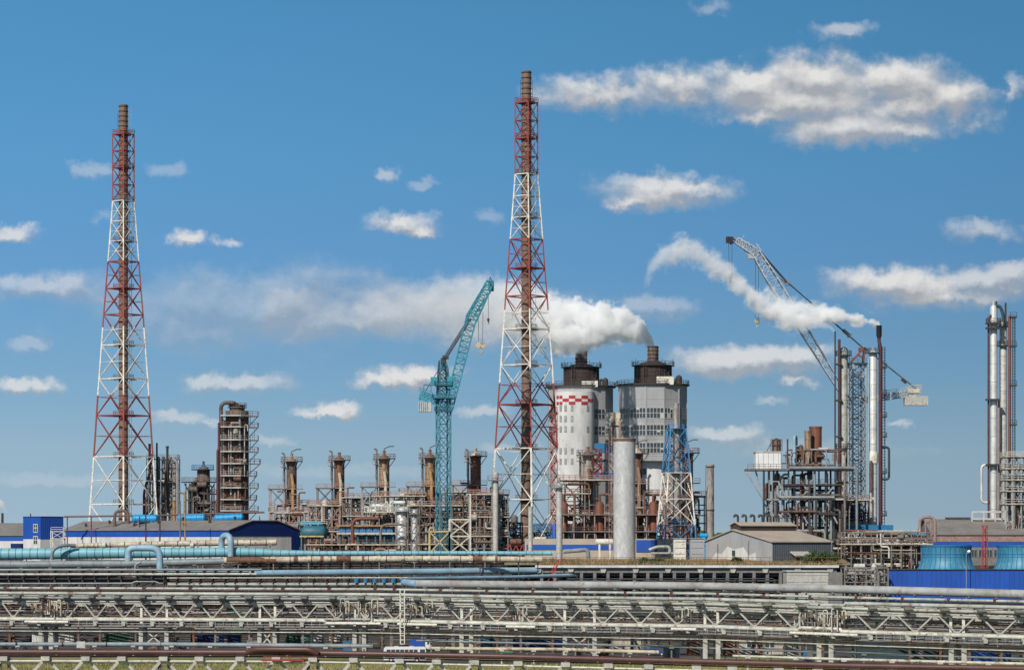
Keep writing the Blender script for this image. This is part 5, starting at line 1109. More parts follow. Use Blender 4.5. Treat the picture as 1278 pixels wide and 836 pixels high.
# ------------------------------------------------------------------ grey shed with tan roof
d = 758; A = Vector((X(880, 768), 768, 0)); Bv = Vector((X(963.5, 742), 742, 0)); u = (Bv - A).normalized(); n_ = Vector((-u.y, u.x, 0)); W = (Bv - A).length; Ls = S(77, 757) / n_.x
z0 = 15.5; t = thing('shed', 'grey shed with tan sheet roof, patched white gable wall and dark ribbed side', 'building', (A.x, A.y, z0))
def sp_(a, b, z): return A + u * a + n_ * b + Vector((0, 0, z))
ze, zr = Z(675, 756), Z(661.5, 762); ap = W * .43
mb = MB(); mb.extrude([sp_(0, 0, z0), sp_(W, 0, z0), sp_(W, 0, ze), sp_(ap, 0, zr), sp_(0, 0, ze)], n_ * .3); mb.build('gable_wall', 'clad_grey2', t, smooth=False)
mb = MB(); q = [sp_(W * .1, -.06, z0), sp_(W * .78, -.06, z0), sp_(W * .76, -.06, lerp(z0, ze, .62)), sp_(W * .66, -.06, lerp(z0, ze, .52)), sp_(W * .58, -.06, lerp(z0, ze, .8)), sp_(W * .45, -.06, lerp(z0, ze, .72)), sp_(W * .34, -.06, lerp(z0, ze, .82)), sp_(W * .25, -.06, lerp(z0, ze, .55)), sp_(W * .17, -.06, lerp(z0, ze, .6)), sp_(W * .1, -.06, lerp(z0, ze, .38))]
mb.extrude(q, n_ * .05); mb.build('patched_plaster', 'plaster', t, smooth=False)
mb = MB(); mb.extrude([sp_(W * .8, -.05, z0), sp_(W, -.05, z0), sp_(W, -.05, ze - .1), sp_(W * .8, -.05, ze + .9)], n_ * .04); mb.build('end_panel', 'clad_grey', t, smooth=False)
mb = MB(); mb.box(sp_(W * .44, -.1, lerp(z0, ze, .6)), (1.3, .2, 1.4), math.atan2(u.y, u.x)); mb.build('window', 'glass', t, smooth=False)
mb = MB(); mb.bar(sp_(W * .2, -.15, lerp(z0, ze, .35)), sp_(W * .7, -.15, lerp(z0, ze, .35)), .18); mb.bar(sp_(W * .2, -.15, z0), sp_(W * .2, -.15, lerp(z0, ze, .9)), .22); mb.bar(sp_(W * .66, -.15, z0), sp_(W * .66, -.15, lerp(z0, ze, 1.0)), .22); mb.build('wall_rail', 'steel_mix', t, smooth=False)
mb = MB(); mb.extrude([sp_(W + .02, .2, z0), sp_(W + .02, Ls, z0), sp_(W + .02, Ls, ze), sp_(W + .02, .2, ze)], u * .15); mb.build('side_wall', 'clad_shaded', t, smooth=False)
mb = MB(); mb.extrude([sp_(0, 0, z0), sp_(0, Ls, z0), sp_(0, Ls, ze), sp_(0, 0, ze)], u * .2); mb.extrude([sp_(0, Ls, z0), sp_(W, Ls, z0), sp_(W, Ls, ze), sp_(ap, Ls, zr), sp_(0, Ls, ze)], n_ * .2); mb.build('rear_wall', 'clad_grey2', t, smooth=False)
for s0, s1, zz0, zz1 in ((-.5, ap, ze - .35, zr), (ap, W + .6, zr, ze - .35)):
    mb = MB(); mb.extrude([sp_(s0, -.5, zz0 + .05), sp_(s1, -.5, zz1 + .05), sp_(s1, -.5, zz1 + .3), sp_(s0, -.5, zz0 + .3)], n_ * (Ls + 1)); mb.build('roof', 'roof_tan', t, smooth=False)
mb = MB(); q0, q1 = ap - 2.4, ap + 2.4; zb_ = zr - .8
mb.extrude([sp_(q0, .8, zb_), sp_(q1, .8, zb_), sp_(q1, .8, zr + 1.2), sp_(ap, .8, zr + 2.0), sp_(q0, .8, zr + 1.2)], n_ * (Ls * .95)); o = mb.build('roof_monitor', 'dark', t, smooth=False)
for s0, s1, a_, b_ in ((q0 - .3, ap, zr + 1.1, zr + 2.0), (ap, q1 + .4, zr + 2.0, zr + 1.1)):
    mb = MB(); mb.extrude([sp_(s0, .3, a_ + .03), sp_(s1, .3, b_ + .03), sp_(s1, .3, b_ + .25), sp_(s0, .3, a_ + .25)], n_ * (Ls * .97)); mb.build('monitor_roof', 'roof_tan', o, smooth=False)
for k in range(7):
    p = sp_(ap, 1.5 + k * Ls * .14, zr + 2.2); mb = MB(); mb.path([p, p + Vector((0, 0, 1.7)), p + Vector((-.9, 0, 1.9)), p + Vector((-1.0, 0, 1.2))], .3, 8, .5); mb.build('goose_vent', 'dark', o)
mb = MB(); p = sp_(W + 1.6, Ls * .42, lerp(z0, ze, .62)); mb.extrude([sp_(W + .2, Ls * .3, lerp(z0, ze, .62)), sp_(W + 2.4, Ls * .3, lerp(z0, ze, .5)), sp_(W + 2.4, Ls * .3, lerp(z0, ze, .54)), sp_(W + .2, Ls * .3, lerp(z0, ze, .66))], n_ * Ls * .3); mb.build('porch_roof', 'grey_light', t, smooth=False)
# annexes left of the shed
for x0_, x1_, y0, dd, m, lab in ((861.5, 879, 672, 752, 'clad_grey', 'plain grey sheet metal hut left of the patched shed gable'), (841, 856, 672, 754, 'white', 'small white louvred cabinet at the foot of the blue and white lattice frame')):
    t = thing('hut', lab, 'hut', (X((x0_ + x1_) / 2, dd), dd, 15.5)); mb = MB(); mb.box((X((x0_ + x1_) / 2, dd), dd + 2, (15.5 + Z(y0, dd)) / 2), (S(x1_ - x0_, dd), 4, Z(y0, dd) - 15.5)); mb.build('wall', m, t, smooth=False)
    mb = MB(); mb.box((X((x0_ + x1_) / 2, dd), dd + 2, Z(y0, dd) + .11), (S(x1_ - x0_, dd) + .5, 4.5, .2)); mb.build('roof', 'grey', t, smooth=False)
    mb = MB()
    for k in range(5): mb.box((X((x0_ + x1_) / 2, dd), dd - .04, lerp(16, Z(y0, dd), (k + .5) / 5)), (S(x1_ - x0_, dd) * .84, .1, .16))
    mb.build('louvre' if m == 'white' else 'panel_seam', 'grey', t, smooth=False)
d = 770; mb = MB(); mb.hcyl(P(873, 668, d), P(884, 668, d), S(3, d), 14); mb.box((X(878, d), d, (gz(d) + Z(670, d)) / 2), (1, 1.2, Z(670, d) - gz(d))); single(mb, 'storage_tank', 'tank_blue', 'small sky blue tank by the foot of the slim plain grey chimney', 'tank', (X(878, d), d, gz(d)))
d = 770; mb = MB(); mb.path([P(810, 686, d), P(820, 682, d), P(836, 682, d), P(836, 690, d)], S(2, d), 8, 1); mb.path([P(812, 690, d), P(840, 690, d)], S(1.2, d), 8); single(mb, 'hooked_pipe', 'pipe_pale', 'pale pipe bend inside the foot of the blue and white lattice frame', 'pipe', P(836, 690, d))
# ------------------------------------------------------------------ concrete trestle with dry grass
d = 735; x0, x1 = X(668, d), X(1047, d); zd = Z(705, d)
t = thing('concrete_trestle', 'long concrete deck on dark piers with rusty railing before the grey shed', 'bridge', (X(850, d), d, gz(d) - 2))
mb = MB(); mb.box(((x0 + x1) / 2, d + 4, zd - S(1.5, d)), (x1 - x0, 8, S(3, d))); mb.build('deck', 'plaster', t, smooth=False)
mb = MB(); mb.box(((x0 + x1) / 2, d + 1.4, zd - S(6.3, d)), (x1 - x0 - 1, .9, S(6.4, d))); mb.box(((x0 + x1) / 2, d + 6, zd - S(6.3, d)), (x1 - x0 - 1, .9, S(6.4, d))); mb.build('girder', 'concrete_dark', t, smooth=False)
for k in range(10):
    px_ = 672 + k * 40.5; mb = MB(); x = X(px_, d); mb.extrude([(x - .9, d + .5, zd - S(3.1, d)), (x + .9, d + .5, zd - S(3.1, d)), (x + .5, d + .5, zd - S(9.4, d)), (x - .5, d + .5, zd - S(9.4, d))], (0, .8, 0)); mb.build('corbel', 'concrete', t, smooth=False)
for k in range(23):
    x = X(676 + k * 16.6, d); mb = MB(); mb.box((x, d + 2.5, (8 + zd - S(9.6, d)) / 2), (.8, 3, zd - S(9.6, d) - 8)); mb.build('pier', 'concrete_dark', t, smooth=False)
mb = MB(); mb.rail([(x0, d + .2, zd + .02), (x1, d + .2, zd + .02)], 2.0, .05, False, 2.2); mb.build('railing', 'pipe_rust', t, smooth=False)
t = thing('metal_stair', 'steep red metal stair leaning on the left end of the concrete deck', 'stair', (X(688, 732), 732, 12)); 
for q in (-.6, .6):
    mb = MB(); mb.bar((X(683.5, 732), 732 + q, Z(725, 732)), (X(697, 732), 732 + q, Z(703, 732)), .3); mb.bar((X(683.5, 732), 732 + q, Z(720, 732)), (X(697, 732), 732 + q, Z(697.5, 732)), .14); mb.build('stringer', 'red', t)
for k in range(11):
    f = (k + .5) / 11; mb = MB(); mb.box((lerp(X(683.5, 732), X(697, 732), f), 732, lerp(Z(725, 732), Z(703, 732), f)), (.5, 1.2, .1)); mb.build('tread', 'red', t, smooth=False)
mb = MB(); mb.rail([(X(697, 732), 731.5, Z(703.5, 732)), (X(706, 732), 731.5, Z(703.5, 732))], 1.3, .08); mb.build('landing_rail', 'red', t)
# dry grass on the bank behind the railing
def tufts(name, label, n, fx, m, h0, h1, seed):
    r_ = random.Random(seed); mb = MB()
    for i in range(n):
        x, y, z = fx(r_); a = r_.uniform(0, 3.14); h = r_.uniform(h0, h1); u_ = Vector((math.cos(a), math.sin(a), 0)) * r_.uniform(.05, .16); l = Vector((r_.uniform(-.3, .3), r_.uniform(-.3, .3), 0)) * h; p = Vector((x, y, z)); mb.quad(p - u_, p + u_, p + l + Vector((0, 0, h)))
    o = mb.build(name, m, smooth=False); o['kind'] = 'stuff'; o['label'] = label
zb = lambda y: lerp(zd + .05, 18.6, min(1, (y - 736) / 24))
mb = MB(); mb.quad((x0 - 8, 736.5, zb(736)), (x1 + 4, 736.5, zb(736)), (x1 + 4, 760, 18.6), (x0 - 8, 760, 18.6)); mb.quad((x0 - 8, 760, 18.6), (x1 + 4, 760, 18.6), (x1 + 4, 790, gz(790) - .1), (x0 - 8, 790, gz(790) - .1)); mat('dry_soil', (.3, .22, .13), .95, var=.35, rust=.35, rcol=(.16, .13, .06), scale=.25); struct(mb, 'grass_bank', 'dry_soil')
tufts('dry_grass', 'dry straw coloured grass on the bank behind the deck railing', 9000, lambda r_: (lambda y: (r_.uniform(x0, x1), y, zb(y)))(r_.uniform(736, 752)), 'dry_leaf', .3, 1.1, 70)
tufts('green_weeds', 'green weeds among the dry grass on the bank', 1600, lambda r_: (lambda y: (r_.choice((X(800, 740), X(815, 740), X(830, 740), X(1000, 740), X(700, 740))) + r_.gauss(0, 4), y, zb(y)))(r_.uniform(737, 750)), 'leaf', .4, 1.3, 71)
def shrub(px, d, z, w, h, label, seed, m='leaf'):
    r_ = random.Random(seed); c = Vector((X(px, d), d, z)); t = thing('shrub', label, 'shrub', c, 'green shrubs on the bank'); mb = MB()
    for k in range(5): a = r_.uniform(0, 6.28); mb.path([c, c + Vector((math.cos(a) * w * .2, math.sin(a) * w * .2, h * .5)), c + Vector((math.cos(a) * w * .4, math.sin(a) * w * .4, h * .9))], [.09, .06, .03], 5)
    mb.build('stem', 'bark', t); mb = MB()
    cl = [(r_.gauss(0, w * .22), r_.gauss(0, w * .2), h * r_.uniform(.3, .8)) for _ in range(9)]
    for k in range(700):
        q = r_.choice(cl); p = c + Vector((q[0] + r_.gauss(0, w * .1), q[1] + r_.gauss(0, w * .1), max(.1, q[2] + r_.gauss(0, h * .12)))); u_ = Vector((r_.gauss(0, 1), r_.gauss(0, 1), r_.gauss(0, 1))).normalized() * .22; v_ = u_.orthogonal().normalized() * .16; mb.quad(p - u_, p + v_, p + u_, p - v_)
    mb.build('foliage', m, t, smooth=False)
for i, (px_, w_, h_, lab) in enumerate(((1012, 5, 2.6, 'green shrub in front of the dark ribbed shed side'), (1024, 4, 3.4, 'taller green shrub left of the right shed corner'), (1040, 4.5, 3, 'green shrub at the far right corner of the shed'), (806, 4, 1.6, 'low green shrub right of the fat silver stack'), (823, 3, 1.4, 'low green shrub at the left foot of the blue lattice frame'), (921, 2.6, 1.8, 'small green shrub before the patched shed gable'), (650, 5, 3, 'green shrub between the legs of the nearest lattice chimney'))):
    dd = 741 if px_ != 650 else 850; shrub(px_, dd, zb(741) if px_ != 650 else gz(850), w_, h_, lab, 80 + i)
# block building right of the trestle
d = 712; t = thing('block_building', 'windowless grey concrete block building under the right end of the deck', 'building', (X(1010, d), d, 6)); mb = MB(); mb.box((X(1008, d), d + 5, (6 + Z(713, d)) / 2), (S(52, d), 10, Z(713, d) - 6)); mb.build('wall', 'concrete', t, smooth=False); mb = MB(); mb.box((X(1008, d), d + 5, Z(712.4, d)), (S(54, d), 10.6, .3)); mb.build('roof', 'concrete', t, smooth=False)
mb = MB(); mb.box((X(1043, d), d + 4, (6 + Z(714, d)) / 2), (S(17, d), 8, Z(714, d) - 6)); mb.build('shaded_side', 'concrete_dark', t, smooth=False)  # side face of the block as its own box, shade painted as darker concrete
for i in range(4):
    mb = MB(); mb.box((X(1008, d), d - .03, lerp(9, Z(713.5, d), (i + .5) / 4)), (S(51, d), .06, .06)); mb.build('joint', 'concrete_dark', t, smooth=False)
unit('grey pipe frame between the block building and the cooling tower', 1052, 1106, 715, 735, [726, 716, 708], 4, 'steel_mix', 30, 66, mats=['grey', 'dark', 'steel_mix', 'pipe_pale', 'pipe_rust'], z0=9)
# ------------------------------------------------------------------ soil slope under the racks
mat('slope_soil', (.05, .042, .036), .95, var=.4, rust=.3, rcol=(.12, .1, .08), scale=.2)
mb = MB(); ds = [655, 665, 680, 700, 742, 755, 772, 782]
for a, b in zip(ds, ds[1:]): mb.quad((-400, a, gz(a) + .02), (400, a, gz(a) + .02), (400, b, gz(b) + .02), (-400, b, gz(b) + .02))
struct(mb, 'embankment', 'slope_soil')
# ------------------------------------------------------------------ long pipes behind the truss rack
def pipe_run(label, pts, r, m, d, bands=None, post=40, group=None, bend=0, name='pipeline', bm='dark', pm='steel_mix', n=12, pr=.3, bw=.1):
    q = pxl([p[:2] for p in pts], d)
    t = thing(name, label, 'pipeline', (q[0].x, q[0].y, gz(q[0].y)), group); mb = MB()
    dd = [d(p[0]) if callable(d) else d for p in pts]
    rad = [S(p[2] if len(p) > 2 else r, e) for p, e in zip(pts, dd)]
    if bend: mb.path(q, rad[0], n, bend)
    else: mb.path(q, rad, n)
    o = mb.build('pipe', m, t)
    x0, x1 = pts[0][0], pts[-1][0]; tab = [(p[0], p[1]) for p in pts]; rt = [(p[0], r_) for p, r_ in zip(pts, rad)]
    if bands:
        x = x0 + bands; mb = MB(); rs = random.Random(len(label))
        while x < x1:
            dx = d(x) if callable(d) else d; p = P(x, interp(tab, x), dx); rr_ = interp(rt, x) * 1.05; mb.tube(p - Vector((bw, 0, 0)), p + Vector((bw, 0, 0)), rr_, n); x += bands * rs.uniform(.8, 1.2)
        b = mb.build('flange', bm, o); b['kind'] = 'stuff'
    if post:
        x = x0 + post * .3
        while x < x1:
            dx = d(x) if callable(d) else d; p = P(x, interp(tab, x), dx); g0 = gz(dx) - .3; zt = p.z - interp(rt, x) * .9
            if zt > g0 + .2:
                mb = MB(); mb.box((p.x, p.y, (g0 + zt) / 2), (pr, pr, zt - g0)); mb.box((p.x, p.y, zt), (pr * 3, pr * 4, .3)); mb.build('support', pm, t, smooth=False)
            x += post
    return t
t = pipe_run('fat cyan segmented pipe running across the left below the navy gable', [(-200, 692.5, 7.8), (-40, 691.5, 7.4), (230, 689.2, 6.4), (300, 688.6, 6.0), (345, 690, 4.4), (400, 690.3, 3.2), (560, 689.8, 2.7), (690, 690.2, 2.6)], 7, 'pipe_cyan', 748, 9.5, 44, n=18, bm='turq_dark', bw=.07)
d = 746
mb = MB(); mb.path([P(276.5, 690, d + 3), P(276.5, 668, d + 3), P(288, 668, d), P(288, 694, d)], S(3.9, d), 12, 2.6); single(mb, 'pipe_arch', 'pipe_blue', 'short thick blue pipe arch rising above the fat cyan pipe', 'pipe', P(288, 694, d))
mb = MB(); mb.path([P(64.5, 698, d - 2.5), P(65, 688, d - 2.5), P(71, 682, d - 2), P(82, 680, d - 1), P(94, 680.5, d)], S(2.2, d), 10, 1.5); single(mb, 'hooked_pipe', 'pipe_grey', 'grey pipe curling over the fat cyan pipe below the blue block building', 'pipe', P(64.5, 698, d - 2.5))
pipe_run('cream lagged pipe with bulges just above the fat cyan pipe', [(88, 681, 2.8), (150, 679.5, 3.2), (250, 677.5, 3.7), (345, 676.5, 3.7)], 2.6, 'pipe_cream', 768, 17, 30)
mb = MB(); 
for x in (130, 240): mb.hcyl(P(x - 3, 680, 767), P(x + 3, 680, 767), S(3.6, 767), 12)
single(mb, 'valve', 'cream', 'pair of cream valve bodies on the lagged pipe above the fat cyan pipe', 'valve', P(130, 680, 767))
pipe_run('thick grey blue pipe below the fat cyan pipe at left', [(-200, 705, 5.2), (-40, 704.5, 5), (150, 703.5, 4.6), (282, 700, 4.0)], 4.6, 'pipe_grey', 728, 52, 36, bm='pipe_grey')
t = pipe_run('patched cream and brown lagged pipe running from the blue arch to the nearest lattice chimney', [(280, 699.5, 4), (400, 697.5, 4), (560, 697, 3.9), (676, 698, 3.6)], 4, 'pipe_cream', 727, 26, 24, bm='pipe_brown', pm='dark')
mb = MB()
for a, b in ((283, 345), (367, 372), (400, 404), (420, 438), (452, 455), (590, 602), (618, 621)):
    y = interp([(280, 699.5), (400, 697.5), (560, 697), (676, 698)], (a + b) / 2); mb.tube(P(a, y, 727), P(b, y, 727), S(4.2, 727), 12)
mb.build('bare_pipe', 'pipe_rust', t)
t = pipe_run('weathered light blue pipe with expansion loop at its left end', [(203, 716.3), (420, 714), (560, 712.6), (668, 711.3), (730, 711)], 4, 'pipe_blue', lambda x: interp([(203, 700), (560, 725), (730, 742)], x), None, 26, pm='dark', n=14)
mb = MB(); d = 700; mb.path([P(160, 700, d), P(160, 683.5, d), P(199.5, 683.5, d), P(199.5, 713, d), P(203.5, 716.2, d)], S(4.2, d), 14, 2.4); mb.build('expansion_loop', 'pipe_blue', t)
mb = MB(); mb.path([P(168, 721, d - 1), P(169, 704, d - 1), P(176, 701, d - 1)], S(1.6, d), 8, 1); mb.build('branch_pipe', 'pipe_grey', t)
pipe_run('thinner light blue pipe sloping just below the weathered blue one', [(500, 722, 2.2), (640, 720, 2.4), (740, 716.5, 2.4), (1000, 717, 2.2)], 2.3, 'pipe_blue', lambda x: interp([(500, 690), (740, 742), (1000, 744)], x), None, 30, pm='dark')
pipe_run('fattest grey concrete coloured pipe running behind the whole right half of the rack', [(520, 728.2, 5), (640, 729.5, 5), (790, 730.2, 5.1), (880, 731.3, 5.1), (1070, 735.3, 5.3), (1320, 742.5, 5.7), (1480, 746.5, 6)], 5, 'pipe_concrete', lambda x: interp([(500, 640), (640, 632), (1480, 560)], x), 128, 34, bm='pipe_grey', pm='concrete_dark', n=18)
mb = MB(); mb.path(pxl([(520, 728, 0), (514, 729.5, 0), (508, 736, 0)], 640) if False else [P(521, 728.2, 639), P(514, 727.8, 641), P(505, 726.8, 650)], S(4.9, 640), 14); single(mb, 'pipe_bend', 'pipe_blue', 'blue grey bend closing the left end of the fattest concrete coloured pipe', 'pipe', P(514, 728, 641))
# dark low racks on the slope at left and centre
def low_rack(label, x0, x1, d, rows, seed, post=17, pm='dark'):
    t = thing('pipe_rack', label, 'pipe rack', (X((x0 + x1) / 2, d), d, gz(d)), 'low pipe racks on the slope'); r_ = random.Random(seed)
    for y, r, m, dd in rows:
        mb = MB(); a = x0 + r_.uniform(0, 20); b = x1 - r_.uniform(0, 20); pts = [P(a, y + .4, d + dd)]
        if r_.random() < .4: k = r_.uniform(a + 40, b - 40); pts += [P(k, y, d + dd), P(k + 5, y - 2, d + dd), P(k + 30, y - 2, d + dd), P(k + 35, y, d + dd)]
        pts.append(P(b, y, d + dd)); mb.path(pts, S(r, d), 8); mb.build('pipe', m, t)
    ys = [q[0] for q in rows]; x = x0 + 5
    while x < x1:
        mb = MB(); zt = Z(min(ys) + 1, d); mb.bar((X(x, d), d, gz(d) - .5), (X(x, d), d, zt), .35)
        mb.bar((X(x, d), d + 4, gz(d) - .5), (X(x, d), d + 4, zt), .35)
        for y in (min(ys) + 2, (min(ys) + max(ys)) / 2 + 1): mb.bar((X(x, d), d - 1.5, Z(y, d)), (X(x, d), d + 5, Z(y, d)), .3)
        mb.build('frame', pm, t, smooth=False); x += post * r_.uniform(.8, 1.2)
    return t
low_rack('blackish pipe rack with a white flanged pipe, left below the thick grey blue pipe', -30, 330, 690, [(710.5, 1.5, 'pipe_grey', 0), (713.5, .8, 'grey_light', 1), (716, 1.3, 'pipe_pale2', -1), (719, 1, 'dark', 2), (721.5, 1.6, 'dark', 0), (724.5, 1.8, 'dark_blue_steel', 1), (727.5, 1, 'pipe_grey', -1)], 91)
low_rack('blackish pipe rack in the middle below the weathered blue pipe', 200, 520, 676, [(720.5, .7, 'pipe_pale2', -1), (723.5, 1, 'dark', 1), (726, .8, 'steel_brown', 0), (728.6, 1.5, 'pipe_pale', -1), (731.5, 1.4, 'pipe_concrete', 0)], 92, 15)
for i in range(6):
    px_ = 445 + i * 11.5; t = thing('drum', 'small blue drum in the row under the weathered blue pipe', 'drum', (X(px_, 668), 668, gz(668)), 'row of small blue drums'); mb = MB(); mb.lathe((X(px_, 668), 668, Z(727, 668)), [(.6, 0), (.6, .8), (.3, 1.0)], 12); mb.build('shell', 'panel_blue', t); mb = MB(); mb.box((X(px_, 668), 668, (gz(668) + Z(727.1, 668)) / 2), (.5, .5, Z(727.1, 668) - gz(668))); mb.build('stand', 'dark', t)
low_rack('dark pipe rack half hidden below the concrete deck', 690, 975, 712, [(721.5, .7, 'dark_blue_steel', 1), (724.5, 1.2, 'dark', -1)], 93, 23)
# ------------------------------------------------------------------ main truss rack
DR = [(-220, 615), (-60, 607), (0, 603), (470, 582), (639, 572), (1278, 510), (1340, 503), (1500, 488)]
SH = [(-220, -5.2), (-60, -4.7), (0, -4.5), (470, -2.8), (639, 0), (880, 2.6), (1060, 7.6), (1278, 12.5), (1340, 13.8), (1500, 17.6)]
def rk(px, y, dd=0.0):
    d = interp(DR, px); yy_ = y + interp(SH, px) * (.45 + .55 * (y - HOR) / 65); return Vector((X(px, d), d + dd, Z(yy_, d)))
def run(mb, a, b, y, r, dd=0, n=8, jog=None):
    xs = [a] + [x for x in range(-200, 1500, 40) if a < x < b] + [b]
    pts = [rk(x, y, dd) for x in xs]
    if jog:
        k, w_, h_ = jog; out = []
        pts = [rk(x, y, dd) for x in xs if x < k - 2] + [rk(k, y, dd), rk(k + 3, y - h_, dd), rk(k + w_ - 3, y - h_, dd), rk(k + w_, y, dd)] + [rk(x, y, dd) for x in xs if x > k + w_ + 2]
    mb.path(pts, S(r, 575), n); return mb
TR = [('left section of the long pale pipe rack, columns in pairs and Warren truss', -190, 472, 101), ('right section of the long pale pipe rack, with more white pipes and larger truss panels', 472, 1480, 102)]
COLS = {0: [(8, 22) if False else (51, 64), (176, 208), (324, 343), (442.5, 454.5)], 1: [(576, 588), (705, 742), (880, 896), (1022, 1037), (1187, 1203)]}
for ti, (lab, a, b, seed) in enumerate(TR):
    r_ = random.Random(seed); o0 = rk((a + b) / 2, 790); t = thing('pipe_rack', lab, 'pipe rack', (o0.x, o0.y, 0), 'long truss pipe rack')
    # upper deck pipes
    for y, r, m, dd, jg in ((738.2, 1.7, 'pipe_pale', 3, None), (744.6, 2.3, 'pipe_pale', 0, (430, 60, 2.5) if ti == 0 else (1010, 46, -3)), (750.4, 1.9, 'pipe_grey' if ti == 0 else 'pipe_pale', -1, None), (753.2, .7, 'grey', 2, None)):
        a2, b2 = a, b
        if jg and not (a < jg[0] < b - jg[1]): jg = None
        mb = MB(); run(mb, a2, b2, y, r, dd, 10, jg); mb.build('pipe', m, t)
    mb = MB(); x = a + 20
    while x < b: p = rk(x, 738.2, 3); mb.box(p + Vector((0, 0, -.1)), (.9, .7, .75)); p = rk(x + 9, 744.6, 0); mb.box(p + Vector((0, 0, -.4)), (.7, .9, .3)); x += 58
    q = mb.build('pipe_clamp', 'pipe_brown', t); q['kind'] = 'stuff'
    # stub posts between truss and deck pipes
    x = a + 12; k = 0
    while x < b:
        per = 30 + .0135 * x; p = rk(x, 757, 0); u_ = rk(x, 747, 0); mb = MB(); mb.box(((p + u_) / 2), (.75, .8, u_.z - p.z)); mb.box(u_ - Vector((0, 0, .25)), (1.4, 6, .4)); mb.box(p + Vector((0, 0, .5)), (1.1, .9, .5)); mb.build('stub_post', 'concrete_dark', t, smooth=False); x += per; k += 1
    # trusses
    for dd, m in ((0, 'truss_grey'), (5.5, 'grey')):
        mb = MB(); xs = []; x = a
        while x < b: xs.append(x); x += 33.5 + .0165 * x
        xs.append(b)
        for p, q in zip(xs, xs[1:]):
            mb.bar(rk(p, 757, dd), rk(q, 757, dd), .34); mb.bar(rk(p, 776, dd), rk(q, 776, dd), .34); mid = (p + q) / 2; g1 = (q - p) * .09
            mb.bar(rk(p + g1, 757.5, dd), rk(mid - g1 * .3, 775.5, dd), .27); mb.bar(rk(q - g1, 757.5, dd), rk(mid + g1 * .3, 775.5, dd), .27)
            mb.box(rk(p, 758.5, dd), (1.2, .3, .9)); mb.box(rk(mid, 775.5, dd), (1.2, .3, .7))
            mb.bar(rk(p, 757, dd), rk(p, 757, dd) + Vector((0, .01 if dd else 5.4, 0)), .3)
        mb.build('truss', m, t, smooth=False)
    # pipes inside truss
    inner = [(760.5, .8), (763, .55), (765.5, .8), (768, .5), (770.5, .7), (773, .55)]
    for i, (y, r) in enumerate(inner * (3 if ti == 0 else 5)):
        mm = (['pipe_rust', 'steel_mix', 'maroon', 'pipe_pale2', 'steel_mix', 'pipe_rust'] if ti == 0 else ['pipe_pale2', 'steel_mix', 'pipe_cream', 'grey', 'pipe_pale', 'pipe_rust', 'dark'])[i % (6 if ti == 0 else 7)]
        s0, s1 = a + r_.uniform(0, 60), b - r_.uniform(0, 60)
        if i > 5: s0 = a + r_.uniform(0, (b - a) * .7); s1 = min(b, s0 + r_.uniform(100, 420)); y += [0, 1.2, -.9, .5, -.4][i // 6]; r *= .8
        mb = MB(); run(mb, s0, s1, y, r, 1.2 + (i % 5) * .8, 7, (r_.uniform(s0 + 30, s1 - 90), r_.uniform(20, 50), r_.uniform(-2.5, 2.5)) if i % 2 else None); mb.build('pipe', mm, t)
    # lower pipes, beams and walkway
    for y, r, m, dd, jg in ((777.9, 2.35, 'pipe_pale2', -1.4, (404, 62, -3.2) if ti == 0 else (995, 55, 3)), (781.5, 1.0, 'pipe_grey', 1, None), (784, .8, 'steel_mix', 3, None), (793.2, .6, 'pipe_pale2', -1.6, None), (790.6, .8, 'pipe_grey', 0, None), (788.6, .5, 'pipe_cream', 1, None), (795.4, .5, 'steel_mix', 2, None), (797.2, .6, 'grey_light', 4, None), (748, .6, 'pipe_pale2', 2.5, None), (755.2, .8, 'grey_light', 1.5, None), (741.6, .7, 'pipe_grey', 4, None)):
        if jg and not (a < jg[0] < b - jg[1]): jg = None
        mb = MB(); run(mb, a, b, y, r, dd, 10, jg); mb.build('pipe', m, t)
    mb = MB(); xs = list(range(int(a), int(b), 40)) + [b]
    for p, q in zip(xs, xs[1:]):
        u0, u1 = rk(p, 787, -2), rk(q, 787, -2); mb.extrude([u0, u0 + Vector((0, 8, 0)), u0 + Vector((0, 8, .35)), u0 + Vector((0, 0, .35))], u1 - u0)
    o = mb.build('walkway', 'steel_mix', t, smooth=False)
    mb = MB(); 
    for p, q in zip(xs, xs[1:]): mb.rail([rk(p, 786, -2), rk(q, 786, -2)], 1.1, .05, False, 1.6)
    mb.build('railing', 'grey', o, smooth=False)
    x = a + 10
    while x < b:
        p = rk(x, 783.5, 1.5); mb = MB(); mb.box(p, (.7, 8.6, .7)); mb.box(rk(x, 780.8, -1.4), (1.0, 1.0, .5)); mb.build('cross_beam', 'concrete', t, smooth=False); x += 34 + .012 * x
    for pr_ in COLS[ti]:
        for i, x in enumerate(pr_):
            for dd in (0, 6.5):
                p = rk(x, 785, dd); mb = MB(); mb.box((p.x, p.y, p.z / 2), (.85, .85, p.z)); mb.box((p.x, p.y, p.z - .3), (1.6, 1.2, .6)); mb.box((p.x, p.y, .25), (1.5, 1.5, .5)); mb.build('column', 'concrete', t, smooth=False)
                mb = MB(); w_ = rk(x, 757, dd); mb.box((p.x, p.y + .55, (p.z + w_.z) / 2), (.5, .4, w_.z - p.z)); mb.build('upper_post', 'white', t, smooth=False)
        if pr_[1] - pr_[0] > 18:
            mb = MB(); p, q = rk(pr_[0], 787, 0), rk(pr_[1], 787, 0); mb.bar(p, (q.x, q.y, 1.2), .25); mb.bar(q, (p.x, p.y, 1.2), .25); mb.build('brace', 'grey_light', t, smooth=False)
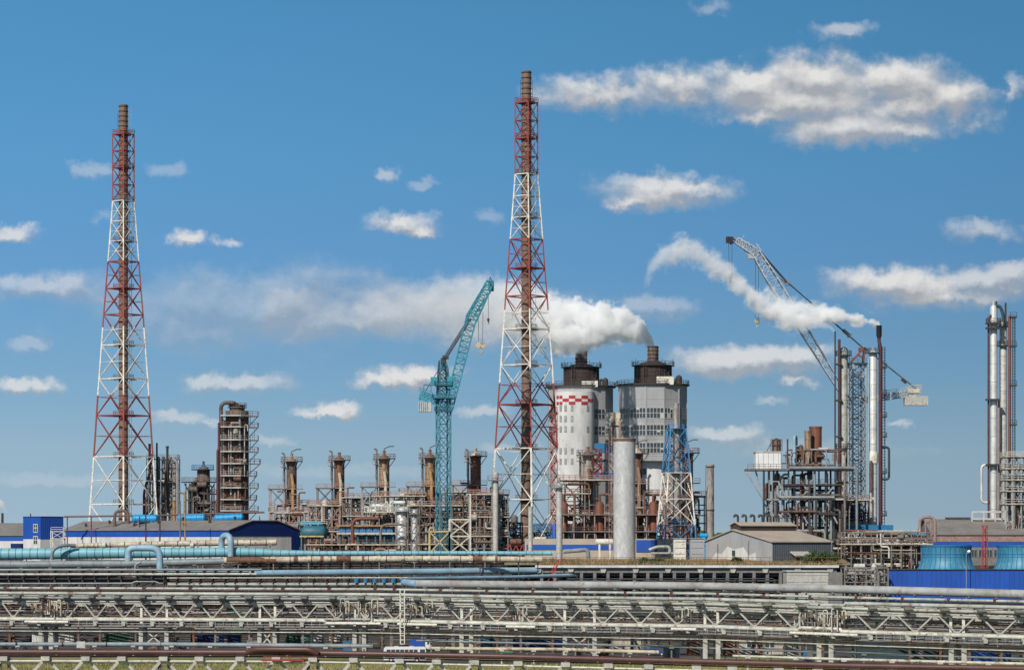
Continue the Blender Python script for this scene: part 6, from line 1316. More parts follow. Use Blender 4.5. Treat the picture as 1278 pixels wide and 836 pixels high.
    # manifolds: standing loops
    for m0, m1 in (((42, 82), (416, 470)) if ti == 0 else ((505, 540), (640, 662), (845, 862), (992, 1062))):
        for k in range(int((m1 - m0) / 3.2)):
            x = m0 + k * 3.2 + r_.uniform(-1, 1); y0 = r_.uniform(766, 779); y1 = r_.uniform(749, 759); dd = r_.uniform(-2.6, 2); mb = MB(); x2 = x + r_.uniform(2, 9)
            mb.path([rk(x, y0, dd), rk(x, y1, dd), rk(x2, y1, dd), rk(x2, y0 - r_.uniform(0, 8), dd)], S(r_.uniform(.5, 1.0), 575), 7, .5); mb.build('manifold_loop', r_.choice(['pipe_pale2', 'grey_light', 'steel_mix', 'pipe_cream']) if ti or m0 > 100 else r_.choice(['pipe_cream', 'steel_mix', 'pipe_rust', 'pipe_pale2']), t)
            if k % 3 == 0:
                mb = MB(); p = rk(x, (y0 + y1) / 2, dd); mb.tube(p - Vector((0, 0, .3)), p + Vector((0, 0, .3)), .38, 8); mb.tube(p - Vector((0, .8, 0)), p, .1, 6); mb.tube(p - Vector((0, .9, 0)), p - Vector((0, .8, 0)), .4, 10); mb.build('valve', 'steel_brown', t)
        mb = MB(); run(mb, m0 - 8, m1 + 6, 781, 1.6, -3, 8); mb.build('pipe', 'white', t)
    if ti == 1:
        mb = MB(); p = rk(503, 806, -3.2); q = rk(503, 737, -3.2); mb.ladder(p, q, (1, 0, 0), S(5, 572), .1, .9, (0, -1, 0)); mb.build('caged_ladder', 'white', t)
# inner grey pipe bundle behind the truss (separate, darker rack)
def rear_rack(label, a, b, off, rows, seed, post=38):
    r_ = random.Random(seed); o0 = rk((a + b) / 2, 790, off); t = thing('pipe_rack', label, 'pipe rack', (o0.x, o0.y, 0), 'darker pipe racks behind the truss rack')
    def rp(x, y, dd=0):   # true screen row kept at the rear distance
        d = interp(DR, x) + off; yy_ = y + interp(SH, x) * (.45 + .55 * (y - HOR) / 65); return Vector((X(x, d), d + dd, Z(yy_, d)))
    for y, r, m in rows:
        xs = [a] + list(range(int(a) + 40, int(b), 60)) + [b]; mb = MB(); j = r_.randrange(1, len(xs) - 1); pts = []
        for i, x in enumerate(xs):
            if i == j and r_.random() < .6: pts += [rp(x, y), rp(x + 2, y - 3), rp(x + 22, y - 3), rp(x + 24, y)]
            else: pts.append(rp(x, y, r_.uniform(-.2, .2)))
        mb.path(pts, S(r, 610), 7); mb.build('pipe', m, t)
    x = a + 8
    while x < b:
        mb = MB(); p = rp(x, min(q[0] for q in rows) - 1)
        for dd in (0, 5): mb.bar((p.x, p.y + dd, max(0, gz(p.y + dd)) - .2), (p.x, p.y + dd, p.z), .45)
        for f in (.98, .72, .46): mb.bar((p.x, p.y - .6, p.z * f), (p.x, p.y + 5.6, p.z * f), .35)
        mb.build('frame', r_.choice(['steel_brown', 'steel_mix', 'pipe_rust']), t, smooth=False); x += post * r_.uniform(.7, 1.2)
    for k in range(int((b - a) / 9)):
        x = r_.uniform(a, b - 12); y0 = r_.uniform(755, 792); mb = MB(); mb.path([rp(x, y0, -1), rp(x, y0 - r_.uniform(4, 14), -1), rp(x + r_.uniform(3, 12), y0 - r_.uniform(4, 14), -1)], S(r_.uniform(.4, .9), 610), 6); mb.build('branch_pipe', r_.choice(['pipe_rust', 'maroon', 'steel_brown', 'grey', 'steel_mix', 'pipe_cream']), t)
low_c = ['pipe_rust', 'dark', 'maroon', 'steel_brown', 'steel_mix', 'dark', 'pipe_brown', 'grey', 'dark_blue_steel', 'pipe_rust', 'dark', 'steel_brown', 'grey_light', 'dark']
rear_rack('dark rust brown pipe rack seen through the left truss panels', -180, 480, 34, [(740 + i * 4.1, .7 + (i * 37 % 10) * .1, low_c[i]) for i in range(14)], 111)
rear_rack('grey and brown pipe rack seen through the right truss panels', 480, 1470, 30, [(746 + i * 3.9, .7 + (i * 53 % 10) * .09, (low_c[i] if i % 2 else ['pipe_pale2', 'grey_light', 'pipe_grey', 'steel_mix', 'pipe_cream', 'grey', 'dark'][i // 2])) for i in range(13)], 112)
# low pipes near the ground
pipe_run('low grey green pipe near the ground between the left rack columns', [(-40, 803.5, 2.6), (200, 803.5, 2.7), (466, 806, 2.8)], 2.7, 'pipe_grey', lambda x: interp(DR, x) - 12, 60, 48, pm='concrete')
pipe_run('low pale cream pipe right of the white bus', [(534, 808.5, 2), (700, 810, 2.2), (822, 813.5, 2.3)], 2.1, 'pipe_cream', 545, None, 40, pm='concrete')
pipe_run('low dark grey double pipe under the right rack', [(520, 799, 1.2), (820, 806, 1.3), (1080, 815, 1.5), (1320, 823, 1.6)], 1.3, 'pipe_grey', lambda x: interp(DR, x) + 1, None, 60, pm='concrete_dark')
pipe_run('low pale pipe at the bottom right above the dark brown pipeline', [(915, 818, 1.6), (1060, 822.5, 1.8), (1320, 829, 2)], 1.8, 'pipe_pale2', lambda x: interp([(900, 500), (1320, 470)], x), None, 60, pm='concrete')
# ------------------------------------------------------------------ dark brown pipeline on its own low trestle
DB = [(-220, 498), (-60, 492), (0, 490), (639, 467), (1278, 432), (1340, 428), (1500, 416)]
YB = [(-220, 812.5), (-60, 812.7), (0, 813), (320, 813.6), (440, 815), (639, 819), (860, 824.6), (1060, 830.2), (1278, 834), (1340, 835), (1500, 838)]
def bp(px, dy=0, dd=0): d = interp(DB, px); return Vector((X(px, d), d + dd, Z(interp(YB, px) + dy, d)))
t = thing('brown_pipeline', 'dark brown pipeline on short concrete trestle along the bottom edge', 'pipeline', (0, 467, 0))
mb = MB(); xs = [-200, -60, 0, 160, 320, 400, 480, 560, 639, 750, 860, 960, 1060, 1170, 1278, 1340, 1480]; mb.path([bp(x) for x in xs], S(3.6, 467), 14); o = mb.build('pipe', 'pipe_brown', t)
mb = MB(); mb.path([bp(310, 0, -.9), bp(316, -3, -1.4), bp(322, -4.2, -1.6), bp(384, -4.6, -1.6), bp(390, -3, -1.4), bp(397, .3, -.9)], S(3.7, 467), 14); mb.build('bypass_pipe', 'pipe_brown', t)
mb = MB()
for x in range(-40, 1330, 88): p = bp(x); mb.tube(p - Vector((.1, 0, 0)), p + Vector((.1, 0, 0)), S(3.85, 467), 14)
b_ = mb.build('weld_band', 'pipe_rust', o); b_['kind'] = 'stuff'
mb = MB(); mb.path([bp(x, 5.2, .4) for x in xs], S(.9, 467), 8); mb.build('pipe', 'maroon', t)
mb = MB(); mb.path([bp(x, 11.5, -.2) for x in xs], S(1.5, 467), 4); mb.build('long_beam', 'cream', t, smooth=False)
x = -190; k = 0; r_ = random.Random(7)
while x < 1480:
    p = bp(x); mb = MB(); zc = bp(x, 8).z; mb.box((p.x, p.y, zc), (S(11, 467), 2.6, S(5.5, 467))); mb.build('bolster', 'concrete', t, smooth=False)
    for s_ in (-1, 1):
        mb = MB(); mb.bar((p.x + s_ * .5, p.y, zc - .4), (p.x + s_ * 3.2, p.y, .2), .5); mb.build('strut', 'concrete', t, smooth=False)
    if k % 4 == 0:
        for s_ in (-1, 1): mb = MB(); mb.box((p.x + s_ * .8, p.y + .4, zc / 2), (.5, .6, zc)); mb.build('leg', 'steel_brown', t, smooth=False)
    x += 52 + r_.uniform(-8, 8); k += 1
mb = MB(); mb.rail([bp(330, 14, -1), bp(395, 14, -1)], 2.4, .06); mb.box(bp(360, 9, -1), (S(68, 467), .4, .3)); mb.build('service_rail', 'red_tower', t)
tufts('grass', 'green and straw coloured grass in the foreground below the brown pipeline', 16000, lambda r_: (r_.uniform(-105, 100), r_.uniform(445, 545), 0), 'grass_blade', .15, .5, 72)
tufts('tall_dry_grass', 'dry grass stalks below the brown pipeline', 9000, lambda r_: (r_.uniform(-105, 100), r_.uniform(445, 545), 0), 'dry_leaf', .2, .7, 73)
# ------------------------------------------------------------------ yard sheds, containers and vehicles below the rack
def hut(label, x0, x1, yt, d, m, z0=0, cat='container', name='container', door=True, ribs=True, roof='grey', dep=3):
    w_ = S(x1 - x0, d); zt = Z(yt, d); c = Vector((X((x0 + x1) / 2, d), d, z0)); t = thing(name, label, cat, c)
    mb = MB(); mb.box((c.x, d + dep / 2, (z0 + zt) / 2), (w_, dep, zt - z0)); mb.build('wall', m, t, smooth=False)
    mb = MB(); mb.box((c.x, d + dep / 2, zt + .09), (w_ + .25, dep + .25, .16)); mb.build('roof', roof, t, smooth=False)
    if ribs:
        mb = MB(); n = max(3, int(w_ / .6))
        for k in range(n): mb.box((c.x - w_ / 2 + w_ * (k + .5) / n, d - .04, (z0 + zt) / 2), (.12, .1, zt - z0 - .3))
        mb.build('rib', m, t, smooth=False)
    if door:
        mb = MB(); mb.box((c.x + w_ * .22, d - .06, z0 + 1.1), (1.0, .14, 2.1)); o = mb.build('door', 'steel_mix', t, smooth=False)
        mb = MB(); mb.box((c.x + w_ * .22 + .35, d - .17, z0 + 1.1), (.06, .1, .25)); mb.build('handle', 'dark', o)
    return t
hut('white container with dark door, left one of two behind the paired rack columns', 389, 405, 787.5, 628, 'white_clean')
hut('white container, right one of two behind the paired rack columns', 411, 428, 787.5, 627, 'white_clean', ribs=True)
hut('dark green container left of the two white ones', 358, 386, 790, 632, 'green_dark')
hut('navy blue container in the shade under the left rack', 238, 300, 791.5, 634, 'navy', roof='grey_light')
hut('bright green container seen through the left truss, high on the slope', 288, 312, 759, 664, 'green', z0=2.2)
hut('long low white hut with pale roof at the left edge behind the columns', 40, 92, 791, 636, 'plaster', roof='pipe_pale')
hut('dull green shed with pale roof between the second and third column pairs', 130, 176, 790, 634, 'green_dark', roof='pipe_pale')
hut('deep blue container behind the right paired columns with cross brace', 640, 702, 792, 610, 'navy')
hut('tan wooden crate like hut behind the right rack columns', 765, 800, 794, 604, 'pipe_cream', name='hut', cat='hut')
hut('orange brown hut left of the low brick building', 858, 874, 795, 590, 'brick', name='hut', cat='hut', roof='brick')
hut('light grey hut below the manifold at right', 980, 1000, 797, 574, 'clad_grey', name='hut', cat='hut')
hut('dark shed with ribbed wall at the bottom right under the rack', 1070, 1180, 800, 556, 'dark_blue_steel', name='shed', cat='shed')
hut('blue container under the rack at the right edge', 1215, 1262, 803, 548, 'royal_plain')
hut('small teal cabin between ladder and blue container', 600, 625, 791, 616, 'turq_dark', name='cabin', cat='cabin')
# low brick building with white framed windows
d = 588; t = thing('brick_building', 'low brick and grey plaster building with white framed windows under the right rack', 'building', (X(945, d), d, 0)); x0, x1 = X(902, d), X(1000, d); zt = Z(796, d)
mb = MB(); mb.box(((x0 + x1) / 2, d + 4, zt / 2), (x1 - x0, 8, zt)); mb.build('wall', 'concrete', t, smooth=False); mb = MB(); mb.box(((x0 + x1) / 2, d + 4, zt + .13), (x1 - x0 + .6, 8.6, .25)); mb.build('roof', 'roof', t, smooth=False)
for a, b in ((903, 915), (944, 949), (978, 985)): mb = MB(); mb.box((X((a + b) / 2, d), d - .04, zt / 2), (S(b - a, d), .1, zt - .1)); mb.build('brick_panel', 'brick', t, smooth=False)
for px_ in (938, 960.5, 990):
    mb = MB(); mb.box((X(px_, d), d - .05, Z(803.5, d)), (S(12.5, d), .16, S(9.5, d))); w_ = mb.build('window', 'white_clean', t, smooth=False)
    for q in (-3.1, 3.1): mb = MB(); mb.box((X(px_ + q, d), d - .12, Z(803.5, d)), (S(5.2, d), .12, S(7.6, d))); mb.build('pane', 'glass', w_, smooth=False)
# bus
d = 554; x0, x1 = X(478.5, d), X(532, d); Lb = x1 - x0; t = thing('bus', 'small white bus with a dark window band parked behind the brown pipeline', 'bus', ((x0 + x1) / 2, d, 0))
def bprof(z0, z1, y): 
    return [(x0 + .05, y, z0), (x1 - .05, y, z0), (x1, y, z0 + (z1 - z0) * .5), (x1 - .12, y, z1 - .25), (x1 - .35, y, z1), (x0 + .35, y, z1), (x0 + .1, y, z1 - .25), (x0, y, z0 + (z1 - z0) * .5)]
mb = MB(); mb.extrude(bprof(.4, 2.95, d), (0, 2.4, 0)); o = mb.build('body', 'white_clean', t, smooth=False)
for k in range(7): a = x0 + .5 + k * (Lb - 2.2) / 7; mb = MB(); mb.box((a + .5, d - .03, 2.05), ((Lb - 2.2) / 7 - .15, .1, .85)); mb.build('window', 'glass', t, smooth=False)
mb = MB(); mb.box((x1 - .75, d - .03, 1.55), (.95, .1, 1.9)); mb.build('door', 'glass', t, smooth=False)
mb = MB(); mb.box((x1 + .0, d + 1.2, 2.0), (.1, 2.1, 1.1)); mb.build('windscreen', 'glass', t, smooth=False)
mb = MB(); mb.box(((x0 + x1) / 2, d - .04, .95), (Lb - .3, .06, .14)); mb.build('side_stripe', 'pipe_grey', t, smooth=False)
for k in range(2): mb = MB(); mb.box((lerp(x0, x1, .3 + .35 * k), d + 1.2, 3.03), (.9, .9, .14)); mb.build('roof_hatch', 'grey_light', t, smooth=False)
for f in (.18, .78):
    for y in (d + .1, d + 2.3):
        mb = MB(); x = lerp(x0, x1, f); mb.tube((x, y - .15, .48), (x, y + .15, .48), .48, 20); o = mb.build('wheel', 'tyre', t); mb = MB(); mb.tube((x, y - .17, .48), (x, y + .17, .48), .26, 14); mb.build('rim', 'grey_light', o)
# trucks/cars
def car(label, px, d, L, h, m, cabm=None, name='parked_car', cat='car', truck=False):
    x = X(px, d); t = thing(name, label, cat, (x, d, 0)); a, b = x - L / 2, x + L / 2
    if truck:
        mb = MB(); mb.box((x - L * .12, d + 1.1, .95 + (h - 1) / 2), (L * .7, 2.2, h - 1)); mb.build('cargo_box', m, t, smooth=False); mb = MB(); mb.extrude([(b - L * .24, d, .6), (b, d, .6), (b, d, 1.5), (b - L * .05, d, 2.3), (b - L * .24, d, 2.3)], (0, 2.1, 0)); mb.build('cab', cabm, t, smooth=False); mb = MB(); mb.box((b - L * .1, d - .03, 1.85), (L * .09, .08, .6)); mb.build('window', 'glass', t); mb = MB(); mb.box((x, d + 1.1, .75), (L, .9, .25)); mb.build('chassis', 'dark', t)
    else:
        mb = MB(); mb.extrude([(a, d, .35), (b, d, .35), (b, d, .75), (b - .9, d, .9), (b - 1.6, d, h), (a + .7, d, h), (a + .1, d, .95), (a, d, .8)], (0, 1.7, 0)); mb.build('body', m, t, smooth=False)
        mb = MB(); mb.extrude([(a + .5, d - .02, .95), (b - 1.15, d - .02, .95), (b - 1.65, d - .02, h - .1), (a + .85, d - .02, h - .1)], (0, 1.74, 0)); mb.build('window', 'glass', t, smooth=False)
    for f in (.18, .8):
        for y in (d + .05, d + 1.65): mb = MB(); mb.tube((lerp(a, b, f), y - .12, .36), (lerp(a, b, f), y + .12, .36), .36, 16); o = mb.build('wheel', 'tyre', t); mb = MB(); mb.tube((lerp(a, b, f), y - .14, .36), (lerp(a, b, f), y + .14, .36), .2, 10); mb.build('rim', 'grey_light', o)
car('small blue box truck behind the right end of the white bus', 524, 606, 4.4, 2.7, 'royal_plain', 'white_clean', 'truck', 'truck', True)
car('white pickup like car under the left rack beside the white hut', 24, 612, 4.4, 1.5, 'white_clean')
car('yellowish car at the left edge under the rack', 14, 616, 4.3, 1.5, 'yellow')
car('small white car between the navy and green containers', 345, 612, 4.2, 1.5, 'white_clean')
car('blue car parked under the right rack by the tan hut', 818, 584, 4.3, 1.5, 'royal_plain')
for px_, d, y0, lab in ((101, 560, 800, 'white square sign board on a post before the left rack columns'),):
    t = thing('sign_board', lab, 'sign', (X(px_, d), d, 0)); mb = MB(); mb.tube((X(px_, d), d, 0), (X(px_, d), d, Z(800, d)), .08, 6); mb.build('post', 'grey', t); mb = MB(); mb.box((X(px_, d), d - .1, Z(804, d)), (S(10.5, d), .08, S(8, d))); mb.build('panel', 'grey_light', t, smooth=False)
t = thing('fence', 'low rusty railing with posts under the right rack before the brick building', 'fence', (X(945, 560), 560, 0)); mb = MB(); mb.rail([(X(905, 560), 560, 0), (X(977, 560), 560, 0)], 2.4, .06, False, 2.0); mb.build('rails', 'pipe_rust', t)
low_rack('dark pipe rack on the bank right below the patched lagged pipe', 290, 690, 752, [(703, 1.2, 'dark', 0), (705.5, 1.0, 'steel_brown', 1), (708, 1.5, 'dark', -1), (710, .8, 'pipe_grey', 1)], 94, 13)
low_rack('dark pipe rack between the concrete deck and the fattest grey pipe', 560, 1000, 655, [(733.5, 1.2, 'steel_brown', 0), (736, 1.0, 'dark', 1), (738.5, 1.3, 'dark', -1)], 95, 24)
# clutter in the yard below the rack
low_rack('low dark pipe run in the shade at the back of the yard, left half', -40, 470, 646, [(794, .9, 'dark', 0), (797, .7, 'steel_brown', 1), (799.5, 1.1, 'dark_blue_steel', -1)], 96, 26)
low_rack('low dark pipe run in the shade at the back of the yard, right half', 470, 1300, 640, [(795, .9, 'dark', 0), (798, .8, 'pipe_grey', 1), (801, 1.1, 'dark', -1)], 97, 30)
r_ = random.Random(77)
kinds = [('stacked pallets', 'pipe_cream'), ('grey equipment box', 'grey'), ('green equipment box', 'green'), ('rusty scrap bin', 'pipe_rust'), ('white equipment box', 'white'), ('blue equipment box', 'panel_blue')]
spots = [(108, 0, 'by the white square sign board'), (192, 3, 'between the second pair of rack columns'), (228, 4, 'left of the navy blue container'), (316, 1, 'beside the third pair of rack columns'), (372, 2, 'in front of the dark green container'), (436, 5, 'left of the fourth pair of rack columns'), (566, 0, 'left of the fifth pair of rack columns'), (632, 2, 'between the teal cabin and the deep blue container'), (722, 4, 'between the cross braced rack columns'), (752, 3, 'left of the tan hut'), (838, 1, 'right of the blue parked car'), (1012, 5, 'right of the light grey hut'), (1052, 0, 'left of the dark ribbed shed'), (1196, 2, 'between the dark ribbed shed and the blue container at the right edge')]
for px_, k, where in spots:
    d = interp(DR, px_) + r_.uniform(12, 26); nm, m = kinds[k]; w_, h_ = r_.uniform(1.8, 3.4), r_.uniform(1.1, 2.2); c = Vector((X(px_, d), d, 0)); t = thing(nm.replace(' ', '_'), nm + ' ' + where, 'pallet' if k == 0 else 'bin' if k == 3 else 'box', c)
    if k == 0:
        for i in range(6): mb = MB(); mb.box((c.x, d, .09 + i * .2), (1.6, 1.2, .05)); mb.box((c.x, d, .02 + i * .2), (1.6, .12, .1)); mb.build('pallet_layer', m, t, smooth=False)
    else:
        mb = MB(); mb.box((c.x, d, h_ / 2 + .1), (w_, 1.6, h_)); o = mb.build('body', m, t, smooth=False); mb = MB(); mb.box((c.x, d, h_ + .16), (w_ + .16, 1.76, .1)); mb.build('lid', 'steel_mix', t, smooth=False)
        for s_ in (-1, 1): mb = MB(); mb.box((c.x + s_ * w_ * .35, d, .05), (.2, 1.5, .1)); mb.build('skid', 'dark', t, smooth=False)
        mb = MB(); mb.box((c.x, d - .83, h_ * .55), (w_ * .5, .05, h_ * .6)); mb.build('hatch', 'steel_mix', t, smooth=False)
# ------------------------------------------------------------------ sky, sun, camera
SUN = Vector((-.36, -.70, .62)).normalized()
SEL = math.asin(SUN.z); SAZ = math.atan2(SUN.x, SUN.y)
w = bpy.data.worlds.new('World'); sc.world = w; w.use_nodes = True
N = w.node_tree.nodes; L = w.node_tree.links; bg = N['Background']
CL = [  # photo px centre, radii (x, up, down), strength
 (765,118,88,24,20,1),(850,112,70,24,22,1),(930,104,60,24,20,.95),(1020,96,70,28,26,1.1),(1110,98,80,24,26,1.1),(1180,125,55,26,22,1.05),(1150,135,80,20,20,.9),
 (1000,128,110,22,20,.85),(1060,158,95,22,19,.95),(950,145,55,12,9,.55),(1120,160,60,16,12,.8),
 (825,240,78,20,18,.95),(860,235,45,12,14,.7),(790,250,35,12,9,.6),(480,220,18,10,8,.5),(527,230,16,7,6,.3),(497,280,42,22,13,1),(515,287,24,10,7,.6),
 (238,298,22,13,9,.95),(288,303,21,8,7,.7),(12,292,36,14,10,.85),(55,358,80,16,14,.5),(80,360,26,8,7,.55),(10,350,22,10,10,.5),
 (120,213,28,8,9,.34),(205,213,26,8,9,.28),(612,268,22,8,8,.25),
 (470,395,100,38,24,.6),(560,385,90,40,34,.7),(440,402,55,14,12,.6),(350,390,110,36,34,.36),(240,385,100,34,40,.3),
 (515,470,62,20,13,1),(480,474,40,12,9,.6),(415,512,38,14,8,.95),(405,516,36,8,6,.5),(290,478,64,13,10,.62),(250,478,22,9,8,.45),(45,481,32,11,9,.8),(20,480,28,9,8,.45),
 (230,524,40,9,8,.5),(262,527,20,6,6,.45),(205,518,22,6,6,.4),(600,514,30,8,7,.5),
 (935,452,92,24,15,.85),(900,455,50,14,12,.8),(990,445,60,16,12,.65),(992,476,22,8,6,.5),(1100,352,66,26,17,1),(1140,360,90,20,20,.7),(1225,350,75,24,16,.75),(1255,342,40,15,13,.7),(1180,368,90,12,10,.5),
 (1237,288,46,15,12,.55),(1050,37,38,11,9,.55),(890,12,26,8,8,.3),(905,542,42,10,8,.6),(962,498,24,7,6,.4),(1266,108,14,16,16,.42),(820,385,62,14,12,.38),(1123,529,16,6,5,.5),(1000,385,30,8,8,.2),
 (35,430,25,8,8,.3),(130,270,18,8,8,.2),(640,560,40,7,6,.3),(340,550,26,6,6,.35),(300,385,230,46,46,.22),(640,400,120,40,30,.25),(1000,560,120,10,10,.15),(420,590,120,10,8,.15),(80,600,90,10,8,.18)]
def mt(op, a, b=None, c=None, T=None, K=None):
    n = T.new('ShaderNodeMath'); n.operation = op
    for i, q in enumerate((a, b, c)):
        if q is None: continue
        if isinstance(q, (int, float)): n.inputs[i].default_value = q
        else: K.new(q, n.inputs[i])
    return n.outputs[0]
def cloud_group(name, clouds):
    """density field of a few clouds; unit: 100 photo px of angle = 1"""
    g = bpy.data.node_groups.new(name, 'ShaderNodeTree')
    g.interface.new_socket('Vector', in_out='INPUT', socket_type='NodeSocketVector'); g.interface.new_socket('Value', in_out='OUTPUT', socket_type='NodeSocketFloat'); g.interface.new_socket('Opacity', in_out='OUTPUT', socket_type='NodeSocketFloat')
    gn, gl = g.nodes, g.links; gi = gn.new('NodeGroupInput'); go = gn.new('NodeGroupOutput')
    def vm(op, a, b=None):
        n = gn.new('ShaderNodeVectorMath'); n.operation = op
        for i, q in enumerate((a, b)):
            if q is None: continue
            if isinstance(q, (tuple, Vector)): n.inputs[i].default_value = q
            else: gl.new(q, n.inputs[i])
        return n
    def M_(op, *a): return mt(op, *(list(a) + [None] * (3 - len(a))), gn, gl)
    def nz(v, scale, detail, rough=.6, off=(0, 0, 0), sx=1.0):
        mp = gn.new('ShaderNodeMapping'); mp.inputs['Location'].default_value = off; mp.inputs['Scale'].default_value = (sx, 1, 1); gl.new(v, mp.inputs[0])
        n = gn.new('ShaderNodeTexNoise'); n.noise_dimensions = '2D'; n.inputs['Scale'].default_value = scale; n.inputs['Detail'].default_value = detail; n.inputs['Roughness'].default_value = rough; gl.new(mp.outputs[0], n.inputs['Vector']); return n
    src = gi.outputs[0]
    n1 = nz(src, 4.0, 4, .6, (3, 1, 0)); d1 = vm('SUBTRACT', n1.outputs['Color'], (.5, .5, .5)); s1 = vm('MULTIPLY', d1.outputs[0], (.4, .26, 0))
    wv = vm('ADD', src, s1.outputs[0]).outputs[0]; acc = None; op = None
    for cx, cy, rx, ru, rd, st in clouds:
        rx *= 1.38; ru *= 1.75; rd *= 1.6
        if acc is not None:      # keeps the evaluation in sequence (a node stack is small)
            ch_ = vm('MULTIPLY_ADD', acc, (1e-7, 1e-7, 0)); gl.new(wv, ch_.inputs[2]); wq = ch_.outputs[0]
        else: wq = wv
        p = vm('SUBTRACT', wq, (cx / 100, -cy / 100, 0)).outputs[0]
        a = vm('LENGTH', vm('MULTIPLY', p, (100 / rx, 100 / ru, 1)).outputs[0]); b = vm('LENGTH', vm('MULTIPLY', p, (70 / rx, 100 / rd, 1)).outputs[0])
        e = M_('SUBTRACT', 1.0, M_('MAXIMUM', a.outputs['Value'], b.outputs['Value']))   # flatter base than top
        acc = e if acc is None else M_('SMOOTH_MAX', acc, e, .3)
        cl_ = gn.new('ShaderNodeMath'); cl_.operation = 'MULTIPLY_ADD'; cl_.use_clamp = True; gl.new(e, cl_.inputs[0]); cl_.inputs[1].default_value = 2.2; cl_.inputs[2].default_value = .9
        o_ = M_('MULTIPLY', cl_.outputs[0], st); op = o_ if op is None else M_('MAXIMUM', op, o_)
    n2 = nz(src, 1.9, 8, .53, (7, 2, 0), .6)
    gl.new(M_('ADD', acc, M_('MULTIPLY', M_('SUBTRACT', n2.outputs['Fac'], .5), 1.15)), go.inputs[0]); gl.new(op, go.inputs[1])
    return g
tc = N.new('ShaderNodeTexCoord'); sp = N.new('ShaderNodeSeparateXYZ'); L.new(tc.outputs['Generated'], sp.inputs[0])
def m_(op, a, b=None, c=None): return mt(op, a, b, c, N, L)
def mrange(v, a, b, c, d, smooth=False):
    n = N.new('ShaderNodeMapRange'); n.interpolation_type = 'SMOOTHSTEP' if smooth else 'LINEAR'
    for i, q in enumerate((a, b, c, d)): n.inputs[i + 1].default_value = q
    L.new(v, n.inputs[0]); return n.outputs[0]
yy = m_('MAXIMUM', sp.outputs['Y'], .02)
u = m_('DIVIDE', sp.outputs['X'], yy); v = m_('DIVIDE', sp.outputs['Z'], yy)
cu = m_('MULTIPLY_ADD', u, F / 100, 6.39); cv = m_('MULTIPLY_ADD', v, F / 100, -HOR / 100)
cb = N.new('ShaderNodeCombineXYZ'); L.new(cu, cb.inputs[0]); L.new(cv, cb.inputs[1])
sky = N.new('ShaderNodeTexSky'); sky.sky_type = 'NISHITA'; sky.sun_disc = False; sky.sun_elevation = SEL; sky.sun_rotation = SAZ; sky.altitude = 200; sky.air_density = 1.0; sky.dust_density = .6; sky.ozone_density = 2.0
# the air is clear: read the sky model a little higher than the true elevation
zz_ = m_('MULTIPLY_ADD', m_('ABSOLUTE', sp.outputs['Z']), 2.1, .1); cs = N.new('ShaderNodeCombineXYZ'); L.new(sp.outputs['X'], cs.inputs[0]); L.new(sp.outputs['Y'], cs.inputs[1]); L.new(zz_, cs.inputs[2])
nv = N.new('ShaderNodeVectorMath'); nv.operation = 'NORMALIZE'; L.new(cs.outputs[0], nv.inputs[0]); L.new(nv.outputs[0], sky.inputs['Vector'])
tint = N.new('ShaderNodeMix'); tint.data_type = 'RGBA'; tint.blend_type = 'MULTIPLY'; tint.inputs['Factor'].default_value = 1; L.new(sky.outputs[0], tint.inputs['A'])
grad = N.new('ShaderNodeValToRGB'); L.new(m_('MULTIPLY', sp.outputs['Z'], 4.0), grad.inputs[0])
e = grad.color_ramp.elements
GRAD = [(0.0, (.60, .60, .61)), (.036, (.595, .595, .615)), (.126, (.69, .70, .655)), (.25, (.578, .755, .78)), (.4, (.52, .835, .954)), (.53, (.51, .96, 1.065)), (.73, (.487, 1.037, 1.16)), (.85, (.5, .9, .95)), (1.0, (.62, .66, .62))]
e[0].position = GRAD[0][0]; e[0].color = (*GRAD[0][1], 1); e[1].position = GRAD[-1][0]; e[1].color = (*GRAD[-1][1], 1)
for p_, c_ in GRAD[1:-1]: q = e.new(p_); q.color = (*c_, 1)
L.new(grad.outputs[0], tint.inputs['B'])
side = N.new('ShaderNodeClamp'); L.new(m_('MULTIPLY_ADD', sp.outputs['X'], -.76, .87), side.inputs['Value']); side.inputs['Min'].default_value = .7; side.inputs['Max'].default_value = 1.0
t2 = N.new('ShaderNodeMix'); t2.data_type = 'RGBA'; t2.blend_type = 'MULTIPLY'; t2.inputs['Factor'].default_value = 1; L.new(tint.outputs['Result'], t2.inputs['A'])   # deeper blue away from the sun
cs2 = N.new('ShaderNodeCombineColor'); L.new(side.outputs[0], cs2.inputs[0]); L.new(m_('MULTIPLY', side.outputs[0], .985), cs2.inputs[1]); L.new(m_('MULTIPLY', side.outputs[0], .955), cs2.inputs[2]); L.new(cs2.outputs[0], t2.inputs['B'])
SKY = t2.outputs['Result']
def bgnode(c):
    n = N.new('ShaderNodeBackground'); L.new(c, n.inputs['Color']); n.inputs['Strength'].default_value = .14; return n.outputs[0]
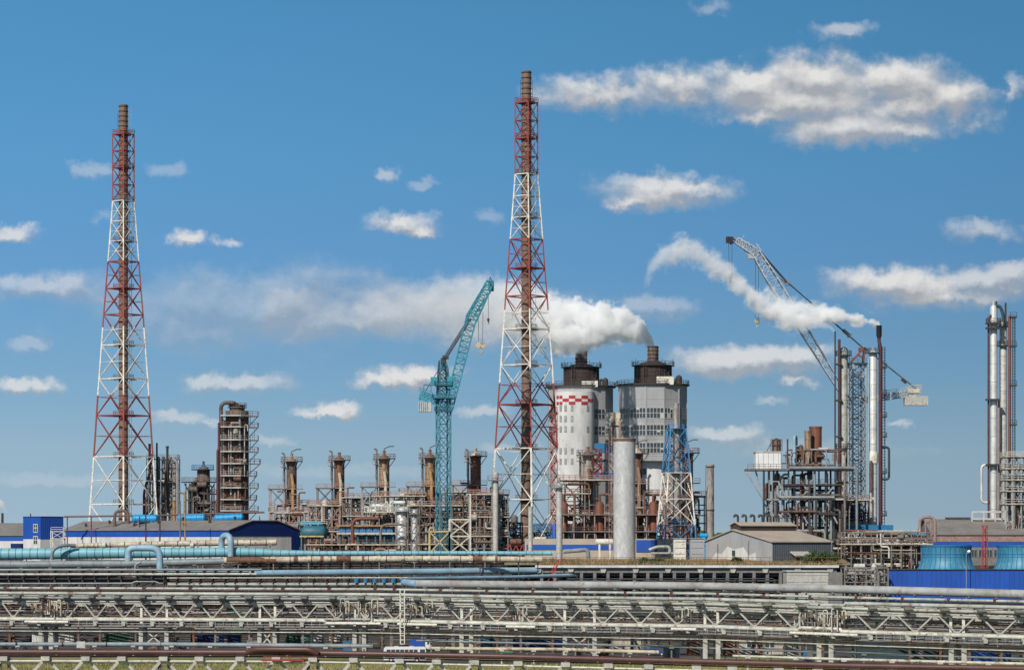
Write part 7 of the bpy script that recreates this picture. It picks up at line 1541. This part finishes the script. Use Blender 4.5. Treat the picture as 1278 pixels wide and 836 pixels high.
def cell(x0, x1, y0, y1, i):
    cl = [c for c in CL if x0 - c[2] * 1.25 - 25 < c[0] < x1 + c[2] * 1.25 + 25 and y0 - c[4] * 1.4 - 25 < c[1] < y1 + c[3] * 1.4 + 25]
    g = cloud_group('cloud_field_%d' % i, cl)
    def fld(off):
        a = N.new('ShaderNodeVectorMath'); a.operation = 'ADD'; L.new(cb.outputs[0], a.inputs[0]); a.inputs[1].default_value = off
        q = N.new('ShaderNodeGroup'); q.node_tree = g; L.new(a.outputs[0], q.inputs[0]); return q.outputs
    f0, op = fld((0, 0, 0)); f1 = fld((-.06, .15, 0))[0]
    alpha = m_('MULTIPLY', mrange(f0, .02, .8, 0, .95, True), op); lit = mrange(m_('SUBTRACT', f0, f1), -.16, .5, 0, 1)
    cc = N.new('ShaderNodeMix'); cc.data_type = 'RGBA'; L.new(lit, cc.inputs['Factor']); cc.inputs['A'].default_value = (2.7, 2.85, 3.1, 1); cc.inputs['B'].default_value = (5.4, 5.35, 5.3, 1)
    fin = N.new('ShaderNodeMix'); fin.data_type = 'RGBA'; L.new(alpha, fin.inputs['Factor']); L.new(SKY, fin.inputs['A']); L.new(cc.outputs['Result'], fin.inputs['B'])
    return bgnode(fin.outputs['Result'])
def mixs(f, a, b):
    n = N.new('ShaderNodeMixShader'); L.new(f, n.inputs[0]); L.new(a, n.inputs[1]); L.new(b, n.inputs[2]); return n.outputs[0]
right = lambda x: m_('GREATER_THAN', cu, x / 100)
upper = lambda y: m_('GREATER_THAN', cv, -y / 100)
def strip(y0, y1, xs, i):
    cs = [cell(a, b, y0, y1, i * 10 + k) for k, (a, b) in enumerate(zip(xs, xs[1:]))]
    mid = len(cs) // 2
    def tree(lo, hi):
        if hi - lo == 1: return cs[lo]
        m2 = (lo + hi) // 2; return mixs(right(xs[m2]), tree(lo, m2), tree(m2, hi))
    return tree(0, len(cs))
top = strip(-150, 325, [-300, 640, 900, 1100, 1600], 0); bot = strip(325, 700, [-300, 180, 385, 640, 1010, 1600], 1)
clouded = mixs(upper(325), bot, top)
inview = m_('MULTIPLY', m_('GREATER_THAN', sp.outputs['Y'], .9), m_('MULTIPLY', m_('GREATER_THAN', cv, -7.0), m_('LESS_THAN', cv, 1.5)))
inview = m_('MULTIPLY', inview, m_('MULTIPLY', m_('GREATER_THAN', cu, -3.0), m_('LESS_THAN', cu, 16.0)))
plain = bgnode(SKY)
N.remove(bg); L.new(mixs(inview, plain, clouded), N['World Output'].inputs['Surface'])
w.cycles.sampling_method = 'MANUAL'; w.cycles.sample_map_resolution = 512
sd = bpy.data.lights.new('sun', 'SUN'); sd.energy = 4.2; sd.angle = R(.53); sd.color = (1, .95, .87)
so = bpy.data.objects.new('sun', sd); COL.objects.link(so); so.rotation_euler = SUN.to_track_quat('Z', 'Y').to_euler(); so.location = (-300, -100, 400)
cam = bpy.data.cameras.new('camera'); co = bpy.data.objects.new('camera', cam); COL.objects.link(co); co.location = (0, 0, H); co.rotation_euler = (R(90), 0, 0)
cam.sensor_width = 36; cam.lens = 36 * F / 1278; cam.shift_y = (HOR - 418) / 1278; cam.clip_start = 1; cam.clip_end = 30000
sc.camera = co
vs = sc.view_settings; vs.view_transform = 'Standard'; vs.look = 'None'; vs.exposure = 0; vs.gamma = 1; vs.use_curve_mapping = False
cy = sc.cycles; cy.max_bounces = 50; cy.diffuse_bounces = 2; cy.glossy_bounces = 2; cy.volume_bounces = 48; cy.transparent_max_bounces = 8; cy.use_denoising = True
cy.volume_step_rate = .5; cy.volume_max_steps = 160
# ------------------------------------------------------------------ steam plumes: real volumes
def plume(name, label, pts, d, dens, nscale=.11, warp=.55, seed=0, fade=None, thick=1.3, gap=0, edge=.35):
    """pts: (px, py, radius px) from the mouth leftwards, x strictly falling"""
    W = [(P(x, y, d), S(r * thick, d)) for x, y, r in pts]
    x0, x1 = W[-1][0].x, W[0][0].x; o0 = W[0][0]
    mb = MB(); ext = [(W[0][0] + Vector((W[0][1] * .3, 0, 0)), W[0][1])] + W + [(W[-1][0] - Vector((W[-1][1], 0, 0)), W[-1][1])]
    mb.path([p for p, r in ext], [r * 1.75 + .6 for p, r in ext], 14)
    o = single(mb, name, 'white', label, 'steam', o0); o['kind'] = 'stuff'
    m = bpy.data.materials.new('steam_' + str(seed)); m.use_nodes = True; nt = m.node_tree; nt.nodes.remove(nt.nodes['Principled BSDF']); N_, L_ = nt.nodes, nt.links
    out = N_['Material Output']; pv = N_.new('ShaderNodeVolumePrincipled'); L_.new(pv.outputs[0], out.inputs['Volume'])
    pv.inputs['Color'].default_value = (1, 1, 1, 1); pv.inputs['Anisotropy'].default_value = -.25
    def q(op, *a): return mt(op, *a, **{}) if False else mt(op, *(list(a) + [None] * (3 - len(a))), N_, L_)
    tc_ = N_.new('ShaderNodeTexCoord'); sp_ = N_.new('ShaderNodeSeparateXYZ'); L_.new(tc_.outputs['Object'], sp_.inputs[0])
    t_ = q('DIVIDE', q('SUBTRACT', sp_.outputs['X'], x0 - o0.x), x1 - x0)
    def curve(vals, lo, hi):
        fc = N_.new('ShaderNodeFloatCurve'); c = fc.mapping.curves[0]; c.points[0].location = (0, 0); 
        pv_ = sorted(((p.x - x0) / (x1 - x0), (v_ - lo) / (hi - lo)) for (p, r), v_ in zip(W, vals))
        c.points[0].location = pv_[0]; c.points[-1].location = pv_[-1]
        for a in pv_[1:-1]: c.points.new(*a)
        fc.mapping.use_clip = False; fc.mapping.update(); L_.new(t_, fc.inputs['Value']); return q('MULTIPLY_ADD', fc.outputs[0], hi - lo, lo)
    zs = [p.z - o0.z for p, r in W]; lo, hi = min(zs) - 1, max(zs) + 1
    cz = curve(zs, lo, hi); rr = curve([r for p, r in W], 0, max(r for p, r in W) + 1)
    nw = N_.new('ShaderNodeTexNoise'); nw.inputs['Scale'].default_value = nscale; nw.inputs['Detail'].default_value = 4; nw.inputs['Roughness'].default_value = .55
    mpn = N_.new('ShaderNodeMapping'); mpn.inputs['Location'].default_value = (seed * 7.3, seed * 3.1, 0); L_.new(tc_.outputs['Object'], mpn.inputs[0]); L_.new(mpn.outputs[0], nw.inputs['Vector'])
    nf = N_.new('ShaderNodeTexNoise'); nf.inputs['Scale'].default_value = nscale * 3.1; nf.inputs['Detail'].default_value = 4; nf.inputs['Roughness'].default_value = .6; L_.new(mpn.outputs[0], nf.inputs['Vector'])
    a = q('DIVIDE', sp_.outputs['Y'], rr); b = q('DIVIDE', q('SUBTRACT', sp_.outputs['Z'], cz), rr)
    ln = q('SQRT', q('ADD', q('MULTIPLY', a, a), q('MULTIPLY', b, b)))
    f = q('SUBTRACT', 1.0, ln); f = q('ADD', f, q('MULTIPLY', q('SUBTRACT', nw.outputs['Fac'], .5), warp * 3.2)); f = q('ADD', f, q('MULTIPLY', q('SUBTRACT', nf.outputs['Fac'], .5), warp * 1.3))
    mr = N_.new('ShaderNodeMapRange'); mr.interpolation_type = 'SMOOTHSTEP'; mr.inputs[1].default_value = .02; mr.inputs[2].default_value = edge; L_.new(f, mr.inputs[0])
    fd = curve([p for p in fade], 0, 1.001) if fade else 1.0
    if gap:     # ragged holes that grow with distance from the mouth
        ng = N_.new('ShaderNodeTexNoise'); ng.inputs['Scale'].default_value = .085; ng.inputs['Detail'].default_value = 3; L_.new(mpn.outputs[0], ng.inputs['Vector'])
        mg = N_.new('ShaderNodeMapRange'); mg.inputs[1].default_value = .36; mg.inputs[2].default_value = .56; mg.inputs[3].default_value = .55; L_.new(ng.outputs['Fac'], mg.inputs[0])
        fd = q('MULTIPLY', fd, q('MAXIMUM', mg.outputs[0], q('MULTIPLY_ADD', t_, 2.5, -.9)))
    L_.new(q('MULTIPLY', q('MULTIPLY', mr.outputs[0], fd), dens), pv.inputs['Density'])
    m.cycles.volume_step_rate = .35 if hasattr(m.cycles, 'volume_step_rate') else 1
    o.data.materials.clear(); o.data.materials.append(m)
    return o
plume('steam_plume', 'thick white steam cloud drifting left from the drums of the two silo towers', [(816, 431, 5), (808, 420, 11), (795, 410, 15), (775, 404, 19), (750, 403, 22), (725, 410, 26), (700, 408, 28), (675, 395, 30), (650, 388, 30), (625, 385, 32), (595, 384, 32), (560, 384, 32), (520, 385, 30), (480, 388, 26)], 935, .5, .2, .62, 1, [1, 1, 1, 1, 1, .9, .75, .5, .35, .22, .14, .09, .05, .02])
plume('steam_plume', 'long twisted white steam trail blowing left off the black flare tip across the white crane', [(1096, 404.5, 4), (1080, 400, 6), (1060, 397, 8), (1035, 394, 10), (1015, 394, 13), (990, 392, 17), (965, 385, 17), (940, 372, 15), (920, 354, 14), (902, 338, 14), (885, 326, 15), (868, 316, 14), (850, 311, 17), (832, 318, 14), (816, 332, 13), (806, 348, 11)], 818, 1.0, .24, .82, 2, [1, 1, 1, 1, 1, 1, .8, .65, .55, .6, .55, .5, .45, .4, .28, .1], 1.32, .35, 1)
plume('steam_plume', 'short white steam puff leaving the thin dark vent beside the left silver column', [(1041, 413, 2), (1030, 406, 4), (1015, 404, 7), (1000, 404, 9), (985, 402, 8)], 812, .35, .25, .45, 3, [1, 1, .9, .8, .5])
plume('steam_plume', 'small white steam wisp rising off a far chimney at the left edge', [(8, 636, 3), (4, 630, 5), (-2, 626, 5), (-10, 622, 4)], 1500, .25, .12, .45, 4, [1, 1, .8, .4])
